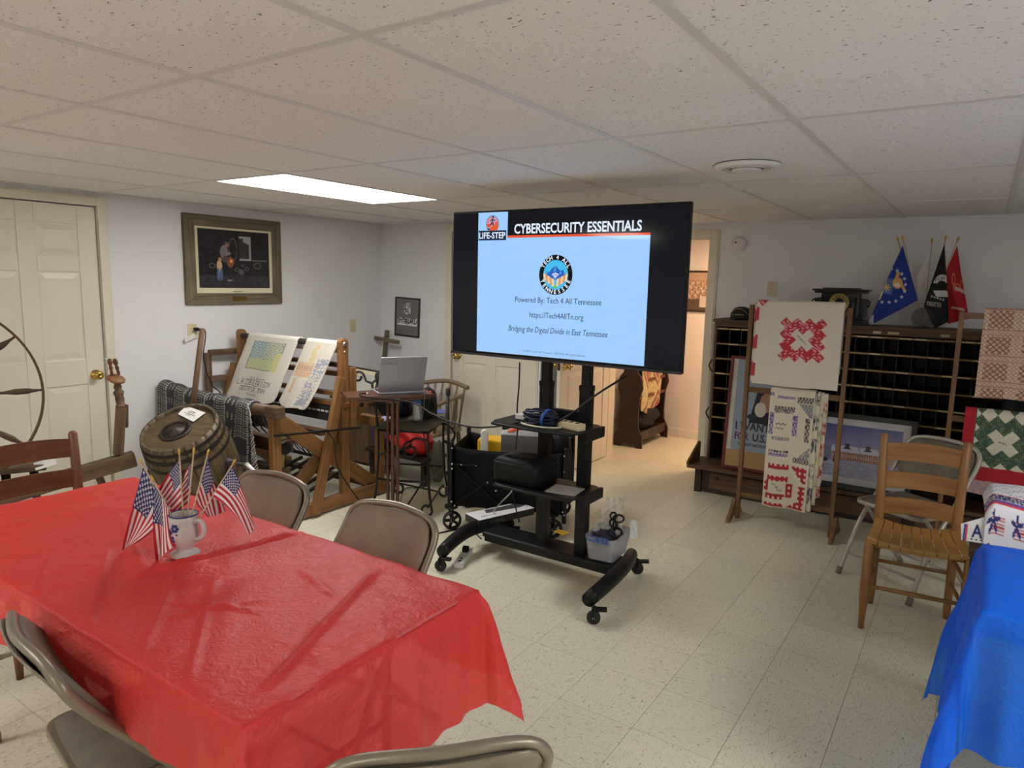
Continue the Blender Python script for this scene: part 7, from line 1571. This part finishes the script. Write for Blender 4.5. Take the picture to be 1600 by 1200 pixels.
draped(-.035, .42, .935, .42, greenq, 'red-bordered green quilt with white cross patches on the lower rail of the right stand', y=Q2 - .03, thick=.012, seed=8, n=240, m=260, off=.05)
c = Vector((.28, 5.22, .228)); blob('black_bag', 'black bag with white stitched emblem behind the right quilt stand', 'bag', c + Vector((0, -.02, .40)), .30, (.55, .36, 1.45), NAVY, .08, 61)
# ------------------------------------------------------------------ patriotic table things on a dark stand
t = thing('dark_table', 'small dark table behind the blue table, carrying the patriotic cloth', 'table', (.33, 3.17, 0))
g = G(); g.box((.33, 3.18, .655), (.58, .42, .026)); obj('tabletop', g, DARKW, t, bev=.004)
for sx in (-1, 1):
    for sy in (-1, 1): g = G(); g.beam((.33 + sx * .26, 3.18 + sy * .18, 0), (.33 + sx * .26, 3.18 + sy * .18, .645), .035, .035); obj('leg', g, DARKW, t)
def patriot(U, V):
    c = np.ones(U.shape + (3,)) * S(222, 222, 226); x = U
    c[(blotch(U * 6, V * 9, 2) > .62) & (V < .42)] = S(96, 104, 156); b = (V > .44) & (V < .56); c[b] = S(40, 46, 100); c[b & (blotch(U * 12, V * 30, 1) > .5)] = S(230, 230, 236); c[(V > .42) & (V < .44)] = S(190, 50, 56)
    r_ = (V > .57) & (V < .62); c[r_] = S(96, 70, 160); c[(V > .62) & (V < .65)] = S(200, 60, 70)
    lo = V > .70; q = (U * 6.5) % 1; st = lo & (V > .76) & (V < .90) & ((V * 42) % 1 < .5) & (q > .25) & (q < .85); c[st] = S(190, 60, 66); c[lo & st5(q * 40, V * 110, 14, 88, 11)] = S(40, 50, 110); return c
n, m = 130, 110; U, V = np.meshgrid(np.linspace(0, 1, n), np.linspace(0, 1, m), indexing='ij'); s_ = V * .485; hang = np.clip(s_ - .33, 0, None)
X = .075 + U * .46 + .012 * (V - .5); Y = 3.35 - np.minimum(s_, .33) - .012 * np.clip(hang * 20, 0, 1); Z = .835 + .012 * np.sin(U * 6 + V * 3) - .05 * np.clip((.06 - U) / .06, 0, 1) ** 2 - hang * .98 - .02 * np.exp(-((s_ - .33) / .02) ** 2) * .5
g = G(); g.grid(np.stack([X, Y, Z], -1)); bx_ = G(); bx_.box((.31, 3.19, .745), (.44, .30, .15)); t = thing('patriotic_cloth', 'folded white tablecloth printed with red and blue stars and stripes on the dark table', 'tablecloth', (.31, 3.19, .668)); obj('cloth_face', g, CLOTHP, t, col=patriot(U, V).reshape(-1, 3), solid=.003); obj('cloth_stack', bx_, plain('folded_cloth', S(206, 206, 208), .85), t, bev=.02)
A = frame_m(aty(1526, 828, 3.02), (.97, -.1, .06), (0, .15, 1)); t = thing('letter_pennant', 'white bunting pennant with a big letter A beside the patriotic cloth', 'pennant', A.translation)
g = G(); g.prism([(-.045, -.046), (.036, -.046), (.042, .062), (-.050, .014)], .004, A); obj('pennant_card', g, plain('pennant_paper', S(216, 214, 212), .7), t); text_fit('A', .034, .05, plain('navy_print', S(34, 40, 92), .6), t, A @ Matrix.Translation((.002, -.004, .0032)), bold=.02)
for x0, x1, cl in ((.026, .034, S(170, 40, 50)), (.034, .042, S(40, 60, 130)), (-.042, -.036, S(60, 70, 140)), (-.036, -.030, S(180, 60, 66))): g = G(); g.prism([(x0, -.046), (x1, -.046), (x1 + .003, .058 if x0 > 0 else .018), (x0 + .003, .055 if x0 > 0 else .015)], .001, A @ Matrix.Translation((0, 0, .0028))); obj('pennant_stripe', g, plain('pennant_stripe', cl, .7), t)
for k in range(3): g = G(); g.prism([(.0045 * (1 if i % 2 == 0 else .45) * math.sin(i * PI / 5), .0045 * (1 if i % 2 == 0 else .45) * math.cos(i * PI / 5)) for i in range(10)][::-1], .001, A @ Matrix.Translation((-.014 + k * .015, -.036, .0028))); obj('pennant_star', g, INK, t)

# ------------------------------------------------------------------ far room
def quilt_rack_side(t, y):
    pts = [(-.150, 0), (-.085, 0), (-.06, .035), (.06, .035), (.085, 0), (.150, 0), (.150, .11), (.105, .20), (.098, .30), (.105, .50), (.135, .60), (.115, .70), (.075, .75), (.075, .86), (.04, .92), (-.04, .92), (-.075, .86), (-.075, .75), (-.115, .70), (-.135, .60), (-.105, .50), (-.098, .30), (-.105, .20), (-.150, .11)]
    g = G(); g.prism(pts, .022, Matrix(((1, 0, 0, -2.81), (0, 0, -1, y), (0, 1, 0, 0), (0, 0, 0, 1)))); obj('side_board', g, DARKW, t, bev=.003)
t = thing('blanket_rack', 'dark wooden blanket rack with shaped ends in the room beyond the doorway', 'blanket rack', (-2.81, 6.59, 0)); quilt_rack_side(t, 6.26); quilt_rack_side(t, 6.92)
for x, z in ((-2.90, .66), (-2.72, .66), (-2.81, .84), (-2.72, .50)): g = G(); g.beam((x, 6.26, z), (x, 6.92, z), .02, .03); obj('rail', g, BROWNW, t)
g = G(); g.box((-2.81, 6.59, .14), (.24, .66, .02)); obj('shelf', g, DARKW, t); g = G(); g.box((-2.69, 6.59, .12), (.018, .66, .09)); obj('shelf_rail', g, DARKW, t)
def old_quilt(U, F, XZ):
    c = np.ones(U.shape + (3,)) * S(206, 190, 140); d = np.abs((U * 2.2) % 1 - .5) + np.abs((F * 1.3 + .2) % 1 - .5) * .9; c[d < .42] = S(146, 74, 62); c[d < .31] = S(190, 172, 140); c[d < .22] = S(160, 90, 80); c[(blotch(U * 6, F * 8, 2) > .6)] = S(150, 140, 120); return c
n, m = 90, 130; U, V = np.meshgrid(np.linspace(0, 1, n), np.linspace(0, 1, m), indexing='ij'); tot = .9; s_ = V * tot - .42; r_ = .03; ang = np.clip(s_ / r_, -PI / 2, PI / 2); hf = np.clip(s_ - r_ * PI / 2, 0, None); hb = np.clip(-s_ - r_ * PI / 2, 0, None)
X = -2.75 + np.sin(ang) * r_ + .025 * np.sin(U * 11) * np.clip(hf * 3, 0, 1); Y = 6.32 + U * .54; Z = .80 + np.cos(ang) * r_ - hf * (1 + .12 * np.sin(U * 5)) - hb
g = G(); g.grid(np.stack([X, Y, Z], -1)); tag(obj('old_quilt', g, QUILTP, col=old_quilt(U, np.clip(s_ / .48, -1, 1), None).reshape(-1, 3), solid=.012), 'old yellow and red patchwork quilt hung on the dark blanket rack', 'quilt')
blob('black_cushion', 'black folded blanket on the lower shelf of the dark blanket rack', 'blanket', Vector((-2.81, 6.58, .26)), .13, (.85, 2.1, .9), plain('black_wool', (.012, .012, .012), .9), .1, 71)
def group_photo(U, V):
    c = np.ones(U.shape + (3,)) * S(190, 160, 136); c *= (1 + .04 * blotch(U, V, 2))[..., None]; c[V > .70] = S(92, 76, 62); c[(V > .58) & (V < .72) & (blotch(U * 3, V, 1) > -.2)] = S(120, 98, 80)
    for r_ in range(4):
        for k in range(26):
            cx_, cy_ = (k + .5 + .25 * (r_ % 2)) / 26, .24 + .11 * r_ + .02 * math.sin(k * 2.3 + r_); c[ell(U, V, cx_, cy_ + .06, .014, .045)] = S(206, 186, 164) if (k + r_) % 2 else S(150, 126, 106); c[ell(U, V, cx_, cy_, .009, .028)] = S(176, 138, 112); c[ell(U, V, cx_, cy_ - .02, .009, .014)] = S(104, 80, 66)
    c[(U > .86) & (V > .62) & (V < .92)] = S(206, 190, 176); return c
picture('group_photograph', 'wide dark-framed sepia group photograph on the far wall beyond the doorway', frame_m((-2.70, FY, 1.545), (1, 0, 0), (0, 0, 1)), .78, .42, .018, .02, DARKW, 0, None, group_photo, (320, 140))
